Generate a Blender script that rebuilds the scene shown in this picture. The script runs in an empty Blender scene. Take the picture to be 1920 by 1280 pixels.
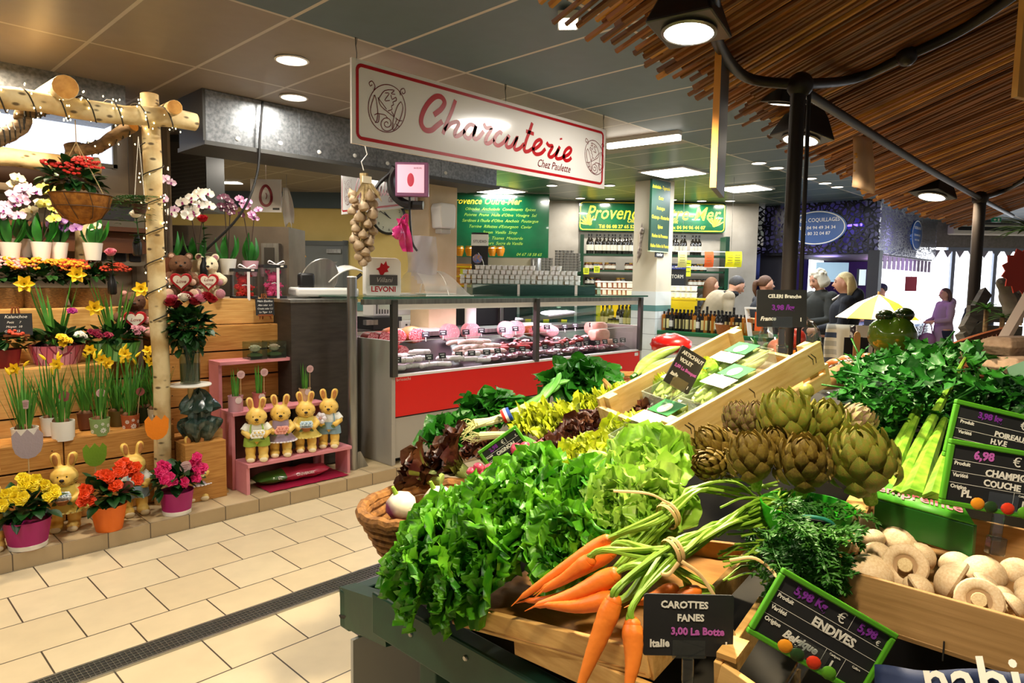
import bpy,math,random
from mathutils import Vector as V,Matrix
from math import sin,cos,pi,sqrt,radians as rad

sc=bpy.context.scene
COL=sc.collection
rnd=random.Random(11)

# ------------------------------------------------------------------ camera
FPX,YAW,PIT,ROL,CH=1278.18,.767439,-.0868393,.015615,1.5407
FW=V((cos(YAW)*cos(PIT),sin(YAW)*cos(PIT),sin(PIT)))
RT0=V((sin(YAW),-cos(YAW),0));UP0=RT0.cross(FW)
RT=RT0*cos(ROL)+UP0*sin(ROL);UP=UP0*cos(ROL)-RT0*sin(ROL)
CAM=V((0,0,CH))
cd=bpy.data.cameras.new('camera');cam=bpy.data.objects.new('camera',cd);COL.objects.link(cam)
cd.sensor_width=36;cd.lens=36*FPX/1920;cd.clip_start=.05;cd.clip_end=100
cam.matrix_world=Matrix(((RT.x,UP.x,-FW.x,0),(RT.y,UP.y,-FW.y,0),(RT.z,UP.z,-FW.z,CH),(0,0,0,1)))
sc.camera=cam
# ------------------------------------------------------------------ world, exposure
w=bpy.data.worlds.new('world');sc.world=w;w.use_nodes=True
w.node_tree.nodes['Background'].inputs[0].default_value=(1.0,.93,.84,1)
w.node_tree.nodes['Background'].inputs[1].default_value=.28
sc.view_settings.view_transform='Standard';sc.view_settings.look='None'
sc.view_settings.exposure=-0.38;sc.view_settings.gamma=1;sc.view_settings.use_curve_mapping=False
sc.cycles.use_denoising=True
sc.cycles.max_bounces=7;sc.cycles.transparent_max_bounces=16
sc.cycles.sample_clamp_indirect=4


def ray(px,py): return FW+RT*((px-960)/FPX)-UP*((py-640)/FPX)
def at(px,py,d): return CAM+ray(px,py)*d
def on_z(px,py,z): r=ray(px,py);return CAM+r*((z-CH)/r.z)
def on_y(px,py,y): r=ray(px,py);return CAM+r*(y/r.y)
def on_x(px,py,x): r=ray(px,py);return CAM+r*(x/r.x)


def lamp(name,kind,loc,energy,col=(1,1,1),size=.15,target=None,spot=None,blend=.6):
    l=bpy.data.lights.new(name,kind);o=bpy.data.objects.new(name,l);COL.objects.link(o)
    o.location=loc;l.energy=energy;l.color=col
    if kind == 'AREA': l.shape='DISK';l.size=size
    else: l.shadow_soft_size=size
    if spot: l.spot_size=rad(spot);l.spot_blend=blend
    if target is not None: o.rotation_euler=(V(target)-V(loc)).to_track_quat('-Z','Y').to_euler()
    return o

WARM,NEUT,COOL=(1,.80,.55),(1,.93,.82),(.86,.93,1)
DOWN=[(2.115,3.925,28,NEUT),(2.545,4.70,22,NEUT),(3.244,7.47,42,NEUT),(3.884,7.47,42,NEUT),(.55,3.35,30,NEUT),
        (7.124,6.164,34,NEUT),(8.453,6.728,22,NEUT),(7.598,5.551,34,NEUT),(8.782,6.40,22,NEUT),(9.462,5.713,22,NEUT),(9.854,5.415,22,NEUT),(10.109,5.07,22,NEUT),
        (7.201,3.30,20,COOL),(7.613,3.28,20,COOL),(8.595,3.28,20,COOL),(9.094,3.28,20,COOL),(9.525,3.28,20,COOL)]
CEIL=2.86
for i,(x,y,e,c) in enumerate(DOWN):
    lamp('downlight_glow','AREA',(x,y,CEIL-.03),e,c,.16)
SQUARE=[(7.063,7.13),(7.163,4.316),(8.904,4.273)]
for x,y in SQUARE: lamp('panel_glow','AREA',(x,y,CEIL-.03),45,COOL,.55)
# lamps of the stall's reed canopy; the last is an added, unseen fill
SPOTS=[((1.625,.952,2.13),(1.45,.95,.9),32),((3.0,1.0,2.13),(3.0,1.25,.9),25),((5.5,1.05,2.13),(5.3,1.2,.9),18),((.72,.25,2.25),(1.05,.62,.95),13)]
for p,t,e in SPOTS: lamp('stall_spot_glow','SPOT',p,e*9,(1,.84,.58),.05,t,120,.8)
# cold case, shellfish stall, door; added fills for hall, aisle and flower shop
for x in (3.7,4.7,5.7): lamp('case_strip_glow','AREA',(x,4.62,1.33),26,(1,.70,.92),.5)
for x,y,z,e,c in [(12.2,4.3,2.0,40,(.45,.35,1)),(11.9,5.2,1.9,30,(.2,.3,1)),(13.6,3.9,1.95,30,(.8,.4,1)),(11.3,4.3,2.35,6,(.6,.5,1)),(12.6,3.35,2.35,9,(.9,.9,1))]: lamp('shellfish_glow','POINT',(x,y,z),e,c,.2)
lamp('market_hall_fill','AREA',(-.6,2.4,CEIL-.05),60,NEUT,.6)  # added fill for the hall, no fixture behind it
lamp('aisle_fill','AREA',(3.9,2.45,CEIL-.05),40,NEUT,.5)  # added fill that brightens the aisle, without a fixture
lamp('day_through_door','AREA',(13.2,1.6,1.7),60,(.85,.92,1),1.8,(9,2.2,1.0))
lamp('flower_shop_fill','AREA',(.8,4.75,CEIL-.04),75,WARM,.3)  # added warm fill over the flowers, no lamp body


# ------------------------------------------------------------------ helpers
def lin(h):
    h=h.lstrip('#');o=[]
    for i in (0,2,4):
        c=int(h[i:i+2],16)/255;o.append(c/12.92 if c <= .04045 else ((c+.055)/1.055)**2.4)
    return (*o,1)


MATS={}
def mat(name,c='808080',r=.6,metal=0,c2=None,ns=20,stretch=(1,1,1),bump=0,bs=None,emit=0,alpha=1,trans=0,ior=1.45,sss=0,spec=.5,lo=.35,hi=.65,coat=0,detail=4):
    if name in MATS: return MATS[name]
    m=bpy.data.materials.new(name);MATS[name]=m;m.use_nodes=True
    nt=m.node_tree;b=nt.nodes['Principled BSDF'];N=nt.nodes.new;L=nt.links.new
    b.inputs['Base Color'].default_value=lin(c);b.inputs['Roughness'].default_value=r;b.inputs['Metallic'].default_value=metal
    b.inputs['Specular IOR Level'].default_value=spec;b.inputs['IOR'].default_value=ior
    b.inputs['Coat Weight'].default_value=coat
    if trans: b.inputs['Transmission Weight'].default_value=trans
    if alpha < 1: b.inputs['Alpha'].default_value=alpha
    if emit: b.inputs['Emission Color'].default_value=lin(c);b.inputs['Emission Strength'].default_value=emit
    if sss: b.inputs['Subsurface Weight'].default_value=sss;b.inputs['Subsurface Radius'].default_value=(.01,.006,.003)
    if c2 or bump:
        tc=N('ShaderNodeTexCoord');mp=N('ShaderNodeMapping');mp.inputs['Scale'].default_value=stretch
        L(tc.outputs['Object'],mp.inputs[0])
        nz=N('ShaderNodeTexNoise');nz.inputs['Scale'].default_value=ns;nz.inputs['Detail'].default_value=detail
        L(mp.outputs[0],nz.inputs['Vector'])
        if c2:
            cr=N('ShaderNodeValToRGB');e=cr.color_ramp.elements
            e[0].position=lo;e[1].position=hi;e[0].color=lin(c);e[1].color=lin(c2)
            L(nz.outputs['Fac'],cr.inputs[0]);L(cr.outputs[0],b.inputs['Base Color'])
        if bump:
            n2=nz
            if bs:
                n2=N('ShaderNodeTexNoise');n2.inputs['Scale'].default_value=bs;L(mp.outputs[0],n2.inputs['Vector'])
            bp=N('ShaderNodeBump');bp.inputs['Strength'].default_value=bump;bp.inputs['Distance'].default_value=.01
            L(n2.outputs['Fac'],bp.inputs['Height']);L(bp.outputs[0],b.inputs['Normal'])
    return m


def brickmat(name,c1,c2,cm,bw,rh,mortar,offset,shift=(0,0,0),r=.4,rot=(0,0,0),bump=.3,spec=.5):
    """tiles / planks: brick texture over object space, bw x rh metres per unit"""
    if name in MATS: return MATS[name]
    m=bpy.data.materials.new(name);MATS[name]=m;m.use_nodes=True
    nt=m.node_tree;b=nt.nodes['Principled BSDF'];N=nt.nodes.new;L=nt.links.new
    tc=N('ShaderNodeTexCoord');mp=N('ShaderNodeMapping');mp.inputs['Rotation'].default_value=rot;mp.inputs['Location'].default_value=shift
    L(tc.outputs['Object'],mp.inputs[0])
    bt=N('ShaderNodeTexBrick');bt.offset=offset;bt.inputs['Scale'].default_value=1;bt.inputs['Brick Width'].default_value=bw
    bt.inputs['Row Height'].default_value=rh;bt.inputs['Mortar Size'].default_value=mortar;bt.inputs['Mortar Smooth'].default_value=.1
    bt.inputs['Color1'].default_value=lin(c1);bt.inputs['Color2'].default_value=lin(c2);bt.inputs['Mortar'].default_value=lin(cm)
    L(mp.outputs[0],bt.inputs['Vector'])
    nz=N('ShaderNodeTexNoise');nz.inputs['Scale'].default_value=9;nz.inputs['Detail'].default_value=5;L(tc.outputs['Object'],nz.inputs['Vector'])
    mx=N('ShaderNodeMix');mx.data_type='RGBA';mx.blend_type='MULTIPLY';mx.inputs['Factor'].default_value=.25
    L(bt.outputs['Color'],mx.inputs['A']);L(nz.outputs['Color'],mx.inputs['B'])
    hs=N('ShaderNodeHueSaturation');hs.inputs['Saturation'].default_value=1;hs.inputs['Value'].default_value=1.1;L(mx.outputs['Result'],hs.inputs['Color'])
    nb=N('ShaderNodeRGBToBW');L(nz.outputs['Color'],nb.inputs[0]);L(nb.outputs[0],mx.inputs['B'])
    L(hs.outputs[0],b.inputs['Base Color']);b.inputs['Roughness'].default_value=r;b.inputs['Specular IOR Level'].default_value=spec
    bp=N('ShaderNodeBump');bp.inputs['Strength'].default_value=bump;bp.inputs['Distance'].default_value=.004;bp.invert=True
    L(bt.outputs['Fac'],bp.inputs['Height']);L(bp.outputs[0],b.inputs['Normal'])
    return m


def glass(name,tint='f8fcfa',a=.12,r=.02):
    """thin pane: mostly see-through with a mirror-like sheen"""
    if name in MATS: return MATS[name]
    m=bpy.data.materials.new(name);MATS[name]=m;m.use_nodes=True
    nt=m.node_tree;nt.nodes.remove(nt.nodes['Principled BSDF']);N=nt.nodes.new;L=nt.links.new
    t=N('ShaderNodeBsdfTransparent');t.inputs[0].default_value=lin(tint)
    g=N('ShaderNodeBsdfGlossy');g.inputs['Roughness'].default_value=r
    lw=N('ShaderNodeLayerWeight');pw=N('ShaderNodeMath');pw.operation='POWER';pw.inputs[1].default_value=4;L(lw.outputs['Facing'],pw.inputs[0])
    ad=N('ShaderNodeMath');ad.operation='MULTIPLY_ADD';ad.inputs[1].default_value=.5;ad.inputs[2].default_value=a*.3;L(pw.outputs[0],ad.inputs[0])
    ad.use_clamp=True
    mx=N('ShaderNodeMixShader');L(ad.outputs[0],mx.inputs[0]);L(t.outputs[0],mx.inputs[1]);L(g.outputs[0],mx.inputs[2])
    L(mx.outputs[0],nt.nodes['Material Output'].inputs[0])
    return m


def frame(o,u,v):
    u=V(u).normalized();v=V(v).normalized();n=u.cross(v)
    return Matrix(((u.x,v.x,n.x,o[0]),(u.y,v.y,n.y,o[1]),(u.z,v.z,n.z,o[2]),(0,0,0,1)))
def T(x,y,z): return Matrix.Translation((x,y,z))
def RX(a): return Matrix.Rotation(a,4,'X')
def RY(a): return Matrix.Rotation(a,4,'Y')
def RZ(a): return Matrix.Rotation(a,4,'Z')
def S(x,y=None,z=None): return Matrix.Diagonal((x,x if y is None else y,x if z is None else z,1))
def aim(o,d,roll=0):
    """local +Z along d"""
    q=V(d).to_track_quat('Z','Y');return Matrix.Translation(o) @ q.to_matrix().to_4x4() @ RZ(roll)
def cr(pts,n=6):
    """Catmull-Rom through points"""
    P=[V(p) for p in pts];P=[P[0]*2-P[1]]+P+[P[-1]*2-P[-2]];out=[]
    for i in range(1,len(P)-2):
        for k in range(n):
            t=k/n;a,b,c,d=P[i-1:i+3]
            out.append(.5*((2*b)+(c-a)*t+(2*a-5*b+4*c-d)*t*t+(3*b-a-3*c+d)*t**3))
    return out+[P[-2]]
def lerp(a,b,t): return a+(b-a)*t


class MB:
    def __init__(s): s.v=[];s.f=[];s.m=[]
    def add(s,vs,fs,mi=0,M=None):
        n=len(s.v);s.v += [(M @ V(p)) if M else V(p) for p in vs]
        s.f += [tuple(i+n for i in f) for f in fs];s.m += [mi]*len(fs);return s
    def box(s,c,d,M=None,mi=0):
        x,y,z=d[0]/2,d[1]/2,d[2]/2
        vs=[(c[0]+i*x,c[1]+j*y,c[2]+k*z) for i in (-1,1) for j in (-1,1) for k in (-1,1)]
        return s.add(vs,[(0,1,3,2),(4,6,7,5),(0,4,5,1),(2,3,7,6),(0,2,6,4),(1,5,7,3)],mi,M)
    def bar(s,a,b,wd,th,up=(0,0,1),mi=0):
        a,b=V(a),V(b);d=b-a;L=d.length;z=d.normalized();x=V(up).cross(z)
        x=x.normalized() if x.length > 1e-4 else V((1,0,0));y=z.cross(x)
        M=Matrix(((x.x,y.x,z.x,a.x),(x.y,y.y,z.y,a.y),(x.z,y.z,z.z,a.z),(0,0,0,1)))
        return s.box((0,0,L/2),(wd,th,L),M,mi)
    def tube(s,pts,r,n=8,mi=0,M=None,caps=True,flat=1):
        pts=[V(p) for p in pts];k=len(pts);rs=r if isinstance(r,(list,tuple)) else [r]*k
        vs=[];t0=(pts[1]-pts[0]).normalized();x=t0.orthogonal().normalized()
        for i,p in enumerate(pts):
            t=(pts[min(i+1,k-1)]-pts[max(i-1,0)])
            t=t.normalized() if t.length > 1e-9 else t0
            x=x-t*x.dot(t);x=x.normalized() if x.length > 1e-6 else t.orthogonal().normalized();y=t.cross(x)
            for j in range(n):
                a=2*pi*j/n;vs.append(p+(x*cos(a)+y*sin(a)*flat)*rs[i])
        fs=[(i*n+j,i*n+(j+1) % n,(i+1)*n+(j+1) % n,(i+1)*n+j) for i in range(k-1) for j in range(n)]
        if caps: fs += [tuple(range(n-1,-1,-1)),tuple((k-1)*n+j for j in range(n))]
        return s.add(vs,fs,mi,M)
    def lathe(s,prof,n=16,mi=0,M=None,cap=True,sx=1,sy=1):
        vs=[(r*cos(2*pi*j/n)*sx,r*sin(2*pi*j/n)*sy,z) for r,z in prof for j in range(n)];k=len(prof)
        fs=[(i*n+j,i*n+(j+1) % n,(i+1)*n+(j+1) % n,(i+1)*n+j) for i in range(k-1) for j in range(n)]
        if cap: fs += [tuple(range(n-1,-1,-1)),tuple((k-1)*n+j for j in range(n))]
        return s.add(vs,fs,mi,M)
    def ell(s,c,r,M=None,mi=0,n=12,k=8,fn=None):
        if not isinstance(r,(list,tuple)): r=(r,r,r)
        vs=[]; 
        for i in range(k+1):
            a=-pi/2+pi*i/k
            for j in range(n):
                b=2*pi*j/n;p=V((cos(a)*cos(b),cos(a)*sin(b),sin(a)))
                if fn: p=fn(p)
                vs.append((c[0]+p.x*r[0],c[1]+p.y*r[1],c[2]+p.z*r[2]))
        fs=[(i*n+j,i*n+(j+1) % n,(i+1)*n+(j+1) % n,(i+1)*n+j) for i in range(k) for j in range(n)]
        return s.add(vs,fs,mi,M)
    def sheet(s,fn,nu,nv,mi=0,M=None,close=False):
        vs=[fn(i/nu,j/nv) for i in range(nu+1) for j in range(nv+1)]
        fs=[(i*(nv+1)+j,(i+1)*(nv+1)+j,(i+1)*(nv+1)+j+1,i*(nv+1)+j+1) for i in range(nu) for j in range(nv)]
        return s.add(vs,fs,mi,M)
    def prism(s,poly,th,M=None,mi=0,z0=0):
        n=len(poly);vs=[(x,y,z0) for x,y in poly]+[(x,y,z0+th) for x,y in poly]
        fs=[tuple(range(n-1,-1,-1)),tuple(range(n,2*n))]+[(i,(i+1) % n,n+(i+1) % n,n+i) for i in range(n)]
        return s.add(vs,fs,mi,M)
    def ribbon(s,pts,wd,th=.001,M=None,mi=0,z0=0):
        """flat painted stroke of width wd (number or list) in the local XY plane"""
        P=[V((p[0],p[1],0)) for p in pts];k=len(P);ws=wd if isinstance(wd,(list,tuple)) else [wd]*k;vs=[]
        for i,p in enumerate(P):
            t=P[min(i+1,k-1)]-P[max(i-1,0)];t=t.normalized() if t.length > 1e-9 else V((1,0,0));nn=V((-t.y,t.x,0))*ws[i]/2
            vs += [(p.x+nn.x,p.y+nn.y,z0+th),(p.x-nn.x,p.y-nn.y,z0+th)]
        return s.add(vs,[(2*i,2*i+1,2*i+3,2*i+2) for i in range(k-1)],mi,M)
    def disc(s,r,M=None,mi=0,n=20,z=0,ry=None):
        return s.add([(r*cos(2*pi*i/n),(ry or r)*sin(2*pi*i/n),z) for i in range(n)],[tuple(range(n))],mi,M)
    def build(s,name,mats,parent=None,loc=None,smooth=True,world=False,bevel=0,label=None,sub=0,ang=40,solid=0):
        if not isinstance(mats,(list,tuple)): mats=[mats]
        vs=s.v
        if world and parent is not None:
            Mi=WM[parent.name].inverted();vs=[Mi @ p for p in vs]
        elif loc is not None and world:
            o_=V(loc);vs=[p-o_ for p in vs]
        me=bpy.data.meshes.new(name);me.from_pydata([tuple(p) for p in vs],[],s.f)
        for m_ in mats: me.materials.append(m_)
        if len(mats) > 1: me.polygons.foreach_set('material_index',s.m)
        if smooth:
            me.polygons.foreach_set('use_smooth',[True]*len(s.f));me.set_sharp_from_angle(angle=rad(ang))
        me.update()
        o=bpy.data.objects.new(name,me);COL.objects.link(o)
        if parent is not None: o.parent=parent;WM[o.name]=WM.get(parent.name,Matrix())
        elif loc is not None: o.location=loc
        if bevel:
            b=o.modifiers.new('bevel','BEVEL');b.width=bevel;b.segments=2;b.limit_method='ANGLE'
        if solid:
            b=o.modifiers.new('solid','SOLIDIFY');b.thickness=solid;b.offset=0
        if sub:
            b=o.modifiers.new('sub','SUBSURF');b.levels=sub;b.render_levels=sub
        if label: o['label']=label
        return o


WM={}
def tag(o,label,cat,group=None,kind=None):
    o['label']=label;o['category']=cat
    if group: o['group']=group
    if kind: o['kind']=kind
    return o
def struct(o): o['kind']='structure';return o
def thing(name,label,cat,loc=(0,0,0),rz=0,group=None,M=None,sc_=1):
    o=bpy.data.objects.new(name,None);COL.objects.link(o);o.empty_display_size=.05
    o.matrix_world=M if M is not None else (T(*loc) @ RZ(rz) @ S(sc_));WM[o.name]=o.matrix_world.copy()
    return tag(o,label,cat,group)
KIDS={}
def kids(o): return [c for c in o.children]
def copy_tree(o,parent=None):
    c=o.copy();COL.objects.link(c)
    if parent is not None: c.parent=parent
    for k in kids(o): copy_tree(k,c)
    return c
def dup(o,M,label=None,group=None):
    c=copy_tree(o);c.matrix_world=M;WM[c.name]=M.copy()
    if label: c['label']=label
    if group: c['group']=group
    return c
def swap_mat(o,old,new):
    """give a copy its own colour"""
    for x in [o]+kids(o)+[g for k in kids(o) for g in kids(k)]:
        if x.type == 'MESH' and old in [s_.material for s_ in x.material_slots]:
            x.data=x.data.copy()
            for i,mm in enumerate(x.data.materials):
                if mm == old: x.data.materials[i]=new


def text_into(mb,s,M,size=.1,align='CENTER',shear=0,mi=0,bold=0,ex=.0006,jitter=0,sx=1,res=2,sp=1):
    """letters as flat raised geometry in the local XY plane of M"""
    cu=bpy.data.curves.new('t','FONT');cu.body=s;cu.size=size;cu.align_x=align;cu.align_y='CENTER';cu.shear=shear
    cu.extrude=ex/2;cu.offset=bold;cu.resolution_u=res;cu.space_character=sp
    o=bpy.data.objects.new('t',cu);me=bpy.data.meshes.new_from_object(o)
    vs=[V((p.co.x*sx,p.co.y,p.co.z+ex/2)) for p in me.vertices];fs=[tuple(p.vertices) for p in me.polygons]
    if jitter and vs:
        vs=[V((p.x+sin(p.x*37/size*.1+p.y*20)*jitter*size,p.y+sin(p.x/size*2.3)*jitter*size*1.5,p.z)) for p in vs]
    bpy.data.objects.remove(o);bpy.data.curves.remove(cu);bpy.data.meshes.remove(me)
    mb.add(vs,fs,mi,M)
    return mb
def write(parent,lines,M,m,name='lettering',world=True,label=None,loc=None):
    """lines: (text, x, y, size, opts) in the plane of M -> one mesh child"""
    mb=MB()
    for t,x,y,sz,*op in lines: text_into(mb,t,M @ T(x,y,0),sz,**(op[0] if op else {}))
    return mb.build(name,m,parent,world=world,smooth=False,label=label)

# ------------------------------------------------------------------ the hall
M_floor=brickmat('floor_tile','dccaa6','d6c29c','4a3f33',1/3,1/3,.0035,.5,(-(.597271),-(3.90231),0),r=.32,bump=.25)
struct(MB().box((5,4.5,-.05),(24,24,.1)).build('floor',M_floor,smooth=False))
M_step=brickmat('step_tile','c9b48c','c4ad86','5a4c3c',.2225,.5,.003,0,(-.0105,-.25,0),r=.4)
st_=MB().box((3.0,6.25,.044),(9,4.0,.088))
struct(st_.build('floor_platform',M_step,smooth=False,bevel=.004))
fr_=MB().box((3.0,4.246,.044),(9,.01,.087));struct(fr_.build('trim_step_front',brickmat('step_front_tile','b39c78','ab9470','5a4c3c',.2225,1,.003,0,(-.0105+.0,-.5,0),r=.4,rot=(rad(90),0,0)),smooth=False))
# ceiling: two colours of square-edged panels in white T bars (.6 x 1.2 m)
def ceil_mat(n,c,r=.55): return brickmat(n,c,c,'b8b0a4',.6,1.2,.011,0,(-1.79+.6*3,-3.33+1.2*5,0),r=r,bump=.2,spec=.35)
C1=ceil_mat('ceiling_slate','56666f');C2=ceil_mat('ceiling_taupe','857a6d',.4);C3=ceil_mat('ceiling_green_reflection','3f5245',.3)  # green: the shop's reflection painted into the ceiling colour
c=MB();z=CEIL
def poly(mb,pts,zz,mi,th=.06): mb.prism([(p[0],p[1]) for p in pts],th,T(0,0,zz),mi)
poly(c,[(-4,-4),(18,-4),(18,3.33),(-4,3.33)],z,0)
poly(c,[(-4,3.33),(5.8,3.33),(5.8,13),(-4,13)],z,1)
poly(c,[(5.8,3.33),(18,3.33),(18,13),(5.8,13)],z,2)
struct(c.build('ceiling',[C1,C2,C3],smooth=False))
FD=FW.copy();FD.z=0;FD.normalize()
def diag(d,u,z): return FD*d+RT0*u+V((0,0,z))     # the back of the hall runs square to the diagonal aisle
def dframe(d,u,z): return frame(diag(d,u,z),RT0,(0,0,1))
M_yel=mat('wall_yellow_paint','d9bf74',.7,c2='d2b76a',ns=3)
M_bei=mat('wall_beige_panel','a8957a',.65,c2='9d8a70',ns=4)
M_gry=mat('wall_grey_paint','98938a',.7,c2='88837a',ns=3)
M_tile=brickmat('wall_tile','d9dad2','d2d4cc','9a9c96',.15,.15,.002,0,r=.25)
def wall(name,d,u0,u1,z0,z1,m,th=.12):
    Mx=dframe(d,0,0);return struct(MB().box(((u0+u1)/2,(z0+z1)/2,-th/2),(u1-u0,z1-z0,th),Mx).build(name,m,smooth=False))
wall('wall_back_yellow',10.6,-5.6,-.95,1.2,2.86,M_yel)
wall('wall_back_tiled',10.6,-5.6,-.95,0,1.2,mat('tile_white','d6d8d0',.3))
wall('wall_back_band',10.58,-5.6,-.95,1.06,1.19,mat('tile_teal','5f8a86',.3),.01)
wall('wall_back_header',10.55,-5.6,-.95,2.62,2.86,mat('header_blue','4c5a60',.6),.02)
wall('wall_shop',11.15,-1.2,3.95,0,2.86,M_gry)
struct(MB().box((-.2,6.35,1.43),(4.9,.1,2.86)).build('wall_left',M_bei,smooth=False))
tr=MB()
for x in (1.62,1.93,2.2): tr.box((x,6.29,1.9),(.035,.03,1.9))
struct(tr.build('trim_panel_joint',mat('joint_brown','7a6a55',.6),smooth=False))
# end of the hall: lintel wall, glazed doors, daylight
DW=13.6
wall('wall_end',DW,6.0,14,2.36,2.86,mat('lintel_grey','8d8a84',.6,c2='7d7a74'))
def shape_at(d,px,py): p=at(px,py,d);return p
M_sky=mat('daylight','f4f8ff',1,emit=4.5)
struct(MB().box((0,0,0),(9,3.4,.02),dframe(DW+2.2,10.6,1.2)).build('window_1',M_sky,smooth=False))
fr=MB();Mx=dframe(DW,0,0)
for u in (8.72,9.55,10.5,11.6): fr.box((u,1.15,-.03),(.07,2.3,.06),Mx)
fr.box((10.4,2.33,-.03),(3.6,.07,.06),Mx)
fd=struct(fr.build('door_1',mat('door_alu','9aa4b4',.4,metal=.6),smooth=False))
# pillars
M_pil=mat('pillar_cream','cdb791',.6,c2='c4ad85',ns=5)
p0_=at(805,400,6.6)
struct(MB().box((p0_.x+.18,p0_.y+.15,CEIL/2),(.36,.30,CEIL)).build('wall_pillar',M_pil,smooth=False,bevel=.01))
pil=MB().box((7.72,4.92,2.02),(.36,.36,1.68))
struct(pil.build('wall_column',mat('column_paint','d8cdb4',.6),smooth=False))
struct(MB().box((7.72,4.92,.6),(.37,.37,1.2)).build('wall_column_tiles',brickmat('column_tiles','dfe4e0','d6dcd8','8d918c',.2,.2,.003,0,(.0,.1,0),r=.2,rot=(rad(90),0,0)),smooth=False))
struct(MB().box((7.72,4.92,1.235),(.372,.372,.075)).build('wall_column_band',mat('tile_teal','5f8a86',.3),smooth=False))
struct(MB().box((7.72,4.92,1.36),(.371,.371,.175)).build('wall_column_upper_tiles',mat('tile_white2','dbe0dc',.25),smooth=False))
# ceiling lights
M_lit=mat('lamp_lens','fff6e6',.4,emit=9);M_rim=mat('lamp_rim','d8d6d0',.4)
NAMES=['round downlight over the aisle end of the flower stall','round downlight shining on the zinc duct','left of two round downlights in the back room behind the zinc duct','right of two round downlights in the back room behind the zinc duct','round downlight cut by the top edge above the birch arch',
  'round downlight before the long menu panel','small downlight over the gap before the oil shop sign','small downlight beside the end of the big hanging sign','small downlight above the P of the green shop sign','small downlight above the M of the green shop sign','small downlight above the last letters of the green shop sign','small downlight above the painted olive branch of the shop sign']+['%s in the row of five aisle downlights' % k for k in ('first and largest','second','middle one','fourth','fifth and farthest')]
proto=None
for i,(x,y,e,c_) in enumerate(DOWN):
    r_=.092 if i < 5 else .075
    Mx=T(x,y,CEIL) @ S(r_/.09)
    if proto is None:
        proto=thing('ceiling_downlight',NAMES[0],'ceiling light',M=Mx,group='round ceiling downlights')
        MB().lathe([(.092,0),(.1,-.008),(.088,-.012),(.084,0)],20,cap=False).build('rim',M_rim,proto)
        MB().lathe([(.0,-.006),(.085,-.006)],20,cap=False).build('lens',M_lit,proto)
    else: dup(proto,Mx,NAMES[i])
proto=None
for i,(x,y) in enumerate(SQUARE):
    lb=['square light panel over the menu board of the oil shop','square light panel before the tiled column','square light panel beyond the hanging wooden board'][i]
    if proto is None:
        proto=thing('ceiling_panel_light',lb,'ceiling light',(x,y,CEIL),group='square ceiling panels')
        MB().box((0,0,-.008),(.6,.6,.014)).build('frame',M_rim,proto,smooth=False)
        MB().box((0,0,-.017),(.54,.54,.006)).build('diffuser',M_lit,proto,smooth=False)
    else: dup(proto,T(x,y,CEIL),lb)
for k,(a,b,lb) in enumerate([(on_z(1140,275,2.8),on_z(1275,258,2.8),'long tube light behind the right end of the hanging sign'),(on_z(850,328,2.8),on_z(915,318,2.8),'tube light beside the cream pillar under the hanging sign'),(on_z(1800,372,2.75),on_z(1870,394,2.75),'bright tube light beyond the reed canopy near the door')]):
    t=thing('tube_light',lb,'ceiling light',(a+b)/2,group='tube lights'); 
    MB().bar(a+V((0,0,.05)),b+V((0,0,.05)),.07,.05).build('housing',M_rim,t,world=True,smooth=False)
    MB().bar(a,b,.045,.04).build('tube',M_lit,t,world=True)
for px,py,lb,rz in [(1065,45,'white flood lamp on the slate ceiling by the reed fringe',.7),(1575,150,'x',0)][:1]:
    p=on_z(px,py,2.80);t=thing('ceiling_flood_lamp',lb,'ceiling light',p,rz)
    MB().box((0,0,.02),(.15,.1,.04)).build('housing',M_rim,t,smooth=False,bevel=.005)
    MB().box((-.01,0,-.004),(.12,.085,.01)).build('lens',M_lit,t,smooth=False)
    fm=MB()
    for k in range(6): fm.box((.05+.006*k,0,.025),(.002,.1,.05))
    fm.build('cooling_fins',M_rim,t,smooth=False)
# zinc ducts
M_zinc=mat('galvanised_zinc','8e9194',.38,metal=.75,c2='6c7074',ns=45,bump=.08,detail=6)
M_zdk=mat('zinc_shaded','4a4a48',.5,metal=.4)  # darker zinc copy, shade of the duct's underside and end put into colour
d=thing('ventilation_duct','galvanised rectangular duct crossing the ceiling above the flower display','duct',(2.0,4.95,2.86))
x1=on_y(740,300,4.98).x
dm=MB();y0,y1,z0,z1=4.98,5.42,2.50,2.86
for i in range(4):
    xa=2.02+(4.9-2.02)*i/4;xb=2.02+(4.9-2.02)*(i+1)/4-.008
    dm.box(((xa+xb)/2,(y0+y1)/2,(z0+z1)/2),(xb-xa,y1-y0,z1-z0-.01))
    dm.box((xb+.004,(y0+y1)/2,(z0+z1)/2),(.02,y1-y0-.006,z1-z0-.02))
dm.build('duct_body',M_zinc,d,world=True,smooth=False)
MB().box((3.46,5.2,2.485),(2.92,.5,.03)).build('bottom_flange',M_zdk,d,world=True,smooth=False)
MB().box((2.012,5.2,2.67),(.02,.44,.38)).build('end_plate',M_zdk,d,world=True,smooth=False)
sp=MB()
for k in range(7): sp.ell((2.25+k*.33,4.977,2.55+.02*(k % 2)),(.02,.004,.017),n=8,k=4)
sp.build('sealant_spots',mat('sealant','c9c9c4',.7),d,world=True)
d2=thing('ventilation_duct','dark zinc duct above the birch arch of the flower stall','duct',(.4,5.0,2.86))
zq=on_y(120,203,5.35).z;xq=on_y(234,150,5.35).x;MB().box((xq-1.4,5.6,(zq+2.86)/2),(2.8,.5,2.86-zq)).build('duct_body',M_zinc,d2,world=True,smooth=False)
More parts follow.
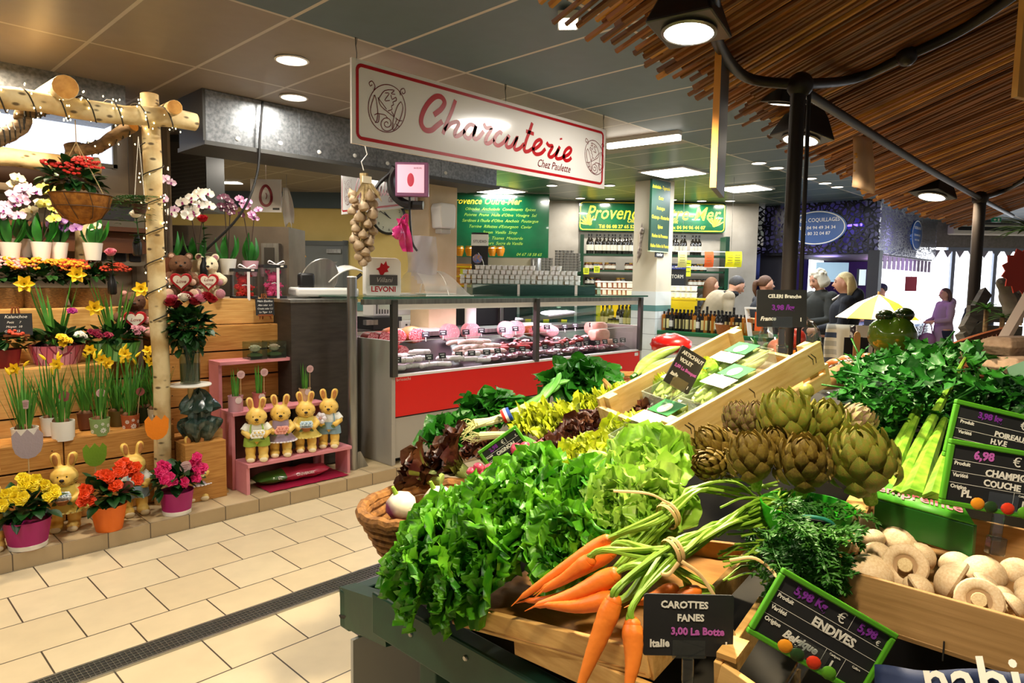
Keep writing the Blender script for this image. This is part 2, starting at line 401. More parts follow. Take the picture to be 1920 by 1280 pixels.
cb=MB().tube(cr([(2.42,4.93,2.84),(2.40,4.94,2.6),(2.37,4.94,2.3),(2.25,4.97,2.0),(2.05,5.2,1.7)],5),.009,6)
tag(cb.build('hanging_cable',mat('cable_black','151515',.5),loc=(2.42,4.93,2.84),world=True),'black cable hanging down before the galvanised duct','cable')
# drain
a=on_z(126,1280,0);b=on_z(712,1077,0)
t=thing('floor_drain','long steel slot drain with grating across the tiled aisle','drain',(2,2.95,0))
yd0=on_z(375,1193,0).y;yd1=on_z(400,1208,0).y
yd=2.93
MB().box((2.5,yd,.002),(9,.13,.006)).build('channel',mat('drain_black','15130f',.6),t,world=True,smooth=False)
e_=MB()
for s_ in (-1,1): e_.box((2.5,yd+s_*.062,.004),(9,.012,.01))
e_.build('edge_rail',mat('steel','a9a8a2',.3,metal=.9),t,world=True,smooth=False)
g_=MB()
for k in range(5): g_.box((2.5,yd-.044+.022*k,.006),(9,.0028,.006))
for k in range(260): g_.box((.0+k*.0185,yd,.006),(.002,.11,.004))
g_.build('grating',mat('steel','a9a8a2',.3,metal=.9),t,world=True,smooth=False)

# ------------------------------------------------------------------ flower shop
M_wood=mat('pallet_wood','a8702f',.6,c2='c8924a',ns=7,stretch=(1,6,14),bump=.15,detail=6,lo=.3,hi=.7)
M_wood2=mat('pallet_wood_pale','c48f4a',.6,c2='dcae68',ns=6,stretch=(1,6,14),bump=.12,detail=6,lo=.3,hi=.7)
M_wdk=mat('wood_gap','2e1d0e',.8)
M_nail=mat('nail_dark','33220f',.6)
def crate_face(name,label,x0,x1,y,z0,z1,depth,nb,m,group=None):
    t=thing(name,label,'crate',((x0+x1)/2,y+depth/2,z0),group=group)
    b=MB();h=(z1-z0)/nb;r=random.Random(int(x0*100)+nb)
    for k in range(nb):
        zc=z0+h*(k+.5);dy=r.uniform(-.002,.002);b.box(((x0+x1)/2,y+.01+dy,zc),(x1-x0,.02,h-.011))
        for xx in (x0+.01,x1-.01): b.box((xx,y+.02+(depth-.02)/2,zc),(.02,depth-.022,h-.006))
    b.build('boards',m,t,world=True,smooth=False,bevel=.002);MB().box(((x0+x1)/2,y+.026,(z0+z1)/2),(x1-x0-.02,.006,z1-z0-.01)).build('gap_shade_sheet',M_wdk,t,world=True,smooth=False)  # dark sheet behind the boards paints the shade in their gaps
    b=MB();n=max(2,int(depth/.11))
    for k in range(n): b.box(((x0+x1)/2,y+depth*(k+.5)/n,z1-.008),(x1-x0-.004,depth/n-.006,.016))
    b.build('top_boards',m,t,world=True,smooth=False,bevel=.002)
    b=MB()
    for k in range(nb):
        for xx in (x0+.05,x1-.05):
            b.lathe([(.004,0),(.004,.003)],6,M=frame((xx+r.uniform(-.02,.02),y-.001,z0+h*(k+.5)+r.uniform(-.02,.02)),(1,0,0),(0,0,1)))
    if nb < 7: b.build('nails',M_nail,t,world=True)
    return t
SZ=.088
X1a=on_y(119,830,4.62).x;X1b=on_y(327,810,4.62).x
crate_face('pallet_crate','wooden crate under the white daffodil pots, behind the yellow begonia',-.6,X1a-.004,4.62,SZ,.585,.23,3,M_wood,'pallet wood crates')
crate_face('pallet_crate','wooden crate under the daisy-painted pots, behind the orange begonia',X1a+.004,X1b,4.62,SZ,.585,.23,3,M_wood,'pallet wood crates')
crate_face('pallet_crate','low wooden crate behind the lilac-skirted rabbit',X1b+.03,1.92,4.74,SZ,.47,.12,2,M_wood,'pallet wood crates')
crate_face('pallet_crate','wooden box of the middle tier behind the daffodil pots',-.6,1.34,4.86,.1,.985,.3,3,M_wood2,'pallet wood crates')
crate_face('pallet_crate','wooden box of the top tier under the chrysanthemum baskets',-.6,1.60,5.17,.1,1.325,.6,5,M_wood2,'pallet wood crates')
crate_face('pallet_crate','board-clad box behind the pink shelf',1.66,2.56,4.87,SZ,1.2,.4,6,M_wood,'pallet wood crates')
crate_face('pallet_crate','pale top box under the teddies and acrylic cases',1.70,2.52,4.93,1.2,1.39,.5,1,M_wood2,'pallet wood crates')

M_grn=mat('leaf_green','2f7a1c',.5,c2='1d5212',ns=14);M_dkg=mat('leaf_dark','1c4a17',.42,c2='12330f',ns=12);M_daf=mat('daffodil_leaf','4f8c2c',.5,c2='2f6a1e',ns=10)
M_yelp=mat('petal_yellow','f2cf22',.5,c2='e8bb12',ns=30);M_palp=mat('petal_pale_yellow','f4e57a',.5);M_soil=mat('soil','2a1a10',.9,c2='3a2616',ns=60)
def blade(mb,base,dirn,L,wd,bend,mi=0,n=5,cup=.25):
    """strap leaf from base, starting along dirn and bending by gravity"""
    d=V(dirn).normalized();side=d.cross(V((0,0,1)))
    side=side.normalized() if side.length > .05 else V((1,0,0));p=V(base);vs=[]
    for i in range(n+1):
        t=i/n;ww=wd*(.55+.45*sin(pi*min(t*1.1,1)))*(1-max(0,t-.72)/.28*.96)
        nn=side.cross(d);vs += [p+side*ww/2+nn*ww*cup*.5,p.copy(),p-side*ww/2+nn*ww*cup*.5]
        p=p+d*(L/n);d=(d+V((0,0,-bend/n))).normalized()
    fs=[]
    for i in range(n):
        a=i*3;fs += [(a,a+1,a+4,a+3),(a+1,a+2,a+5,a+4)]
    mb.add(vs,fs,mi);return p
def leaf(mb,base,d,up,L,wd,mi=0,M=None,curl=.2,n=4,point=1.0,wav=0):
    """broad leaf with midrib fold"""
    d=V(d).normalized();up=V(up);s=d.cross(up)
    s=s.normalized() if s.length > 1e-3 else d.orthogonal();nn=s.cross(d);vs=[]
    for i in range(n+1):
        t=i/n;ww=wd*sin(pi*min(1,t*.93+.05))**.8*(1-.25*t*point);c=V(base)+d*(L*t)-nn*(curl*L*t*t)
        wv=wav*sin(i*2.4)*wd
        vs += [c+s*ww/2+nn*(ww*.18+wv),c,c-s*ww/2+nn*(ww*.18-wv)]
    fs=[]
    for i in range(n):
        a=i*3;fs += [(a,a+1,a+4,a+3),(a+1,a+2,a+5,a+4)]
    mb.add(vs,fs,mi,M)
def sph(r): 
    z=r.uniform(-1,1);a=r.uniform(0,2*pi);q=sqrt(1-z*z);return V((q*cos(a),q*sin(a),z))
def bush(mb,c,rad_,n,L,wd,r,zmin=-.2,mi=0):
    for k in range(n):
        d=sph(r); 
        while d.z < zmin: d=sph(r)
        q=r.uniform(.35,.95);base=V(c)+V((d.x*rad_[0]*q,d.y*rad_[1]*q,d.z*rad_[2]*q))
        leaf(mb,base,(d+sph(r)*.5),V((0,0,1))+sph(r)*.3,L*r.uniform(.7,1.2),wd*r.uniform(.7,1.2),mi,curl=r.uniform(0,.4))
def mesh_once(key,fn):
    if key not in KIDS: KIDS[key]=fn()
    return KIDS[key]
def inst(name,key,fn,mats,parent,M):
    """a small part that shares its mesh with its twins"""
    if key not in KIDS:
        mb=MB();fn(mb);o=mb.build(name,mats,parent);KIDS[key]=o.data
    else:
        o=bpy.data.objects.new(name,KIDS[key]);COL.objects.link(o);o.parent=parent
    o.matrix_basis=M;WM[o.name]=WM.get(parent.name,Matrix()) @ M
    return o
def f_daffodil(mb):
    for k in range(6):
        a=k*pi/3;leaf(mb,(0,0,0),(cos(a),sin(a),.12),(0,0,1),.045,.032,1,curl=-.1)
    mb.lathe([(.008,.0),(.011,.012),(.012,.022),(.019,.032),(.016,.03),(.004,.01)],12,0,cap=False)
def f_bud(mb): mb.tube([(0,0,0),(0,0,.012),(0,0,.03),(0,0,.05)],[.003,.008,.008,.001],6)
def f_rosette(mb):
    for ring,(nn,rr,ti) in enumerate([(6,.028,.35),(5,.02,.9),(4,.012,1.8)]):
        for k in range(nn):
            a=2*pi*k/nn+ring*.5;leaf(mb,(0,0,ring*.004),(cos(a),sin(a),ti),(0,0,1),rr*1.1,rr*1.5,0,curl=.25,n=3,point=-.4,wav=.1)
def f_rose(mb):
    for ring,(nn,r0,h) in enumerate([(5,.026,.028),(4,.019,.036),(3,.012,.04),(3,.006,.042)]):
        for k in range(nn):
            a0=2*pi*k/nn+ring*.6
            def fn(u,v,a0=a0,r0=r0,h=h,nn=nn):
                a=a0+(u-.5)*2*pi/nn*1.5;q=r0*(.35+.75*sin(pi*min(v*.8+.05,.5)))+ (.006 if v > .85 else 0)*(1 if r0 > .015 else .3)
                return (q*cos(a),q*sin(a),h*v-.008*abs(u-.5)*v)
            mb.sheet(fn,4,4,0)
    mb.lathe([(.003,-.012),(.012,-.004),(.02,.006)],8,1,cap=False)
def f_orchid(mb):
    for a,L,wd in ((90,.038,.026),(210,.038,.026),(330,.038,.026)): leaf(mb,(0,0,0),(cos(rad(a)),sin(rad(a)),.1),(0,0,1),L,wd,0,n=3,point=.2)
    for a in (10,170): leaf(mb,(0,0,.002),(cos(rad(a)),sin(rad(a)),.15),(0,0,1),.045,.05,0,n=3,point=-.3)
    leaf(mb,(0,0,.003),(0,-1,.8),(0,0,1),.022,.018,1,n=3);mb.ell((0,0,.006),(.006,.006,.008),mi=1,n=6,k=4)
TOCAM={}
def face_cam(p,tilt=.2,r=rnd,jit=.5):
    d=(CAM-V(p)).normalized()+V((r.uniform(-jit,jit),r.uniform(-jit,jit),r.uniform(-.2,.4)+tilt));return aim(p,d,r.uniform(0,6))
def pot_prof(r0,r1,h,t=.004): return [(0,0),(r0,0),(r1,h),(r1-t,h),(r1-t-.003,h*.86),(0,h*.86)]
def tag_pick(root,x,y,z0,L,rr=.026,lean=.0,m=None):
    mb=MB().tube([(x,y,z0),(x+lean*L,y,z0+L)],.0022,6);s=mb.build('label_stick',mat('bamboo','c9a877',.6),root)
    Mx=frame((x+lean*L,y-.004,z0+L),(1,0,0),(0,0,1));mb=MB();mb.prism([(rr*cos(2*pi*i/18),rr*sin(2*pi*i/18)) for i in range(18)],.003,Mx)
    d=mb.build('label_disc',m or mat('tag_pink','c8a2a0',.6),s,smooth=False)
    mb=MB()
    for k in range(3): mb.ribbon([(-rr*.6,rr*.3-k*rr*.35),(rr*(.6-.2*k),rr*.3-k*rr*.35)],rr*.1,.0005,Mx,z0=.003)
    mb.build('lettering',mat('tag_ink','7a4a50',.7),d,smooth=False)
M_whp=mat('ceramic_white','e9e4d8',.35);M_bulb=mat('bulb_brown','6b4526',.7)
def daffodil_pot(label,px,py,Y,pot,h,r0,r1,nl,nf,nb,Lf,seed,zt=None,tagp=None,pat=False):
    r=random.Random(seed);p=on_y(px,py,Y)
    t=thing('potted_daffodils',label,'plant',p,group='potted daffodils on the lower crates')
    MB().lathe(pot_prof(r0,r1,h),20).build('pot',[pot],t)
    if pat:
        mb=MB()
        for a,zz,q in ((-1.5,.035,.016),(-.9,.062,.011),(-2.2,.065,.012),(-.5,.03,.013),(-2.7,.03,.012),(-1.55,.075,.009)):
            rr=lerp(r0,r1,zz/h)+.0015
            for k in range(8):
                b=k*pi/4;mb.ribbon([(q*.25*cos(b),q*.25*sin(b)),(q*cos(b),q*sin(b))],[q*.15,q*.4],.0004,frame((rr*cos(a),rr*sin(a),zz),(-sin(a),cos(a),0),(0,0,1)))
        mb.build('painted_daisies',mat('paint_white','f0ece0',.6),t,smooth=False)
    mb=MB()
    for k in range(4): mb.ell((r.uniform(-.5,.5)*r1,r.uniform(-.5,.5)*r1,h*.95),(.02,.02,.024),n=8,k=6)
    mb.build('bulbs',M_bulb,t)
    mb=MB()
    for k in range(nl):
        a=r.uniform(0,6.28);q=r.uniform(.1,.7)*r1;sp=r.uniform(.08,.38)
        blade(mb,(q*cos(a),q*sin(a),h*.9),(cos(a)*sp,sin(a)*sp,1),Lf*r.uniform(.6,1.05),.013,r.uniform(.05,.5))
    mb.build('leaves',M_daf,t)
    for k in range(nf+nb):
        a=r.uniform(0,6.28);q=.4*r1;L=Lf*r.uniform(.85,1.15);e=V((q*cos(a)*2.2,q*sin(a)*1.6,h+L))
        s=MB().tube(cr([(q*cos(a),q*sin(a),h*.9),(q*cos(a)*1.3,q*sin(a)*1.2,h+L*.6),e],3),.0035,5).build('stem',M_daf,t)
        if k < nf: Mx=aim(e,V((r.uniform(-.6,.6)-.2,-1,r.uniform(-.35,.3)))) @ S(.85);inst('flower','daff',f_daffodil,[M_yelp,M_yelp],s,Mx)
        else: inst('bud','bud',f_bud,M_yelp,s,aim(e-V((0,0,.005)),V((r.uniform(-.7,.7),r.uniform(-.5,.2),.6+r.random()))))
    if tagp: tag_pick(t,*tagp)
    return t
M_pgrn=mat('pot_sage','86a061',.6);M_porg=mat('pot_terracotta','a9542a',.6);M_pbei=mat('pot_beige','cbb48d',.6);M_pbrn=mat('pot_brown','6e3d22',.6)
daffodil_pot('daffodils in the white pot at the very edge, before the middle tier',48,838,4.66,M_whp,.115,.055,.068,26,1,2,.34,1,tagp=(.0,-.05,.1,.155))
daffodil_pot('daffodils in a white pot half hidden behind another white pot',96,815,4.74,M_whp,.11,.045,.055,20,0,3,.36,2)
daffodil_pot('daffodils in the round white pot standing in front, one drooping bud',119,824,4.66,M_whp,.115,.058,.062,24,1,1,.30,3,tagp=(.0,-.045,.1,.165,.03,.02,mat('tag_red','8f4a44',.6)))
daffodil_pot('daffodils in the sage green pot painted with white daisies',188,815,4.66,M_pgrn,.105,.047,.056,26,2,2,.34,4,tagp=(.0,-.04,.09,.175),pat=True)
daffodil_pot('daffodils in the orange-brown pot painted with white daisies',245,807,4.69,M_porg,.105,.044,.054,28,2,3,.36,5,tagp=(.03,-.04,.09,.16,.026,.12,mat('tag_red','8f4a44',.6)),pat=True)
daffodil_pot('daffodils in the beige pot behind the orange felt tulip',294,795,4.72,M_pbei,.105,.044,.053,26,1,3,.32,6,tagp=(.0,-.04,.09,.16),pat=True)
daffodil_pot('daffodils in a brown painted pot behind the sage green pot',162,803,4.79,M_pbrn,.10,.04,.05,22,1,2,.36,7)
daffodil_pot('daffodils in an olive pot between the green and orange-brown pots',220,798,4.79,mat('pot_olive','6c5a2a',.6),.10,.04,.05,22,1,2,.36,8)
daffodil_pot('daffodils in a dark green pot by the birch post',270,790,4.80,mat('pot_dark_green','33401f',.6),.10,.04,.05,22,1,3,.32,9)

# begonias in front
def begonia(label,px,py,Y,potm,rim,h,r0,r1,fcol,seed,flw,spread=.125,oval=1.0,tagp=None):
    r=random.Random(seed);p=on_y(px,py,Y);p.z=SZ
    t=thing('potted_begonia',label,'plant',p,group='begonias along the step')
    MB().lathe(pot_prof(r0,r1,h),24,sx=oval).build('pot',potm,t)
    if rim: MB().lathe([(r0*.97,-.0),(r0+.003,.002),(r0+(r1-r0)*.12+.003,.026),(r0,.03)],24,sx=oval,cap=False).build('pot_foot',M_whp,t)
    mb=MB();bush(mb,(0,0,h+.05),(spread,spread*.8,.11),95,.075,.065,r,-.35)
    mb.build('leaves',M_dkg,t)
    m=mat('begonia_'+fcol,fcol,.5,c2=fcol,ns=10,sss=.1)
    for fx,fy,fz in flw:
        for k in range(3):
            q=V((fx+r.uniform(-.022,.022),fy+r.uniform(-.02,.02),fz+r.uniform(-.022,.022)))
            inst('flower','ros'+fcol,f_rosette,[m],t,aim(q,V((r.uniform(-.6,.6),-1,r.uniform(.2,1))),r.uniform(0,6)) @ S(1.05))
    if tagp: tag_pick(t,*tagp)
    return t
begonia('yellow begonia in a magenta pot with white foot, beside the basket-carrying rabbit',53,1023,4.32,mat('pot_magenta','a01467',.45),True,.155,.085,.112,'f4d81a',21,[(-.13,-.10,.27),(-.08,-.08,.33),(-.02,-.09,.36),(.04,-.07,.36),(.09,-.06,.33),(.10,-.08,.28),(-.05,-.12,.30),(-.15,-.09,.28),(.0,-.02,.38)])
begonia('orange-red begonia in a bright orange pot between two rabbits',205,990,4.31,mat('pot_orange','e8701a',.5),False,.15,.068,.095,'f04a12',22,[(-.02,-.08,.33),(.04,-.08,.35),(.0,-.10,.28),(-.13,-.06,.27),(-.12,-.06,.22),(.13,-.05,.33),(.15,-.06,.28),(.07,-.05,.37),(-.05,-.05,.35)],tagp=(.05,-.06,.13,.115,.036,.25,mat('tag_red','8f4a44',.6)))
begonia('pink begonia in a magenta pot with white foot, in front of the lilac-skirted rabbit',332,960,4.33,mat('pot_magenta','a01467',.45),True,.145,.078,.098,'e0246e',23,[(-.11,-.08,.29),(-.06,-.10,.25),(-.08,-.05,.32),(-.10,-.10,.25),(.02,-.10,.21),(.09,-.06,.33),(.12,-.07,.27),(.10,-.04,.30),(.08,-.08,.24)],tagp=(.03,-.07,.16,.14,.035))

# felt tulips
def felt_tulip(label,px,py,Y,colr,wpx,stick_to,lean=0):
    p=on_y(px,py,Y);wd=wpx/1278*((p-CAM).dot(FW));h=wd*1.1
    t=thing('felt_tulip',label,'decoration',(p.x,p.y,p.z),rz=-.15,group='felt tulips on sticks')
    pts=[(-wd*.5,h*.32)]+[(x*wd,z*h) for x,z in ((-.48,-.05),(-.40,-.3),(-.22,-.47),(0,-.52),(.22,-.47),(.40,-.3),(.48,-.05))]+[(wd*.5,h*.32),(wd*.33,h*.5),(wd*.2,h*.3),(0,h*.52),(-wd*.2,h*.3),(-wd*.33,h*.5)]
    MB().prism(pts[::1],.006,frame((0,0,0),(1,0,0),(0,0,1))).build('felt_bloom',mat('felt_'+colr,colr,.95,c2=colr,ns=90,bump=.2),t,smooth=False)
    MB().tube([(lean,.004,-h*.4),(0,.006,stick_to-p.z)],.003,6).build('stick',mat('bamboo','c9a877',.6),t)
felt_tulip('grey-lilac felt tulip on a stick in the yellow begonia',52,832,4.36,'9a8c90',49,.35)
felt_tulip('green felt tulip behind the orange-red begonia',178,852,4.42,'6d8f1e',39,.3)
felt_tulip('orange felt tulip before the beige daffodil pot',294,801,4.42,'e8831a',41,.3)
# wooden tulip on a stand
p=on_z(410,922,SZ);t=thing('wooden_tulip','natural wooden tulip standing on its own foot beside the pink shelf','decoration',(p.x-.02,p.y,SZ),-.2)
q=on_y(411,816,p.y).z-SZ;wd=.1;h=.125;Mx=frame((0,0,q),(1,0,0),(0,0,1));mw_=mat('plywood','c9a468',.6,c2='b98f52',ns=8,stretch=(1,1,9))
MB().prism([(-.05,.045),(-.05,-.01),(-.042,-.04),(-.02,-.06),(.02,-.06),(.042,-.04),(.05,-.01),(.05,.045),(.03,.062),(.017,.04),(0,.065),(-.017,.04),(-.03,.062)],.012,Mx).build('bloom',mw_,t,smooth=False)
MB().tube([(0,.0,.012),(0,0,q-.05)],.005,8).build('stem',mw_,t);MB().box((0,0,.008),(.15,.09,.016)).build('foot',mw_,t,smooth=False)
MB().prism([(-.004,0),(.004,0),(.02,.06),(.008,.15),(-.012,.17)],.012,frame((-.004,-.004,.05),(1,0,0),(0,0,1))).build('leaf',mw_,t,smooth=False)

# ceramic rabbits
M_rab=mat('rabbit_yellow','e6b649',.45,c2='f0cf74',ns=9,lo=.35,hi=.7);M_rin=mat('rabbit_ear','a8642c',.6,c2='c98a4a',ns=14);M_paw=mat('rabbit_paw','ead9b0',.5);M_blk=mat('rabbit_ink','241a14',.5)
M_lf=mat('rabbit_leaf','4c5a22',.5)
def rabbit(label,M,dress,col,col2,hold,seed=0,H=.44):
    t=thing('rabbit_figurine',label,'figurine',M=M @ S(H/.45),group='yellow ceramic rabbits')
    b=MB()
    for s in (-1,1):
        b.ell((s*.042,-.03,.028),(.036,.055,.03));b.ell((s*.042,-.005,.075),(.036,.036,.07));b.ell((s*.04,0,.125),(.04,.04,.05))
        b.tube(cr([(s*.025,.0,.35),(s*.036,.004,.385),(s*.044,.006,.42),(s*.046,.006,.445)],3),[.018,.021,.024,.026,.029,.030,.030,.028,.022,.012],10,flat=.62)
        b.tube([(s*.05,.0,.245),(s*.082,-.022,.205),(s*.05,-.068,.185),(s*.03,-.075,.188)],[.026,.024,.02,.017],8)
    b.ell((0,0,.19),(.066,.052,.09));b.ell((0,-.004,.307),(.073,.062,.062));b.ell((0,-.045,.290),(.045,.03,.034))
    o=b.build('body',M_rab,t);m_=o.modifiers.new('weld','REMESH');m_.mode='VOXEL';m_.voxel_size=.0055;m_.use_smooth_shade=True
    s_=o.modifiers.new('soft','SMOOTH');s_.iterations=4;s_.factor=.5
    for s in (-1,1):
        e=MB();e.ell((0,0,0),(.015,.006,.034),n=10,k=6);ob=e.build('inner_ear',M_rin,t);ob.matrix_basis=T(s*.041,-.0145,.405) @ RY(s*.12)
        e=MB();e.ell((s*.042,-.075,.018),(.028,.014,.018),n=10,k=6);e.build('toe',M_paw,t)
    e=MB();e.ell((0,-.078,.300),(.013,.008,.009),n=10,k=6);e.build('nose',M_blk,t)
    e=MB()
    for s in (-1,1):
        e.ell((s*.022,-.062,.318),(.0042,.004,.0042),n=6,k=4)
        for k in range(3): e.tube([(s*.052,-.047,.293-k*.008),(s*.068,-.028,.300-k*.012)],.0012,4)
    e.tube(cr([(-.014,-.073,.283),(-.006,-.077,.279),(0,-.078,.287),(.006,-.077,.279),(.014,-.073,.283)],3),.0013,4)
    e.build('face_paint',M_blk,t)
    mc=mat('cloth_'+col,col,.55);md=mat('cloth_'+col2,col2,.55)
    e=MB()
    if dress:
        n=28
        prof=[(.058,.262),(.066,.24),(.068,.20),(.066,.175),(.085,.145),(.105,.115)]
        vs=[]
        for i,(rr,zz) in enumerate(prof):
            for j in range(n):
                a=2*pi*j/n;k=1+(.05*sin(a*9)*max(0,i-3)/2);vs.append((rr*k*cos(a),rr*k*.84*sin(a),zz+(.004*sin(a*9) if i == 5 else 0)))
        e.add(vs,[(i*n+j,i*n+(j+1) % n,(i+1)*n+(j+1) % n,(i+1)*n+j) for i in range(5) for j in range(n)])
        d_=e.build('dress',mc,t);f_=MB()
        for j in range(n): a=2*pi*j/n;f_.ell((.106*cos(a),.106*.84*sin(a),.113),(.012,.012,.006),n=6,k=4)
        f_.build('hem',md,d_)
    else:
        e.lathe([(.05,.265),(.068,.24),(.0705,.205),(.07,.185)],20,sy=.84,cap=False)
        for s in (-1,1): e.tube([(s*.052,0,.247),(s*.083,-.02,.212)],[.03,.029],10)
        e.build('shirt',md,t);e=MB()
        e.lathe([(.071,.20),(.075,.17),(.077,.145)],20,sy=.86,cap=False)
        for s in (-1,1):
            e.lathe([(.042,.165),(.047,.135),(.05,.105),(.046,.103)],14,M=T(s*.04,0,0),cap=False)
            e.tube(cr([(s*.04,-.055,.19),(s*.042,-.052,.225),(s*.035,-.035,.26)],3),.006,6)
        e.build('dungarees',mc,t)
    if hold == 'none':
        e=MB();e.tube([(.01,-.07,.235),(.012,-.075,.225)],.004,5);leaf(e,(.01,-.068,.24),(.5,-.2,-.3),(0,-1,0),.03,.02);e.build('leaf_sprig',M_lf,t);return t
    kind,fc,cc=hold;mf=mat('bloom_'+fc,fc,.5);ms=mat('bloom_'+cc,cc,.5);r=random.Random(seed)
    if kind == 'basket':
        MB().lathe([(.022,0),(.04,.028),(.036,.03),(.02,.006)],14,M=T(0,-.085,.165)).build('basket',mat('clay_basket','9a5f2c',.6),t)
        spots=[((i-1)*.026,-.088-.012*j,.203+.02*j) for i in range(3) for j in range(2)]
    elif kind == 'big': spots=[(-.055,-.085,.235)]
    else: spots=[((i-1)*.024+.012*(j % 2),-.09,.192+.02*j) for i in range(3) for j in range(2)]
    for q in spots:
        k=2.1 if kind == 'big' else 1
        def fn(mb):
            for z in range(6): a=z*pi/3;mb.ell((.010*cos(a),.010*sin(a),0),(.0085,.0085,.004),n=6,k=4)
            mb.ell((0,0,.004),(.005,.005,.004),mi=1,n=6,k=4)
        inst('flower','rf'+fc+cc,fn,[mf,ms],t,aim(q,(r.uniform(-.4,.4),-1,.35)) @ S(k*1.2))
    e=MB()
    for s in (-1,1): leaf(e,(s*.02,-.085,.18),(s*1,-.3,-.5),(0,-1,.3),.035,.024)
    e.build('leaves',M_lf,t)
    return t
def stand(px,py,z,rz,s=1): p=on_z(px,py,z);return T(p.x,p.y,z) @ RZ(rz-.3)
rabbit('rabbit in a yellow dress with a basket of pale blue flowers, beside the yellow begonia',stand(125,990,SZ,-.1),True,'e2c45a','e8d27a',('basket','d8e4e8','9cb4c4'),1,.45)
rabbit('rabbit in blue dungarees and white shirt, on the step by the orange begonia',stand(252,962,SZ,.25),False,'8fa9b8','ece8da','none',2,.45)
rabbit('rabbit in a lilac skirt half hidden behind the pink begonia',stand(368,935,SZ,.1),True,'b8a2b4','e6dcdc',('flowers','e8d8a0','c0a040'),3,.43)
rabbit('rabbit at the very edge of the picture, only its foot showing',stand(-22,1030,SZ,.1),False,'8fa9b8','ece8da','none',2,.45)

# pink step shelf
M_pink=mat('pink_paint','d98d94',.5,c2='d0828a',ns=6); 
A=on_z(466,930,SZ);B=on_z(652,888,SZ);x0,x1,yf=A.x,B.x+.03,A.y+.01
zt1=on_y(470,862+8,yf).z;y2=yf+.17;zt2=on_y(430,775,y2).z;y3=y2+.17;zt3=on_y(395,680,y3).z
t=thing('step_shelf','pink wooden three-step display shelf beside the dark counter end','shelf',((x0+x1)/2,yf+.25,SZ))
th=.024
for y,zt,nm,xa,xb in ((yf,zt1,'lower',x0,x1),(y2,zt2,'middle',x0-.02,x1-.12),(y3,zt3,'upper',x0-.03,x1-.2)):
    MB().box(((xa+xb)/2,y+.09,zt-th/2),(xb-xa,.20,th)).build('shelf_board',M_pink,t,world=True,smooth=False,bevel=.002)
    for xx in (xa+th/2,xb-th/2): MB().box((xx,y+.1,(SZ+zt-th)/2),(th,.17,zt-th-SZ)).build('side_panel',M_pink,t,world=True,smooth=False,bevel=.002)
MB().box(((x0+x1)/2-.05,y3+.02,(SZ+zt2)/2),(x1-x0-.2,.012,zt2-SZ)).build('back_board',mat('shelf_back','5c2f26',.7),t,world=True,smooth=False)
def on_shelf(px,z,y,rz=0): p=on_y(px,800,y);return T(p.x,y,z) @ RZ(rz-.55)
rabbit('rabbit in lime green dungarees holding white daisies, first on the pink shelf',on_shelf(481,zt1,yf+.075,.12),False,'9dbb45','e9e6d2',('flowers','f2eee0','e8c040'),5)
rabbit('rabbit in a lilac dress holding pink tulips, second on the pink shelf',on_shelf(526,zt1,yf+.085,.1),True,'a892a8','e8e0e0',('flowers','e8a08c','d07868'),6)
rabbit('rabbit in a yellow dress with a pot of blue flowers, on the pink shelf',on_shelf(573,zt1,yf+.085,.1),True,'e6cf62','e8d478',('basket','c8dce4','88a8c0'),7)
rabbit('rabbit in blue dungarees holding one big white flower, last on the pink shelf',on_shelf(617,zt1,yf+.085,-.05),False,'86a5b4','e6e6dc',('big','d8d0d4','c89890'),8)
M_tin=mat('tin_pink','c795a0',.4,metal=.2);M_tin2=mat('tin_rose','b5685e',.4,metal=.2);M_tin3=mat('tin_beige','c0a27a',.45)
for px,m,rr,h,lb,nl in ((442,M_tin,.048,.11,'narcissus shoots in a pale pink tin with a white label',12),(486,M_tin2,.044,.105,'narcissus shoots in a terracotta-rose tin with a pink tag',14),(572,M_tin3,.042,.10,'narcissus shoots in a beige tin with a disc label, in the shadowed corner',12)):
    p=on_y(px,770,y2+.1 if px > 450 else y2+.05);t=thing('narcissus_tin',lb,'plant',(p.x,p.y,zt2),group='narcissus tins on the pink shelf')
    MB().lathe([(0,0),(rr,0),(rr,h),(rr+.003,h),(rr+.003,h-.006),(rr-.003,h-.004),(rr-.004,h-.02),(0,h-.02)],20).build('tin',m,t)
    r=random.Random(px);mb=MB()
    for k in range(nl): a=r.uniform(0,6.28);blade(mb,(.02*cos(a),.02*sin(a),h-.03),(.06*cos(a),.06*sin(a),1),r.uniform(.13,.24),.011,.03)
    mb.build('shoots',M_daf,t);MB().disc(.024,frame((0,-rr-.002,h*.75),(1,0,0),(0,0,1))).build('sticker',mat('tag_pale','d8c4c0',.6),t,smooth=False)
    tag_pick(t,.025,-.03,h-.02,.165,.028)
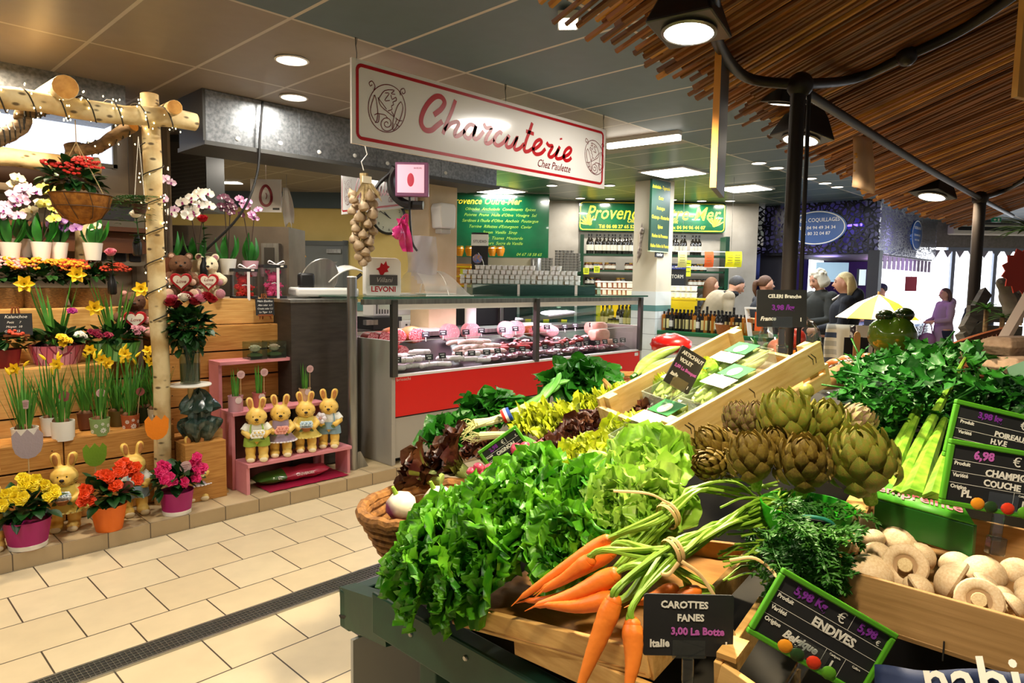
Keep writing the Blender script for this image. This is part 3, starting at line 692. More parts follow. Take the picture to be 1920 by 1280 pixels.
# glass cubes with preserved roses
M_glass=glass('clear_glass','e6efe8',.25);M_moss=mat('moss','43521e',.9,c2='2c3a14',ns=80,bump=.4)
for px,m,lb,Yo in ((478,'f0e6d2','glass cube with a cream rose on moss',.05),(514,'eed6c6','glass cube with a blush rose on moss',.05),(536,'7a1420','glass cube with a dark red rose, half hidden behind its neighbours',.12),(558,'d86a8c','glass cube with a pink rose at the end of the upper pink shelf',.09)):
    p=on_y(px,665,y3+Yo);t=thing('rose_cube',lb,'flower',(p.x,p.y,zt3),group='roses in glass cubes');s=.062 if px in (478,514) else .05
    g=MB(); 
    for a,b_ in (((0,-s,s),(2*s,.004,2*s)),((0,s,s),(2*s,.004,2*s)),((-s,0,s),(.004,2*s,2*s)),((s,0,s),(.004,2*s,2*s)),((0,0,.004),(2*s,2*s,.008))): g.box(a,b_)
    g.build('glass_cube',M_glass,t,smooth=False)
    mb=MB();mb.ell((0,0,.022),(s*.9,s*.9,.024),n=14,k=6);mb.build('moss',M_moss,t)
    inst('rose_head','cuberose'+m,f_rose,[mat('rose_'+m,m,.6),M_dkg],t,T(0,0,.05) @ S(1.25))
# soil bag
p=on_z(560,905,SZ);t=thing('soil_bag','pink and green bag of potting soil lying under the pink shelf','bag',(p.x,yf+.14,SZ),-.05)
def fbag(u,v):
    a=2*pi*v;x=(u-.5)*.56;k=(1-abs(2*u-1)**4)**.5*.9+.04;return (x,.10*cos(a)*(k*.6+.4),.052+.045*k*sin(a)+.006*sin(x*40+a*3)*k)
b=MB();b.sheet(fbag,22,16)
b.m=[1 if (i//16) < 8 else 0 for i in range(len(b.f))]
b.build('bag_body',[mat('bag_pink','b5344c',.3,coat=.4),mat('bag_green','3c6a22',.3,coat=.4)],t)
write(t,[('UNIVERSEL',.06,0,.028),('6L',-.13,.0,.032)],frame((0,-.098,.06),(1,0,0),(0,.35,1)),mat('print_white','ece4dc',.5),world=False)
t=thing('plastic_sheet','crumpled red plastic sheet spread under the pink shelf','sheet',(p.x+.05,yf+.08,SZ))
b=MB();b.sheet(lambda u,v: ((u-.5)*.62,(v-.5)*.26,.004+.006*abs(sin(u*17+v*9))),20,8);b.build('sheet',mat('sheet_red','a02040',.35),t)
# stool, table, wrapped bundle, rose vase
p=at(357,719,on_y(357,719,4.55).dot(FW) if False else (on_y(357,719,4.55)-CAM).dot(FW));zt=p.z
t=thing('round_stool_table','small round white table carrying the tall vase of roses','table',(p.x,p.y,SZ))
MB().lathe([(0,zt-SZ-.012),(.125,zt-SZ-.012),(.128,zt-SZ-.006),(.125,zt-SZ),(0,zt-SZ)],28).build('tabletop',M_whp,t)
MB().tube([(0,0,0),(0,0,zt-SZ-.012)],.018,10).build('column',mat('table_col','b59a62',.5),t);MB().lathe([(0,0),(.09,0),(.08,.012),(0,.014)],20).build('foot',M_whp,t)
tb=p.copy()
r=random.Random(77);t=thing('wrapped_bundle','bundle wrapped in crinkled dark green film under the round white table','bundle',(tb.x+.05,tb.y+.0,.47))
def fw_(u,v):
    a=2*pi*v;k=sin(pi*min(1,u*.9+.1))**.6;rr=.125*k*(1+.14*sin(a*5+u*6)+.1*sin(a*11-u*9));rr *= .55 if .42 < u < .58 else 1
    return (rr*cos(a),rr*.8*sin(a),u*.34+.012*sin(a*7))
b=MB();b.sheet(fw_,18,40);b.build('film_wrap',mat('film_green','24382f',.22,c2='5d7068',ns=16,lo=.5,hi=.75,spec=.8),t,ang=25)
b=MB();b.box((0,0,-.19),(.26,.2,.38));b.build('box_inside',M_wood,t,smooth=False)
t=thing('rose_vase','tall clear glass vase of red, white and pink roses on the round white table','vase',(tb.x,tb.y,zt))
MB().lathe([(.058,.0),(.06,.002),(.065,.30),(.0625,.30),(.057,.012),(0,.012)],24,cap=False).build('glass_vase',M_glass,t)
MB().lathe([(0,.013),(.055,.013),(.058,.13),(0,.13)],20).build('water',mat('vase_water','4c5a44',.1,alpha=.55),t)
mb=MB();bush(mb,(0,0,.36),(.14,.12,.16),260,.07,.06,r,-.9); 
for k in range(12): a=k*.52;mb.tube([(.03*cos(a),.03*sin(a),.02),(.04*cos(a+2),.04*sin(a+2),.25),(.09*cos(a),.08*sin(a),.5)],.003,5)
mb.build('stems_and_leaves',M_dkg,t)
for k,(x,z,c_) in enumerate([(-.12,.545,'8f0f1e'),(-.095,.565,'d0607e'),(-.03,.575,'efe6d4'),(.02,.55,'8a1020'),(.055,.57,'d88098'),(.085,.56,'efe6d4'),(.12,.565,'9c0f1c'),(-.07,.53,'7a0c18'),(-.005,.585,'a01422'),(.10,.585,'9c0f1c')]):
    q=V((x,r.uniform(-.07,.03),z-.035));inst('rose','rose'+c_,f_rose,[mat('rose_'+c_,c_,.6),M_dkg],t,aim(q,(x*2,-.5,1.2)) @ S(1.15))

# ------------------------------------------------------------------ flower shop, upper part
def birch_mat():
    m=mat('birch_bark','b99a64',.75,c2='dcc898',ns=7,lo=.35,hi=.6,bump=.2,bs=30);nt=m.node_tree;N=nt.nodes.new;L=nt.links.new;b=nt.nodes['Principled BSDF']
    tc=N('ShaderNodeTexCoord');src=b.inputs['Base Color'].links[0].from_socket
    v=N('ShaderNodeTexVoronoi');v.inputs['Scale'].default_value=11;mp=N('ShaderNodeMapping');mp.inputs['Scale'].default_value=(1,1,2.2);L(tc.outputs['Object'],mp.inputs[0]);L(mp.outputs[0],v.inputs['Vector'])
    r_=N('ShaderNodeValToRGB');r_.color_ramp.elements[0].position=.13;r_.color_ramp.elements[1].position=.24;r_.color_ramp.elements[0].color=lin('4a3a2a');r_.color_ramp.elements[1].color=(1,1,1,1);L(v.outputs['Distance'],r_.inputs[0])
    mx=N('ShaderNodeMix');mx.data_type='RGBA';mx.blend_type='MULTIPLY';mx.inputs['Factor'].default_value=.85;L(src,mx.inputs['A']);L(r_.outputs[0],mx.inputs['B']);L(mx.outputs['Result'],b.inputs['Base Color'])
    return m
M_birch=birch_mat();M_cut=mat('wood_cut_end','d29a4c',.7,c2='b97f38',ns=25);M_bdk=mat('birch_dark','8a6f4c',.75,c2='5f4a30',ns=14,stretch=(1,1,4),bump=.3)
PY=4.58
t=thing('birch_arch','arch of birch logs with fairy lights over the flower stall','arch',on_z(310,905,SZ))
def log(name,pts,r,m=M_birch,n=14):
    k=len(pts);rs=[r*(1+.05*sin(i*2.1)) for i in range(k)]
    o=MB().tube(pts,rs,n).build(name,m,t,world=True); 
    for e,q in ((pts[0],pts[1]),(pts[-1],pts[-2])):
        MB().lathe([(0,.003),(r*.9,.003),(r*.97,0)],n,M=aim(e,V(e)-V(q)),cap=False).build('cut_end',M_cut,o,world=True)
def seg(a,b,n=8,w=.01):
    a,b=V(a),V(b);return [a+(b-a)*(i/n)+V((sin(i*1.7)*w,cos(i*2.3)*w,sin(i*1.1)*w))*(0 if i in (0,n) else 1) for i in range(n+1)]
pt=[on_y(280,177,PY),on_y(286,300,PY),on_y(289,400,PY),on_y(293,500,PY),on_y(297,600,PY),on_y(303,690,PY),on_y(305,900,PY)];pt[-1].z=SZ
log('post',pt,.052)
log('front_beam',seg(on_y(-40,180,PY-.1),on_y(366,229,PY-.1),8),.056)
log('cross_log',seg(on_y(123,163,PY-.28),on_y(60,200,5.6),4),.062);log('cross_log',seg(on_y(328,201,PY-.22),on_y(270,230,5.5),4),.042)
log('back_beam',seg(on_y(-60,290,5.55),on_y(186,311,5.55),6),.06);log('back_post',seg(on_y(152,402,5.6),on_y(163,520,5.6),4),.055)
log('stub_log',seg(on_y(136,270,5.5),on_y(138,320,5.5),3),.055,M_bdk)
br1=cr([on_y(-10,262,PY),on_y(18,250,PY),on_y(42,232,PY),on_y(44,212,PY),on_y(70,205,PY),on_y(95,196,PY-.05)],4);br2=cr([on_y(150,282,PY+.6),on_y(185,275,PY+.4),on_y(215,255,PY+.15),on_y(250,235,PY)],4)
log('branch',br1,.042,M_bdk,10);log('branch',br2,.038,M_bdk,10)
# fairy lights
t2=thing('fairy_lights','string of tiny warm fairy lights wound round the birch logs','string lights',pt[0]);r=random.Random(5)
def wind(a,b,R_,turns,n):
    a,b=V(a),V(b);d=(b-a).normalized();x=d.orthogonal().normalized();y=d.cross(x)
    return [a+(b-a)*(i/n)+(x*cos(turns*2*pi*i/n)+y*sin(turns*2*pi*i/n))*R_ for i in range(n+1)]
M_cab=mat('light_cable','2a2418',.6);M_led=mat('fairy_bulb','ffe9a8',.4,emit=14)
paths=[wind(on_y(-30,181,PY-.1),on_y(340,226,PY-.1),.068,7,80),wind(pt[0]+V((0,0,-.3)),pt[4],.066,6,70)]
for bb,R_ in ((br1,.052),(br2,.048)):
    w_=[]
    for i in range(len(bb)-1): w_ += [bb[i]+(bb[i+1]-bb[i])*(k/4)+V((0,cos((i*4+k)*1.1),sin((i*4+k)*1.1)))*R_ for k in range(4)]
    paths.append(w_)
nb_=0
for P in paths:
    MB().tube(P,.004,5).build('cable',M_cab,t2,world=True)
more=MB()
bulbs=[]
for P,n in zip(paths,(95,60,22,22)):
    for k in range(n): q=P[int(r.random()*(len(P)-1))];bulbs.append(q+sph(r)*r.uniform(.01,.045))
def fb(mb): mb.ell((0,0,0),(.0036,.0036,.0055),n=6,k=4)
for k,q in enumerate(bulbs):
    if k < 100: inst('bulb','fairy',fb,M_led,t2,T(*(WM[t2.name].inverted() @ q)))
    else: more.ell(q,(.0036,.0036,.0055),n=6,k=4)
o=more.build('more_bulbs',M_led,t2,world=True);o['kind']='stuff'
# window light above
struct(MB().box((0,0,0),(1.1,.36,.02),frame(on_y(55,246,6.2),(1,0,0),(0,0,1))).build('window_2',mat('window_glow','e2ecff',1,emit=1.8),smooth=False))
fr=MB();Mx=frame(on_y(55,246,6.2),(1,0,0),(0,0,1))
for x,y,w_,h_ in ((.56,0,.03,.42),(0,-.19,1.15,.03),(0,.19,1.15,.03)): fr.box((x,y,.02),(w_,h_,.04),Mx)
struct(fr.build('trim_window',mat('trim_grey','8c8678',.6),smooth=False))

# hanging basket with red kalanchoe
p=on_y(152,366,4.55);t=thing('hanging_basket','hanging coir basket of red flowers under the birch arch','plant',p)
MB().lathe([(0,-.165),(.05,-.158),(.10,-.125),(.14,-.07),(.158,0),(.15,0),(.13,-.06),(0,-.08)],24).build('coir_bowl',mat('coir','a0661f',.9,c2='7c4a14',ns=40,bump=.5),t)
mb=MB()
for k in range(8): a=k*pi/4;mb.tube([(.162*cos(a),.162*sin(a),.002),(.145*cos(a+.15),.145*sin(a+.15),-.07),(.1*cos(a+.3),.1*sin(a+.3),-.13),(.0,.0,-.17)],.0022,5)
for rr,zz in ((.162,.002),(.147,-.07)): mb.tube([(rr*cos(i*pi/12),rr*sin(i*pi/12),zz) for i in range(25)],.003,5)
mb.build('wire_frame',mat('wire_brown','4a3018',.6),t)
r=random.Random(31);mb=MB();bush(mb,(-.03,0,.07),(.15,.11,.11),120,.075,.06,r,-.3);mb.build('leaves',M_dkg,t)
def f_kal(mb):
    for k in range(9): a=k*.7;q=.012*sqrt(k);mb.ell((q*cos(a),q*sin(a),.006-q*.15),(.010,.010,.006),n=6,k=4)
def cluster(parent,key,colr,pts,s=1.0):
    for q in pts: inst('flower_cluster','kal'+colr,f_kal,mat('kal_'+colr,colr,.55),parent,aim(q,(rnd.uniform(-.3,.3),-.5,1)) @ S(s))
cluster(t,'k','c8281a',[(-.12,-.06,.15),(-.16,-.03,.16),(-.06,-.08,.15),(-.02,-.07,.18),(.02,-.08,.165),(.06,-.06,.17),(.0,-.03,.2),(-.07,-.09,.12),(.04,-.05,.2)],1.25)
hk=on_y(141,225,4.5)-p
for q in ((-.15,0,0),(.08,-.13,0),(.1,.12,0)): MB().tube([q,(hk.x,hk.y,hk.z-.12),tuple(hk)],.0025,5).build('hanger_cord',mat('cord_jute','b39a68',.8),t)
# hanging fern
p=on_y(262,382,4.5);t=thing('hanging_fern','small fern hanging by white cords beside the birch post','plant',p)
MB().lathe([(0,-.06),(.03,-.06),(.045,0),(.04,0),(0,-.01)],14).build('pot',mat('pot_choco','3e2415',.6),t);mb=MB();r=random.Random(3)
for k in range(26):
    a=r.uniform(1.9,5.2);L=r.uniform(.09,.21);P=cr([(0,0,0),(L*.5*cos(a),L*.5*sin(a),.04),(L*cos(a),L*sin(a),r.uniform(-.12,.03))],5)
    for i in range(1,len(P)):
        for s in (-1,1): leaf(mb,P[i],(cos(a+s*1.2),sin(a+s*1.2),0),(0,0,1),.03,.012,n=2)
mb.build('fronds',mat('fern','2f5a2a',.6,c2='3f7238',ns=20),t)
for dx in (-.03,.03): MB().tube([(dx,0,0),(.01,.02,.4)],.002,5).build('cord',mat('cord_white','d8d2c0',.7),t)

# orchids
M_strap=mat('orchid_leaf','1f5a1c',.35,c2='2f7a28',ns=8)
def orchid(label,px,py,d,stem_px,pal,seed,nlv=5,potm=None,nfl=7,lean=0,spread=.07,fs=1.0):
    """py: pixel of the base; flowers sit round each stem tip (pixels)"""
    r=random.Random(seed);p=on_y(px,py,d)
    t=thing('potted_orchid',label,'plant',p,group='orchids behind the flower display')
    MB().lathe(pot_prof(.045,.062,.12),20).build('pot',potm or M_whp,t);mb=MB()
    for k in range(nlv):
        a=2*pi*k/nlv+r.random();L=r.uniform(.14,.22);leaf(mb,(.02*cos(a),.02*sin(a),.11),(cos(a)*.7,sin(a)*.4-.1,r.uniform(.7,1.3)),(cos(a),sin(a),.3),L,.065,curl=.35,n=6)
    mb.build('leaves',M_strap,t)
    for (sx,sy) in stem_px:
        e=on_y(sx,sy,d-.04)-p
        s=MB().tube(cr([(0,0,.11),(e.x*.3,e.y*.3,e.z*.5),(e.x*.8,e.y*.8,e.z*.85),tuple(e)],5),.0035,6).build('flower_stem',mat('orchid_stem','3a2a22',.5),t)
        for k in range(nfl):
            q=V((e.x+r.gauss(0,spread*.55),e.y+r.uniform(-.03,.02),e.z+r.uniform(-spread*1.2,spread*.9)))
            inst('flower','orc'+pal[0]+pal[1],f_orchid,[mat('orchid_'+pal[0],pal[0],.55,c2=pal[2] if len(pal) > 2 else None,ns=60,sss=.1),mat('orchid_lip_'+pal[1],pal[1],.5)],s,aim(q,(r.uniform(-.7,.2),-1,r.uniform(-.2,.5)),0) @ RZ(r.uniform(-.4,.4)) @ S(1.0*fs))
LAV=('c49ac4','7a2a78','e0c6dc');WHT=('f0ecdf','8a2460');YGR=('d6d84a','b8a02a','e4e48a');CRM=('e6dfc0','c8b060');DRK=('3a1428','e8d8d8','6a3048');PNK=('d070b8','8a1a78','ecc8e0');VIO=('9a66b0','6a2a88','b890c8')
orchid('big lavender orchid at the edge of the flower shop',20,490,5.35,[(12,385),(45,360)],LAV,41,5,nfl=9)
orchid('cream orchid behind the big lavender one',44,482,5.5,[(30,345),(58,385)],CRM,42,4,nfl=5)
orchid('yellow-green orchid beside the hanging basket',78,488,5.4,[(88,370),(103,390)],YGR,43,5,nfl=7)
orchid('violet orchid drooping below the hanging basket',110,488,5.45,[(110,408),(130,410)],VIO,44,5,nfl=4)
orchid('orchid with leaves only beside the birch back post',175,488,5.4,[(172,405)],CRM,45,5,nfl=1)
orchid('white orchid with purple lips behind the cream teddy',372,518,5.15,[(355,380),(383,378)],WHT,46,5,nfl=8,spread=.085,fs=1.05)
orchid('dark purple orchid with white edges',428,515,5.15,[(420,375),(432,388)],DRK,47,5,nfl=7,spread=.06,fs=.75)
orchid('pink and white orchid leaning before the zinc cabinet',470,518,5.15,[(452,372),(478,392)],PNK,48,5,potm=mat('pot_blush','d8a8b4',.4),nfl=5,spread=.06,fs=.75)
orchid('pale pink orchid just beside the birch post',316,515,5.1,[(318,385),(310,340)],('d8a8c8','a04088','ecd4e0'),49,4,potm=M_pbrn,nfl=3,fs=.8)
def lone_rose(label,px,pyb,pyt,d,colr):
    p=on_y(px,pyb,d);q=on_y(px,pyt,d)-p;t=thing('single_rose',label,'flower',p)
    MB().tube(cr([(0,0,0),(.008,0,q.z*.5),(0,0,q.z)],4),.0035,6).build('stem',M_dkg,t);mb=MB();r=random.Random(px)
    for k in range(9): a=r.uniform(0,6.28);leaf(mb,(0,0,q.z*r.uniform(.25,.85)),(cos(a),sin(a),.4),(0,0,1),.065,.045)
    mb.build('leaves',M_dkg,t);inst('rose_head','lr'+colr,f_rose,[mat('rose_'+colr,colr,.6),M_dkg],t,aim(V((0,0,q.z)),(-.3,-.5,1)) @ S(1.1))
    MB().lathe([(.02,0),(.028,.01),(.028,.08),(.014,.12),(.016,.14)],14).build('bud_vase',mat('vase_black','1a1a1c',.3),t)
lone_rose('single red rose in a black bud vase before the cream teddy',383,520,415,4.97,'b01420')
lone_rose('single white rose beside the birch post',258,480,407,4.8,'ece4d2')
lone_rose('single pink rose above the red chrysanthemums',211,552,478,5.15,'e08aa0')
# chrysanthemum baskets on the top tier
def mums(label,px,py,d,colr,W,seed,c2=None):
    r=random.Random(seed);p=on_y(px,py,d);p.z=1.325;t=thing('chrysanthemum_basket',label,'plant',p,group='wicker baskets of chrysanthemums')
    MB().lathe(pot_prof(.10,.125,.13),24,sx=1.15).build('wicker_pot',mat('wicker','8a6430',.8,c2='5c3f1c',ns=60,stretch=(1,1,6),bump=.6),t)
    mb=MB();bush(mb,(0,0,.19),(W,.13,.10),110,.06,.05,r,-.2);mb.build('leaves',M_dkg,t)
    cluster(t,'m',colr,[(r.uniform(-W,W),r.uniform(-.12,.08),.29+r.uniform(-.025,.025)) for k in range(34)],1.15)
mums('orange chrysanthemums in a wicker basket in the middle of the top tier',82,575,5.35,'f0921e',.21,61)
mums('rust-red chrysanthemums in a wicker basket near the birch post',170,575,5.4,'a8341a',.19,62)
mums('dusty pink chrysanthemums in a wicker basket at the edge of the top tier',4,580,5.35,'d89a9a',.17,63)
# primrose baskets on the middle tier
def primbasket(label,px,d,m,seed,flowers,daff):
    r=random.Random(seed);p=on_y(px,690,d);p.z=.985;t=thing('planted_basket',label,'plant',p,group='baskets of spring flowers')
    MB().lathe(pot_prof(.105,.135,.12),24,sx=1.15).build('basket',m,t);mb=MB();bush(mb,(0,0,.14),(.17,.13,.06),80,.085,.06,r,-.1);mb.build('leaves',M_dkg,t)
    for colr,pts in flowers:
        for q in pts:
            for k in range(2): inst('flower','ros'+colr,f_rosette,[mat('begonia_'+colr,colr,.5,c2=colr,ns=10)],t,aim(V(q)+sph(r)*.018,(r.uniform(-.5,.2),-1,1),r.random()*6) @ S(.85))
    mb=MB()
    for k in range(22): a=r.uniform(0,6.28);blade(mb,(.03*cos(a),.03*sin(a),.12),(cos(a)*.25,sin(a)*.25,1),r.uniform(.25,.46),.016,r.uniform(.05,.35))
    mb.build('daffodil_leaves',M_daf,t)
    for x,z in daff:
        e=V((x,-.1,z));s=MB().tube(cr([(x*.1,0,.12),(x*.6,-.03,z*.7),(x*.9,-.08,z+.02),tuple(e)],4),.004,5).build('stem',M_daf,t)
        inst('flower','daff',f_daffodil,[M_yelp,M_yelp],s,aim(e,V((rnd.uniform(-.5,.1),-1,.1))) @ S(1.25))
    return t
primbasket('pink check basket of primroses with two tall daffodils',108,5.02,brickmat('check_pink','c8486c','e8a8b8','8a2a48',.03,.03,.002,.5,bump=.4),71,[('f2c81e',[(-.01,-.14,.17),(.03,-.14,.17),(.0,-.15,.15)]),('f0ece0',[(.10,-.1,.19),(.14,-.06,.18)]),('a01878',[(.07,-.05,.33)])],[(-.17,.50),(.10,.56)])
primbasket('green check basket of crimson primroses with daffodils',217,5.02,brickmat('check_green','3f9a3a','8fc87a','1f5a1c',.03,.03,.002,.5,bump=.4),72,[('8a1038',[(-.12,-.1,.19),(-.08,-.12,.18),(-.14,-.08,.2)]),('c0808c',[(.10,-.1,.2),(.13,-.09,.19)])],[(-.14,.35),(.14,.47)])
p=on_y(12,690,4.98);t=thing('potted_kalanchoe','dark red pot of orange-red flowers at the edge of the middle tier','plant',(p.x,p.y,.985));r=random.Random(8)
MB().lathe(pot_prof(.06,.08,.11),20).build('pot',mat('pot_wine','7a1418',.5),t);mb=MB();bush(mb,(0,0,.15),(.11,.09,.06),60,.07,.055,r);mb.build('leaves',M_dkg,t);cluster(t,'x','b83a1c',[(r.uniform(-.09,.09),r.uniform(-.08,.02),.22) for k in range(10)],1.2)
# small chalkboards
M_slate=mat('slate_black','191a1c',.6,c2='202124',ns=12);M_chalk=mat('chalk_white','e8e6de',.8);M_ease=mat('easel_wood','8a4a20',.6)
def easel_board(label,cx,cy,d,w_,h_,lines,tilt=-.12):
    p=on_y(cx,cy,d);t=thing('easel_chalkboard',label,'sign',p,-.15,group='small easel chalkboards');Mx=frame((0,0,0),(1,0,0),(0,-tilt,1))
    MB().box((0,0,-.004),(w_,h_,.008),Mx).build('slate',M_slate,t,smooth=False);e=MB()
    for s in (-1,1): e.bar((s*w_*.3,.0,-h_*.75),(s*.012,.03,h_*.78),.008,.008)
    e.bar((0,.06,-h_*.75),(0,.03,h_*.78),.008,.008);e.bar((-w_*.4,-.006,-h_*.5),(w_*.4,-.006,-h_*.5),.008,.014);e.build('easel',M_ease,t,smooth=False)
    write(t,lines,Mx @ T(0,0,.001),M_chalk,world=False)
S_=dict(shear=.25)
easel_board('small chalkboard with easel on the pale board, before the acrylic cases',497,575,4.85,.135,.125,[('Nain Etoilles',.0,.042,.022,S_),('Alto oder  6,5',0,.012,.018,S_),('Creale oder 5,5',0,-.014,.018,S_),('Le Tiger  5,5',0,-.04,.018,S_)])
easel_board('small chalkboard among the primrose pots on the middle tier',30,608,4.9,.16,.13,[('Kalanchoe',.0,.045,.026,S_),('Petit     7',-.01,.012,.018,S_),('Moyen  10',-.01,-.014,.018,S_),('Grand  15',-.02,-.04,.018,S_)])

# teddies
def teddy(label,M,fur,muz,scarf,words_):
    t=thing('teddy_bear',label,'soft toy',M=M,group='teddy bears holding love hearts');m=mat('fur_'+fur,fur,.95,c2=fur,ns=60,bump=.6);mz=mat('fur_'+muz,muz,.95,c2=muz,ns=60,bump=.6)
    b=MB();b.ell((0,0,.10),(.08,.07,.10));b.ell((0,-.01,.235),(.075,.068,.07));b.ell((0,-.06,.222),(.034,.03,.028))
    for s in (-1,1):
        b.ell((s*.055,.01,.295),(.028,.016,.028));b.tube([(s*.06,-.01,.16),(s*.10,-.05,.13),(s*.085,-.09,.12)],[.035,.034,.03],10);b.tube([(s*.05,-.02,.04),(s*.075,-.09,.035)],[.042,.038],10)
    o=b.build('body',m,t);q=o.modifiers.new('weld','REMESH');q.mode='VOXEL';q.voxel_size=.007;q.use_smooth_shade=True
    for s in (-1,1):
        MB().ell((s*.078,-.118,.035),(.033,.014,.034)).build('foot_pad',mz,t);MB().ell((s*.07,-.105,.115),(.026,.018,.024)).build('paw_pad',mz,t);MB().ell((s*.055,-.006,.295),(.017,.006,.017)).build('inner_ear',mz,t)
        MB().ell((s*.028,-.072,.25),(.007,.005,.008),n=8,k=6).build('eye',M_blk,t)
    MB().ell((0,-.09,.228),(.011,.007,.008),n=8,k=6).build('nose',M_blk,t)
    def hp(s): return [(s*(.016*sin(a)**3),s*(.013*cos(a)-.005*cos(2*a)-.002*cos(3*a)-.001*cos(4*a))) for a in [2*pi*i/28 for i in range(28)]]
    Mx=frame((0,-.105,.125),(1,0,0),(0,-.15,1));h=MB().prism(hp(4.3),.03,Mx).build('heart_cushion',mat('heart_red','a8141c',.8),t,bevel=.006)
    h2=MB().prism(hp(3.2),.004,Mx @ T(0,.002,.03)).build('heart_front',mat('heart_cream','e8dfcc',.85),h,smooth=False)
    write(h2,[(w_,0,y,.032,dict(shear=.3)) for w_,y in words_],Mx @ T(0,0,.035),mat('heart_stitch','8a1a20',.7),world=False)
    return t
zt=1.39
p=on_y(340,550,5.03);teddy('brown teddy with a red Love heart, beside the birch post',T(p.x,p.y,zt) @ RZ(-.35),'6a4a34','c9a690',0,[('Love',.0)])
p=on_y(390,550,5.02);teddy('cream teddy with a red Love you heart, behind the single red rose',T(p.x,p.y,zt) @ RZ(-.35),'d9cba8','a8707a',0,[('Love',.014),('you',-.016)])
p=on_y(252,600,5.12);teddy('brown teddy with a Love heart half hidden behind the green basket daffodils',T(p.x,p.y,1.13) @ RZ(-.25),'5c3f2e','c9948c',0,[('Love',.0)])
# acrylic cases with rose bears
M_acr=glass('acrylic','fbfbfb',.15);M_ribb=mat('ribbon_white','e6e0e0',.5)
def rosebear(label,px,d,w_,h_,colr):
    p=on_y(px,550,d);t=thing('gift_case',label,'gift box',(p.x,p.y,zt),-.25,group='acrylic cases with rose bears');g=MB()
    for c_,s_ in (((0,-w_/2,h_/2),(w_,.003,h_)),((0,w_/2,h_/2),(w_,.003,h_)),((-w_/2,0,h_/2),(.003,w_,h_)),((w_/2,0,h_/2),(.003,w_,h_))): g.box(c_,s_)
    g.build('clear_walls',M_acr,t,smooth=False);MB().box((0,0,.008),(w_+.006,w_+.006,.016)).build('base',M_slate,t,smooth=False);MB().box((0,0,h_+.008),(w_+.012,w_+.012,.022)).build('lid',M_slate,t,smooth=False)
    rb=MB();rb.box((w_*.12,-w_/2-.004,h_/2),(.02,.002,h_+.03));rb.box((w_*.12,0,h_+.021),(.02,w_+.014,.002));rb.box((w_*.12,-w_/2-.008,h_+.02),(.02,.01,.004))
    for s in (-1,1): rb.tube(cr([(w_*.12,-w_*.2,h_+.022),(w_*.12+s*.05,-w_*.25,h_+.05),(w_*.12+s*.06,-w_*.2,h_+.03),(w_*.12,-w_*.2,h_+.022)],4),.006,6,flat=.3)
    rb.build('ribbon',M_ribb,t);MB().box((w_*.3,-w_/2-.007,h_+.009),(.022,.002,.012)).build('sticker',M_whp,t,smooth=False)
    m=mat('foamrose_'+colr,colr,.7);b=MB();r=random.Random(px)
    cs=[((0,0,h_*.30),.30*w_),((0,-.005,h_*.66),.27*w_),((-.25*w_,0,h_*.86),.1*w_),((.25*w_,0,h_*.86),.1*w_),((-.3*w_,-.02,h_*.4),.12*w_),((.3*w_,-.02,h_*.4),.12*w_),((-.2*w_,-.04,h_*.12),.15*w_),((.2*w_,-.04,h_*.12),.15*w_)]
    for c_,rr in cs: b.ell(c_,rr*.9,n=12,k=8)
    for c_,rr in cs:
        for k in range(int(rr*rr*9000)+4):
            q=sph(r);b.ell(V(c_)+q*rr,(.0085,.0085,.0085),n=6,k=4)
    b.build('rose_bear',m,t,ang=180)
    MB().tube([(-.02,-.3*w_,h_*.47),(0,-.34*w_,h_*.5),(.02,-.3*w_,h_*.47),(.03,-.33*w_,h_*.35)],.005,6).build('bow',M_ribb,t)
rosebear('acrylic case with a red rose bear',457,5.02,.165,.20,'d0201c');rosebear('acrylic case with a pink rose bear',512,5.02,.165,.235,'e04880')
# shelf and socket panel behind the flowers
p=on_y(215,440,6.15);t=thing('socket_panel','pale electrical panel with black sockets behind the flower shop','panel',p);Mx=frame((0,0,0),(1,0,0),(0,0,1))
MB().box((0,-.02,.02),(.42,.46,.05),Mx).build('plate',mat('panel_cream','a89c84',.5),t,smooth=False,bevel=.006);MB().box((-.02,.17,.05),(.3,.11,.02),Mx).build('cover',mat('cover_grey','4a4a4e',.4),t,smooth=False)
for x,y in ((-.12,-.02),(.02,-.02),(-.12,-.17),(.02,-.17),(.13,-.17)): MB().box((x,y,.05),(.085,.085,.025),Mx).build('socket',mat('socket_black','222225',.4),t,smooth=False,bevel=.006)
t=thing('wall_shelf_board','brown shelf board behind the orchids','shelf',on_y(80,424,6.1));MB().box((0,-.1,0),(1.5,.22,.035)).build('board',mat('shelf_brown','6a3f22',.5),t,smooth=False);MB().box((0,-.1,-.1),(1.5,.02,.16)).build('valance',mat('shelf_brown','6a3f22',.5),t,smooth=False)
t=thing('duffel_bag','dark brown bag lying on a ledge below the bright window','bag',on_y(60,328,6.0));MB().ell((0,0,0),(.42,.12,.10)).build('bag_body',mat('bag_brown','3a2416',.7),t);MB().tube(cr([(-.2,-.05,.06),(-.1,-.1,.13),(.1,-.1,.13),(.2,-.05,.06)],4),.012,6).build('handle',mat('bag_brown','3a2416',.7),t)
t=thing('wall_ledge','narrow pale ledge below the bright window','shelf',on_y(60,350,6.1));MB().box((0,0,-.03),(1.4,.3,.05)).build('ledge',M_bei,t,smooth=False)

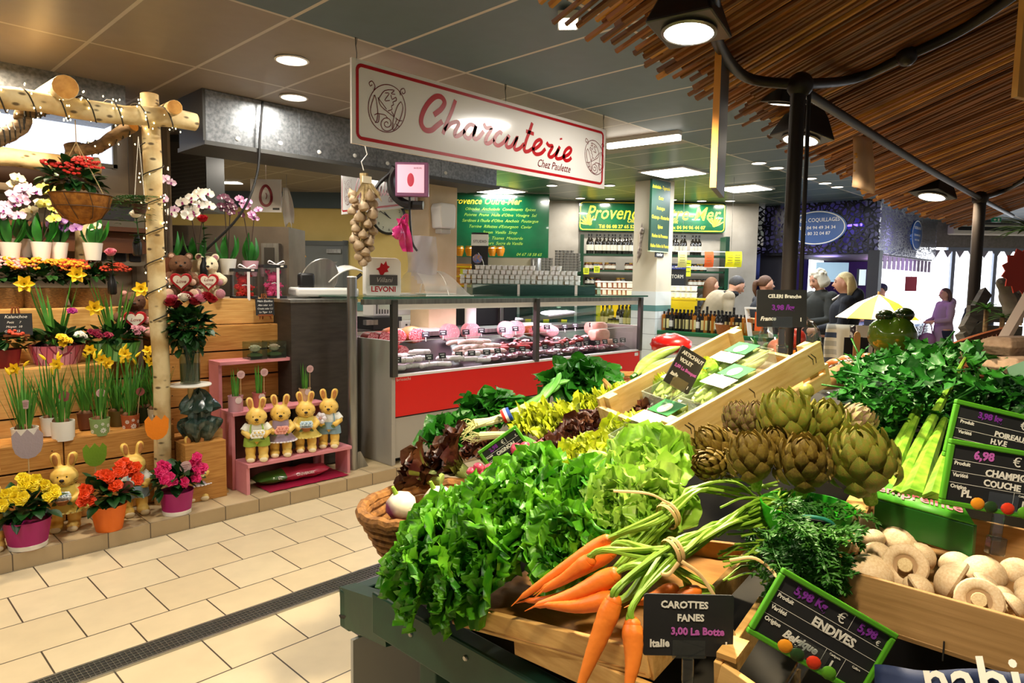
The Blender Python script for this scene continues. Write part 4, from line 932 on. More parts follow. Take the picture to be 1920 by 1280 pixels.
# ------------------------------------------------------------------ charcuterie
M_steel=mat('brushed_steel','a5a49e',.32,metal=.85,c2='8d8c88',ns=30,stretch=(1,1,.1));M_sdk=mat('steel_dark','55534f',.4,metal=.7);M_alu=mat('case_grey','a9a49a',.45,metal=.25)
M_red=mat('case_red','d8130a',.35);M_wht=mat('plastic_white','e4e1da',.45);M_drk=mat('laminate_dark','3a342e',.5,c2='2f2a25',ns=8,stretch=(1,1,6));M_bk=mat('plastic_black','1c1c1d',.45)
# hanging sign
SY=3.31
M_sgn=mat('sign_white','e9e6e2',.16,coat=.6);M_sred=mat('sign_red','b0141c',.3);M_sdr=mat('sign_dark_red','6a1418',.4)
BL=on_y(660,268,SY);TL_=on_y(665,108,SY);BR_=on_y(1133,354,SY)
SW,SH=BR_.x-BL.x,.459
def zu(x,y):
    p=on_y(640+x/3.692,80+y/3.692,SY);return (p.x-BL.x,p.z-BL.z)
STROKES=[[(640,500),(690,460),(714,415),(692,377),(650,375),(600,420),(562,490),(552,555),(578,602),(622,606),(662,575),(700,545)],
 [(790,398),(762,480),(727,560),(703,632)],[(712,605),(755,562),(800,548),(812,565),(788,615),(788,645),(818,640),(855,605)],
 [(928,580),(892,566),(858,600),(852,642),(882,662),(915,625),(932,575),(916,640),(928,667),(955,652),(985,612)],
 [(985,558),(1003,590),(1040,592),(1008,650),(998,690),(1022,696),(1058,668)],[(1112,632),(1096,618),(1066,650),(1060,692),(1086,712),(1122,690),(1152,652)],
 [(1162,640),(1142,690),(1147,722),(1176,716),(1206,672),(1217,655),(1197,718),(1207,741),(1236,730),(1264,700)],[(1322,555),(1300,620),(1272,700),(1267,746),(1292,752),(1328,728)],[(1278,612),(1332,632)],
 [(1328,742),(1366,716),(1386,687),(1371,672),(1342,692),(1327,742),(1346,771),(1382,766),(1412,735)],[(1420,690),(1436,712),(1462,718),(1434,775),(1452,792),(1482,770),(1504,735)],
 [(1512,718),(1487,780),(1492,802),(1520,800),(1546,780)],[(1519,660),(1521,672)],[(1540,792),(1576,770),(1591,742),(1576,727),(1551,747),(1537,790),(1552,815),(1576,812),(1592,795)]]
EMB=[[(225,330),(232,300),(212,266),(192,278),(200,300),(213,290)],[(408,365),(410,328),(432,317),(441,345),(424,354),(420,340)],[(258,388),(300,332),(366,330),(345,352),(372,358)],[(342,362),(352,392),(376,378),(380,400),(356,412),(362,428),(346,440),(350,462),(322,472)],[(302,348),(330,352),(300,400),(335,400)],
 [(256,390),(275,440),(340,495),(366,512),(346,474)],[(230,362),(205,440),(205,490),(238,550),(252,490),(242,400),(230,362)],[(252,380),(290,430),(312,460)],[(412,408),(388,440),(362,520),(352,592),(372,596),(410,520),(426,450),(412,408)],[(228,500),(260,490),(256,548),(232,552)],[(262,492),(300,500),(318,520)],
 [(375,520),(400,540),(420,540)],[(385,530),(375,560),(400,580)],[(352,392),(354,396)]]
sp_=[(315+(52-k*2.0)*cos(k*.55),560+(58-k*2.3)*sin(k*.55)) for k in range(24)];EMB.append(sp_)
EMB.append([(315+130*cos(2*pi*k/30)*.99,455+165*sin(2*pi*k/30)+36*cos(2*pi*k/30)*.2) for k in range(31)])
def charcuterie_sign(t,M,hooks=True):
    """M: local metres from the sign's lower left corner"""
    MB().box((SW/2,SH/2,-.008),(SW,SH,.016),M).build('panel',M_sgn,t,world=True,smooth=False)
    mb=MB();x0,x1,y0,y1,q=.035,SW-.035,.035,SH-.03,.03;P=[]
    for cx,cy,a0 in ((x1-q,y1-q,0),(x0+q,y1-q,90),(x0+q,y0+q,180),(x1-q,y0+q,270)): P += [(cx+q*cos(rad(a0+k*18)),cy+q*sin(rad(a0+k*18))) for k in range(6)]
    mb.ribbon(P+[P[0]],.019,.0012,M);mb.build('border',M_sred,t,world=True,smooth=False)
    mb=MB()
    for i,s in enumerate(STROKES): mb.ribbon([p for p in cr([(*zu(*q_),0) for q_ in s],6)],.026 if i else .032,.0014,M)
    mb.build('lettering',M_sred,t,world=True,smooth=False)
    mb=MB();a=zu(1345,838);b=zu(1590,882);L=b[0]-a[0];text_into(mb,'Chez Paulette',M @ T(a[0]+L/2,(a[1]+b[1])/2+.005,.001),.078,shear=.35,bold=.0005,sx=L/.47)
    mb.build('lettering',M_sdr,t,world=True,smooth=False)
    for side in (0,1):
        mb=MB()
        for s in EMB:
            pts=[zu(*q_) for q_ in s]
            if side: cx=zu(315,455);pts=[(SW-.135-(u-cx[0])*.95,.225+(v-cx[1])*.95) for u,v in pts]
            mb.ribbon(cr([(u,v,0) for u,v in pts],3) if len(pts) > 2 else pts,.0048,.0014,M)
        mb.build('emblem',M_sdr,t,world=True,smooth=False)
t=thing('hanging_sign','long white Charcuterie Chez Paulette sign hung from the ceiling','sign',(BL.x+SW/2,SY,BL.z),group='charcuterie signs')
charcuterie_sign(t,frame(BL,(1,0,0),(0,0,1)))
for px,py in ((667,112),(948,185),(1138,240)):
    p=on_y(px,py,SY);p.x=min(max(p.x,BL.x+.03),BL.x+SW-.03);mb=MB();zt_=BL.z+SH-.01
    mb.tube([(p.x+.004*sin(k),SY+.002,lerp(zt_,2.86,k/6)) for k in range(7)],.0025,5);mb.tube([(p.x-.006,SY+.002,2.86),(p.x,SY+.002,2.82),(p.x+.008,SY+.002,2.86)],.0022,5)
    mb.build('hanging_wire',M_sdk,t,world=True)
p=at(640,402,7.6);t=thing('hanging_sign','second Charcuterie sign farther back behind the garlic braid','sign',p,group='charcuterie signs')
charcuterie_sign(t,frame(p,(0,-1,0),(0,0,1)) @ S(.58,1,1))
for v in (.15,1.15): MB().tube([(p.x,p.y-v,p.z+SH),(p.x,p.y-v,2.86)],.003,5).build('hanging_wire',M_sdk,t,world=True)

# refrigerated case
CX0,CX1,CY,CZ=3.13,6.6,4.31,SZ
t=thing('meat_counter','long refrigerated meat counter with a red front and glass top','counter',((CX0+CX1)/2,CY+.5,CZ))
def B_(name,c,s,m,bev=0,lab=None): return MB().box(c,s).build(name,m,t,world=True,smooth=False,bevel=bev,label=lab)
B_('end_panel',(CX0+.018,CY+.53,.58),(.036,1.06,.985),M_alu,.004);B_('end_panel',(CX1-.018,CY+.53,.58),(.036,1.06,.985),M_alu,.004)
xm=(CX0+CX1)/2;B_('red_front',(xm,CY+.012,.63),(CX1-CX0-.075,.02,.315),M_red,0,'bright red front panel');B_('shadow_gap',(xm,CY+.03,.468),(CX1-CX0-.08,.02,.03),M_bk);B_('lower_front',(xm,CY+.02,.30),(CX1-CX0-.075,.02,.32),M_alu)
B_('plinth',(xm,CY+.12,.115),(CX1-CX0-.12,.04,.055),M_bk);B_('front_sill',(xm,CY+.02,.795),(CX1-CX0-.072,.05,.018),M_wht)
B_('display_deck',(xm,CY+.38,.74),(CX1-CX0-.075,.66,.02),M_bk)
mb=MB();mb.prism([(CY+.05,.78),(CY+.72,1.0),(CY+.72,.98),(CY+.05,.76)],CX1-CX0-.08,Matrix(((0,0,1,CX0+.04),(1,0,0,0),(0,1,0,0),(0,0,0,1))));mb.build('sloping_tray',mat('tray_dark','2b2529',.3),t,world=True,smooth=False)
B_('back_worktop',(xm,CY+.90,1.04),(CX1-CX0-.075,.36,.04),M_steel);B_('back_body',(xm,CY+.90,.55),(CX1-CX0-.08,.34,.9),M_alu)
M_gl=glass('case_glass','f6faf8',.12)
B_('front_glass',(xm,CY+.03,.93),(CX1-CX0-.075,.006,.26),M_gl);B_('glass_edge',(xm,CY+.03,1.062),(CX1-CX0-.075,.007,.004),mat('glass_edge','dfe8e4',.2))
zt1_=1.395
B_('top_glass',((CX0-.3+CX1)/2,CY+.25,zt1_+.012),(CX1-CX0+.3,.62,.016),glass('shelf_glass','cfe4dc',.3));B_('top_glass_edge',((CX0-.3+CX1)/2,CY-.061,zt1_+.012),(CX1-CX0+.3,.004,.016),mat('glass_edge_green','2f5c4c',.15))
B_('light_rail',((CX0-.25+CX1)/2,CY+.02,zt1_-.02),(CX1-CX0+.25,.05,.04),M_steel);B_('light_diffuser',((CX0+CX1)/2,CY+.14,zt1_-.06),(CX1-CX0-.1,.2,.05),mat('diffuser','d8d4c8',.5,emit=.25))
for x in (CX0+.02,on_y(1006,600,CY).x,CX1-.05): B_('glass_post',(x,CY+.0,1.09),(.05,.045,.6),M_sdk,.004)
write(t,[('brioschi',on_y(757,717,CY).x,.765,.034,dict(sx=1.3))],frame((0,CY+.001,0),(1,0,0),(0,0,1)),mat('logo_pale','d9b7ac',.5))
MB().box((on_y(1193,672,CY).x,CY-.0,.752),(.07,.003,.035)).build('maker_plate',M_wht,t,world=True,smooth=False)
# steel post and dark end counter
p=on_z(660,884,SZ);t=thing('steel_post','round brushed steel barrier post between the pink shelf and the meat counter','post',(2.86,4.44,SZ))
MB().tube([(0,0,0),(0,0,1.47)],.037,18).build('post_tube',M_steel,t);MB().prism([(0,0),(.1,0),(.03,.13),(0,.13)],.02,frame((.035,.01,.0),(1,0,0),(0,0,1))).build('foot_bracket',M_steel,t,smooth=False);MB().lathe([(0,1.47),(.038,1.47),(.034,1.478),(0,1.48)],18).build('cap',M_wht,t)
t=thing('slicer_counter','dark laminate counter end with a steel top carrying the meat slicer','counter',(2.7,5.1,SZ))
zc=on_y(600,561,4.66).z
MB().box((2.76,5.15,(SZ+zc)/2),(.56,.98,zc-SZ-.03)).build('body',M_drk,t,world=True,smooth=False);MB().box((2.76,5.15,zc-.012),(.58,1.0,.025)).build('worktop',M_steel,t,world=True,smooth=False,bevel=.003)
p=V((2.95,5.0,zc));t=thing('meat_slicer','white and steel meat slicer on the dark counter','slicer',p,rz=-.3)
MB().box((0,0,.05),(.5,.34,.07)).build('base',M_wht,t,bevel=.02);b=MB();b.lathe([(0,0),(.15,.0),(.158,.008),(.15,.016),(0,.02)],28,M=frame((-.05,-.08,.16),(1,0,.25),(0,0,1)));b.build('blade',M_steel,t)
b=MB();b.sheet(lambda u,v: (.02+.30*u,-.1+.22*v,.08+.16*sin(pi*u*.6+.3)+.03*v),8,4);b.build('blade_guard',M_wht,t,solid=.012);MB().prism([(-.02,0),(.16,.12),(.20,.16),(.06,.15),(-.04,.06)],.05,frame((-.08,.05,.14),(1,0,0),(0,0,1))).build('meat_carriage',M_steel,t,smooth=False);MB().tube([(.20,-.05,.12),(.3,-.06,.2)],.014,8).build('handle',M_bk,t);MB().box((-.16,-.1,.14),(.12,.1,.12)).build('motor_housing',M_bk,t,bevel=.02)
# things on the glass top
zs=zt1_+.021
p=on_y(716,552,CY+.2);t=thing('light_box_sign','rounded white box sign with a red splash and red capitals on the glass top','sign',(p.x,CY+.2,zs),-.35)
W_,H_=.285,.30;P=[]
for cx,cy,a0 in ((W_/2-.05,H_-.05,0),(-W_/2+.05,H_-.05,90),(-W_/2+.02,.02,180),(W_/2-.02,.02,270)):
    q=.05 if cy > .1 else .02;P += [(cx+q*cos(rad(a0+k*18)),cy+q*sin(rad(a0+k*18))) for k in range(6)]
Mx=frame((0,0,0),(1,0,0),(0,0,1));MB().prism(P,.10,Mx @ T(0,0,-.05)).build('box_body',M_wht,t,smooth=False,bevel=.006)
b=MB();b.prism([(-.03,.17),(-.04,.2),(-.06,.21),(-.03,.225),(-.02,.26),(.0,.245),(.02,.275),(.03,.24),(.05,.23),(.03,.21),(.04,.19),(.01,.185),(-.01,.155)],.002,Mx @ T(0,0,.05));b.build('red_splash',M_sred,t,smooth=False)
MB().box((0,.125,.055),(.22,.08,.008),Mx).build('dark_plate',mat('plate_grey','4a4746',.5),t,smooth=False);write(t,[('Villani',0,.125,.055,dict(shear=.3))],Mx @ T(0,0,.0595),mat('plate_text','b8b0a8',.5),world=False);write(t,[('LEVONI',0,.052,.058,dict(bold=.0015))],Mx @ T(0,0,.05),M_sred,world=False)
p=on_y(808,555,CY+.28);t=thing('food_cover','white mesh food cover over cured sausages on the glass top','cover',(p.x,CY+.22,zs))
b=MB();b.sheet(lambda u,v: ((u-.5)*.52*(1-.0*v),(v-.5)*.4,.21*sin(pi*v)**.6*(1-max(0,(u-.55)/.45)**2)),16,16);b.build('mesh_dome',mat('mesh_net','e4ddd2',.8,alpha=.32),t)
b=MB();b.tube(cr([(-.02+0*k,-.2+.4*k/8,.212*sin(pi*k/8)**.6) for k in range(9)],2),.004,6)
for y in (-.2,.2): b.tube([(-.26,y,.003),(.26,y,.003)],.005,6)
b.build('rim_wire',M_wht,t)
p0s=(p.x,CY+.22,zs)
t=thing('oval_platter','white platter under the mesh cover','platter',p0s);MB().lathe([(0,.005),(.10,.005),(.13,.018),(.125,.02),(0,.01)],24,sx=1.6).build('dish',M_wht,t)
M_saus=mat('sausage_pale','c9a98c',.7,c2='e4d8c8',ns=30,bump=.2)
for k in range(4):
    t=thing('dry_sausage','pale dry sausage on the platter under the mesh cover','sausage',(p0s[0]-.02,p0s[1]-.06+.035*k,zs+.05),.2*k,group='dry sausages under the mesh cover');MB().tube(cr([(-.14,0,0),(-.07,0,.012),(.05,0,.01),(.14,0,0)],5),[.006]+[.022]*14+[.006],10).build('casing',M_saus,t)
# meats in the case
def zdeck(y): return .80+(y-CY-.05)*.33
M_flour=mat('salami_flour','d9cfc8',.8,c2='f0e8e4',ns=22,bump=.3);M_sal=mat('salami_cut','a8323a',.5,c2='e0a8a4',ns=90,lo=.45,hi=.6);M_ham=mat('ham_pink','d98f92',.45,c2='e8b0ac',ns=12);M_rind=mat('ham_rind','8a4a24',.5,c2='a8642c',ns=10);M_chor=mat('chorizo','7a1a14',.45,c2='98302a',ns=25,bump=.2);M_pack=mat('vacuum_pack','6a3440',.15,c2='a87880',ns=14,coat=1);M_mort=mat('mortadella','d8a0a0',.5,c2='ecd0cc',ns=60,lo=.55,hi=.65);M_pate=mat('ham_block','d99a84',.5,c2='e8b4a0',ns=9)
def f_log(L,r): 
    def f(mb): mb.tube(cr([(-L/2,0,0),(-L/4,0,r*.15),(L/4,0,r*.1),(L/2,0,0)],5),[r*.35,r*.8]+[r]*12+[r*.8,r*.35],10)
    return f
MEATN={}
def meat(kind,label,x,y,z=0,rz=0,s=1,ry=0):
    t=thing({'log': 'dry_sausage','salami': 'sliced_salami','ham': 'cooked_ham','chor': 'chorizo_sausage','pack': 'vacuum_packed_meat','ring': 'sausage_link','cured': 'cured_ham','mort': 'mortadella_half','block': 'ham_block','plate': 'sliced_ham_pile'}[kind],label,'meat',M=T(x,y,zdeck(y)+z) @ RZ(rz) @ RY(ry) @ S(s),group={'log': 'flour-dusted sausages in the meat counter','salami': 'thick salamis in the meat counter','ham': 'cooked hams in the meat counter','chor': 'chorizo sausages in the meat counter','pack': 'vacuum packs in the meat counter','ring': 'long speckled links in the meat counter','cured': 'cured hams in the meat counter','mort': 'mortadella halves in the meat counter','block': 'pink ham blocks in the meat counter','plate': 'piles of sliced ham in the meat counter'}[kind])
    def cut(mb,r,L,hh=1): mb.tube([(0,0,0),(L,0,0)],r,16,flat=hh,caps=False); 
    if kind == 'log': inst('casing','m_log',f_log(.2,.026),M_flour,t,T(0,0,.026))
    elif kind == 'chor': inst('casing','m_chor',f_log(.24,.022),M_chor,t,T(0,0,.022))
    elif kind == 'ring': inst('casing','m_ring',lambda mb: mb.tube(cr([(-.2,.0,0),(-.1,.02,.012),(.05,.015,.012),(.2,-.02,0)],6),[.008]+[.021]*17+[.008],10),mat('link_pale','dcb8a8',.6,c2='f0dcd0',ns=70,bump=.2),t,T(0,0,.022))
    elif kind in ('salami','mort'):
        r=.058 if kind == 'salami' else .085
        inst('rind','m_r'+kind,lambda mb: mb.tube([(0,-.0,0),(0,.11,0),(0,.14,0)],[r,r,r*.6],18,flat=1),M_ham if kind == 'mort' else M_chor,t,T(0,0,r));inst('cut_face','m_c'+kind,lambda mb: mb.disc(r*.97,frame((0,-.002,0),(1,0,0),(0,0,1)),n=18),M_sal if kind == 'salami' else M_mort,t,T(0,0,r))
    elif kind in ('ham','cured'):
        def fh(mb): mb.ell((0,.05,0),(.11,.15,.075),n=16,k=10,fn=lambda p: V((p.x*(1+.2*p.y),max(p.y,-.45),p.z*(1-.15*p.x))))
        def fc(mb): mb.ell((0,.05-.15*.45-.002,0),(.092,.004,.062),n=16,k=8)
        inst('rind','m_h'+kind,fh,M_rind if kind == 'cured' else M_ham,t,T(0,0,.07));inst('cut_face','m_hc'+kind,fc,M_sal if kind == 'cured' else M_mort,t,T(0,0,.07))
    elif kind == 'pack':
        inst('pack','m_pack',lambda mb: mb.ell((0,0,.02),(.09,.065,.026),n=14,k=8,fn=lambda p: V((max(-.85,min(.85,p.x)),max(-.85,min(.85,p.y)),p.z*(1+.15*sin(p.x*9)*cos(p.y*8))))),M_pack,t,Matrix())
    elif kind == 'block': inst('block','m_block',lambda mb: mb.ell((0,0,.075),(.16,.1,.085),n=20,k=12,fn=lambda p: V([max(-.8,min(.8,q*1.1)) for q in p])),M_pate,t,Matrix())
    elif kind == 'plate':
        for k in range(5): inst('slice','m_slice',lambda mb: mb.sheet(lambda u,v: ((u-.5)*.14,(v-.5)*.1*(1-(2*u-1)**2*.4),.012*sin(u*6+v*3)),8,5),M_ham,t,T(.012*k,-.01*k,.012+.006*k) @ RZ(k*.5))
    return t
r=random.Random(99);W=lambda px: on_y(px,700,CY).x
YF=CY+.10
for k in range(22): meat('log','short flour-dusted sausage in the heap at the near corner of the meat counter',3.24+.072*(k % 6)+.02*r.random(),YF+.06*((k//6) % 3)+.03*r.random(),.03*(k//8),r.uniform(-.5,.5),.8)
for k,(x,y,z) in enumerate([(3.22,4.62,.0),(3.34,4.60,.0),(3.20,4.66,.10),(3.30,4.64,.11),(3.46,4.60,.0),(3.42,4.66,.09)]): meat('salami','thick sliced salami stacked behind the flour-dusted sausages',x,y,z,r.uniform(-.3,.1),1)
for k,x in enumerate((3.50,3.72)): meat('cured',['dark-rinded cured ham lying above the salami','cured ham with red cut face left of the long links'][k],x,4.76,.06,-.3+.2*k)
for k in range(8): meat('ring','long pale speckled sausage link piled in the middle of the meat counter',4.15+.11*(k % 3)+.02*r.random(),4.52+.04*(k//3),.02+.03*(k//3),r.uniform(-.15,.15))
for k in range(7): meat('log','flour-dusted sausage lying low before the long links',3.72+.08*k,YF+.05*(k % 2),.02*(k % 3),r.uniform(-.6,.6),.85)
for k,x in enumerate((4.18,4.45,4.95,5.08)): meat('mort',['pink mortadella half behind the long links','second pink mortadella half beside its twin','big pink ham roll left of the middle glass post','ham roll with a price tag beside the middle glass post'][k],x,4.82,.02,-.35)
for k in range(16): meat('pack','shiny vacuum-packed cut in the front row of the meat counter',4.32+.135*k,YF+.02+.03*(k % 2),.004,r.uniform(-.5,.5),1)
for k in range(10): meat('chor','dark red chorizo sausage behind the vacuum packs',4.55+.14*k,YF+.15+.04*(k % 2),.02,r.uniform(-.5,.5),1)
for k in range(7): meat('plate','loose pile of sliced ham in the meat counter',4.7+.24*k,4.66+.04*(k % 2),.01,r.uniform(-.4,.4),1)
meat('cured','small cured ham with pink end right of the middle glass post',5.30,4.80,.03,-.2,.8);meat('ham','pale cooked ham lying right of the small cured ham',5.62,4.82,.0,-.2,.9)
meat('block','front pink ham block at the far end of the meat counter',6.12,4.56,.04,-.1,.9);meat('block','rear pink ham block at the far end of the meat counter',6.30,4.74,.03,-.1,1.0);meat('block','low ham block under the front one',6.2,4.52,-.06,-.1,.9)
# price tags
def tagp(i,x,y,z,lean,label,g):
    if 'ptag' not in MEATN:
        t=thing('price_tag',label,'price tag',M=T(x,y,z),group=g);MB().box((0,0,.06),(.068,.003,.048)).build('card',M_slate,t,smooth=False);MB().box((0,.004,.02),(.008,.004,.045)).build('clip',M_wht,t,smooth=False)
        mb=MB();Mx=frame((0,-.0016,.06),(1,0,0),(0,0,1));mb.ribbon([(-.024,.01),(.02,.012)],.006,.0004,Mx);mb.ribbon([(-.012,-.008),(.016,-.008)],.009,.0004,Mx);mb.build('lettering',M_chalk,t,smooth=False);MEATN['ptag']=t
    else: t=dup(MEATN['ptag'],T(x,y,z),label)
    t.matrix_world=T(x,y,z) @ RZ(-.45+lean) @ RX(-.25)
i=0
for k in range(20): tagp(i,3.24+.165*k,YF-.02+.02*(k % 2),zdeck(YF)+.035,r.uniform(-.3,.3),'black price tag in the front row of the meat counter','black price tags in the meat counter')
for k in range(13): tagp(i,3.3+.24*k,4.70+.05*(k % 2),zdeck(4.7)+.10,r.uniform(-.2,.2),'black price tag standing in the back row of the meat counter','black price tags in the meat counter')
# on and behind the worktop
ZW=1.06
def boxthing(name,label,cat,c,s,m,rz=0,bev=.004,extra=None):
    t=thing(name,label,cat,(c[0],c[1],c[2]),rz);MB().box((0,0,s[2]/2),s).build('body',m,t,smooth=False,bevel=bev);return t
def X_(px,y): return on_y(px,600,y).x
for px,lb in ((780,'white cutting board behind the salami'),(985,'white cutting board right of the paper roll')):
    t=boxthing('cutting_board',lb,'board',(X_(px,5.2),5.2,ZW),(.55,.3,.02),M_wht,0);t['group']='white cutting boards'
p=V((X_(882,5.25),5.25,ZW));t=thing('paper_roll','standing roll of white paper on the steel worktop','paper roll',p);MB().lathe([(.02,0),(.06,0),(.06,.235),(.02,.235)],20).build('roll',M_wht,t);MB().tube([(0,0,.0),(0,0,.25)],.019,10).build('core',mat('card_core','a88c64',.8),t)
t=boxthing('back_bench','steel bench behind the meat counter','bench',(4.75,6.15,.1),(3.2,.55,.93),M_sdk)
def bx(px,y): return on_y(px,600,y).x
t=boxthing('oven_box','dark machine with a steel flap behind the paper roll','machine',(bx(905,5.9),6.0,1.03),(.5,.42,.33),M_bk)
t=boxthing('steel_cabinet','steel cabinet with a dark window right of the paper roll','cabinet',(bx(955,5.9),5.95,1.03),(.62,.4,.3),M_steel);MB().box((0,-.203,.12),(.5,.006,.2)).build('window',M_bk,t,smooth=False)
t=boxthing('label_printer','grey control box with buttons behind the salami','machine',(bx(762,5.9),5.92,1.03),(.30,.25,.085),M_wht); 
for k in range(3): MB().box((-.08+.06*k,-.127,.045),(.02,.006,.02)).build('button',M_bk,t,smooth=False)
t=boxthing('drawer_unit','black printer drawer left of the grey control box','machine',(bx(720,5.9),5.98,1.03),(.36,.3,.13),M_bk);MB().box((-.2,-.13,.08),(.14,.06,.05)).build('metal_tray',M_steel,t,smooth=False)
t=boxthing('tray_rack','rack of white files behind the counter with a yellow note','rack',(bx(745,6.1),6.2,1.16),(.62,.2,.24),M_wht); 
for k in range(7): MB().box((-.27+.035*k,-.103,.12),(.012,.006,.2)).build('slot',M_sdk,t,smooth=False)
MB().box((.03,-.106,.11),(.14,.004,.10)).build('note',mat('note_yellow','e8e01e',.7),t,smooth=False)
for px,lb in ((797,'clear plastic jug behind the meat counter'),(815,'tall steel pot beside the plastic jug')):
    t=thing('steel_pot',lb,'pot',(bx(px,6.0),6.05,1.03));MB().lathe([(0,0),(.07,0),(.085,.27),(.08,.27),(.065,.01),(0,.01)],20).build('vessel',M_steel if px > 800 else M_wht,t)
# screen, garlic, bags, dispenser, clock
DM=lambda px,py,d: frame(at(px,py,d),RT0,(0,0,1))
t=thing('screen_display','square pink screen in a purple frame above the glass top','screen',M=DM(772,336,5.3));b=MB()
MB().box((0,0,-.03),(.258,.262,.06)).build('frame',mat('frame_purple','7a4468',.45),t,smooth=False,bevel=.006);MB().box((-.008,.004,.002),(.21,.215,.003)).build('screen',mat('screen_pink','ecb8cc',.3,emit=.55),t,smooth=False)
Mx=T(-.008,0,.004);b=MB();b.ell((0,-.005,0),(.027,.052,.001),Mx,n=20,k=8);b.build('printed_sausage',mat('print_rose','c8364e',.5),t);write(t,[('SAVEURS',.055,.085,.016)],Mx,M_slate,world=False)
b=MB().tube(cr([(-.14,.1,-.08),(-.18,.02,-.1),(-.16,-.1,-.1),(-.06,-.18,-.09),(.08,-.19,-.08)],4),.035,8);b.build('arm',M_bk,t);MB().tube(cr([(-.02,-.13,-.03),(-.02,-.3,-.05),(.0,-.48,-.04),(.04,-.55,-.02)],4),.009,6).build('cable',M_bk,t);b=MB().tube([(-.16,.08,-.08),(-.26,-.02,-.06),(-.31,-.1,-.05)],[.012,.016,.01],8);b.build('cable_plug',M_bk,t)
p=at(682,330,5.0);t=thing('garlic_braid','long braid of garlic hung in front of the second sign','garlic',p);r=random.Random(4);M_gar=mat('garlic','b9a282',.6,c2='8d7454',ns=26,stretch=(1,1,.4),bump=.3)
for k in range(34):
    z=-.12-.0155*k;wv=.085*(1-max(0,k-16)/18*.8);a=k*2.4
    def fg(mb): mb.lathe([(.004,.035),(.008,.024),(.020,.014),(.027,0),(.024,-.014),(.010,-.022),(0,-.023)],12,cap=False)
    inst('garlic_bulb','garl',fg,M_gar,t,T(wv*cos(a)*1.2*rnd.uniform(.6,1.1),wv*sin(a)*.8,z) @ RZ(r.random()*6) @ RX(r.uniform(-.5,.5)) @ S(r.uniform(1.2,1.6)))
b=MB();b.tube(cr([(0,0,.02),(.005,0,-.1),(-.01,0,-.3),(.01,0,-.6)],5),[.03]*6+[.02]*10,8); 
for k in range(4): leaf(b,(0,-.03,-.02),(.5*(k-1.5),-.3,-1),(0,-1,0),.2,.035,curl=.1)
b.build('braided_stems',mat('straw','b8a172',.85,c2='8f7a50',ns=30),t);MB().box((0,-.04,-.03),(.075,.012,.05)).build('paper_label',mat('label_cream','d8ccb0',.7),t,smooth=False);MB().tube([(0,0,.04),(-.02,0,.1),(.03,0,.16),(.0,0,.26),(0,0,2.86-p.z)],.004,6).build('hook',M_wht,t)
t=thing('carrier_bag','bunched pink plastic bag hanging under the screen','bag',at(752,405,5.25));M_pb=mat('bag_hot_pink','e0408c',.3,c2='c82a72',ns=12,bump=.3)
b=MB();b.sheet(lambda u,v: (lerp(-.04,.06,v)+.05*u+.01*sin(v*9+u*7),-.02*sin(v*7)+.01*cos(u*8),-.02-.25*u),10,12);b.ell((-.05,-.02,-.13),(.045,.03,.05),n=12,k=8,fn=lambda p: p*(1+.2*sin(p.x*9)*cos(p.z*7)));b.build('bag_body',M_pb,t);MB().tube(cr([(-.03,0,-.08),(.0,-.02,-.01),(.04,-.02,.01),(.05,0,-.05)],4),.014,8,flat=.4).build('handle',M_pb,t)
t=thing('clear_bag_bundle','bundle of translucent carrier bags hanging below the paper dispenser','bags',at(780,442,5.6));b=MB()
for k in range(4): b.sheet(lambda u,v,k=k: (lerp(-.09,.12,v)+.02*k+.012*sin(v*9+k),-.02*k+.012*sin(u*6+v*5+k),-.30*u*(1+.1*k)),8,10)
b.build('bags',mat('film_clear','d5d0d8',.25,alpha=.5),t)
t=thing('paper_dispenser','white rounded paper dispenser on the cream pillar','dispenser',M=frame(on_y(822,410,p0_.y-.002),(1,0,0),(0,0,1)));b=MB();P=[(-.085,-.10),(.09,-.10),(.10,.10),(.085,.14),(-.085,.14),(-.105,.10)];b.prism(P,.15);b.build('cover',M_wht,t,smooth=False,bevel=.015);MB().box((.0,-.125,.07),(.12,.05,.1)).build('outlet',mat('grey_plastic','b8b2a6',.5),t,smooth=False,bevel=.01)
t=thing('wall_clock','round black-rimmed wall clock behind the second sign','clock',M=DM(730,408,10.4) @ S(1.35));MB().lathe([(.19,0),(.195,.02),(.17,.035),(.165,.015)],32,cap=False).build('rim',M_bk,t);MB().disc(.17,n=32,z=.012).build('dial',mat('dial_cream','cfd0b8',.5),t,smooth=False)
mb=MB()
for k in range(12): a=pi/2-(k+1)*pi/6;text_into(mb,str(k+1),T(.135*cos(a),.135*sin(a),.013),.042)
mb.build('numerals',M_bk,t,smooth=False);mb=MB();mb.ribbon([(0,0),(-.055,.06)],.012,.001,z0=.015);mb.ribbon([(.02,-.012),(-.10,.07)],.008,.001,z0=.017);mb.build('hands',M_bk,t,smooth=False)
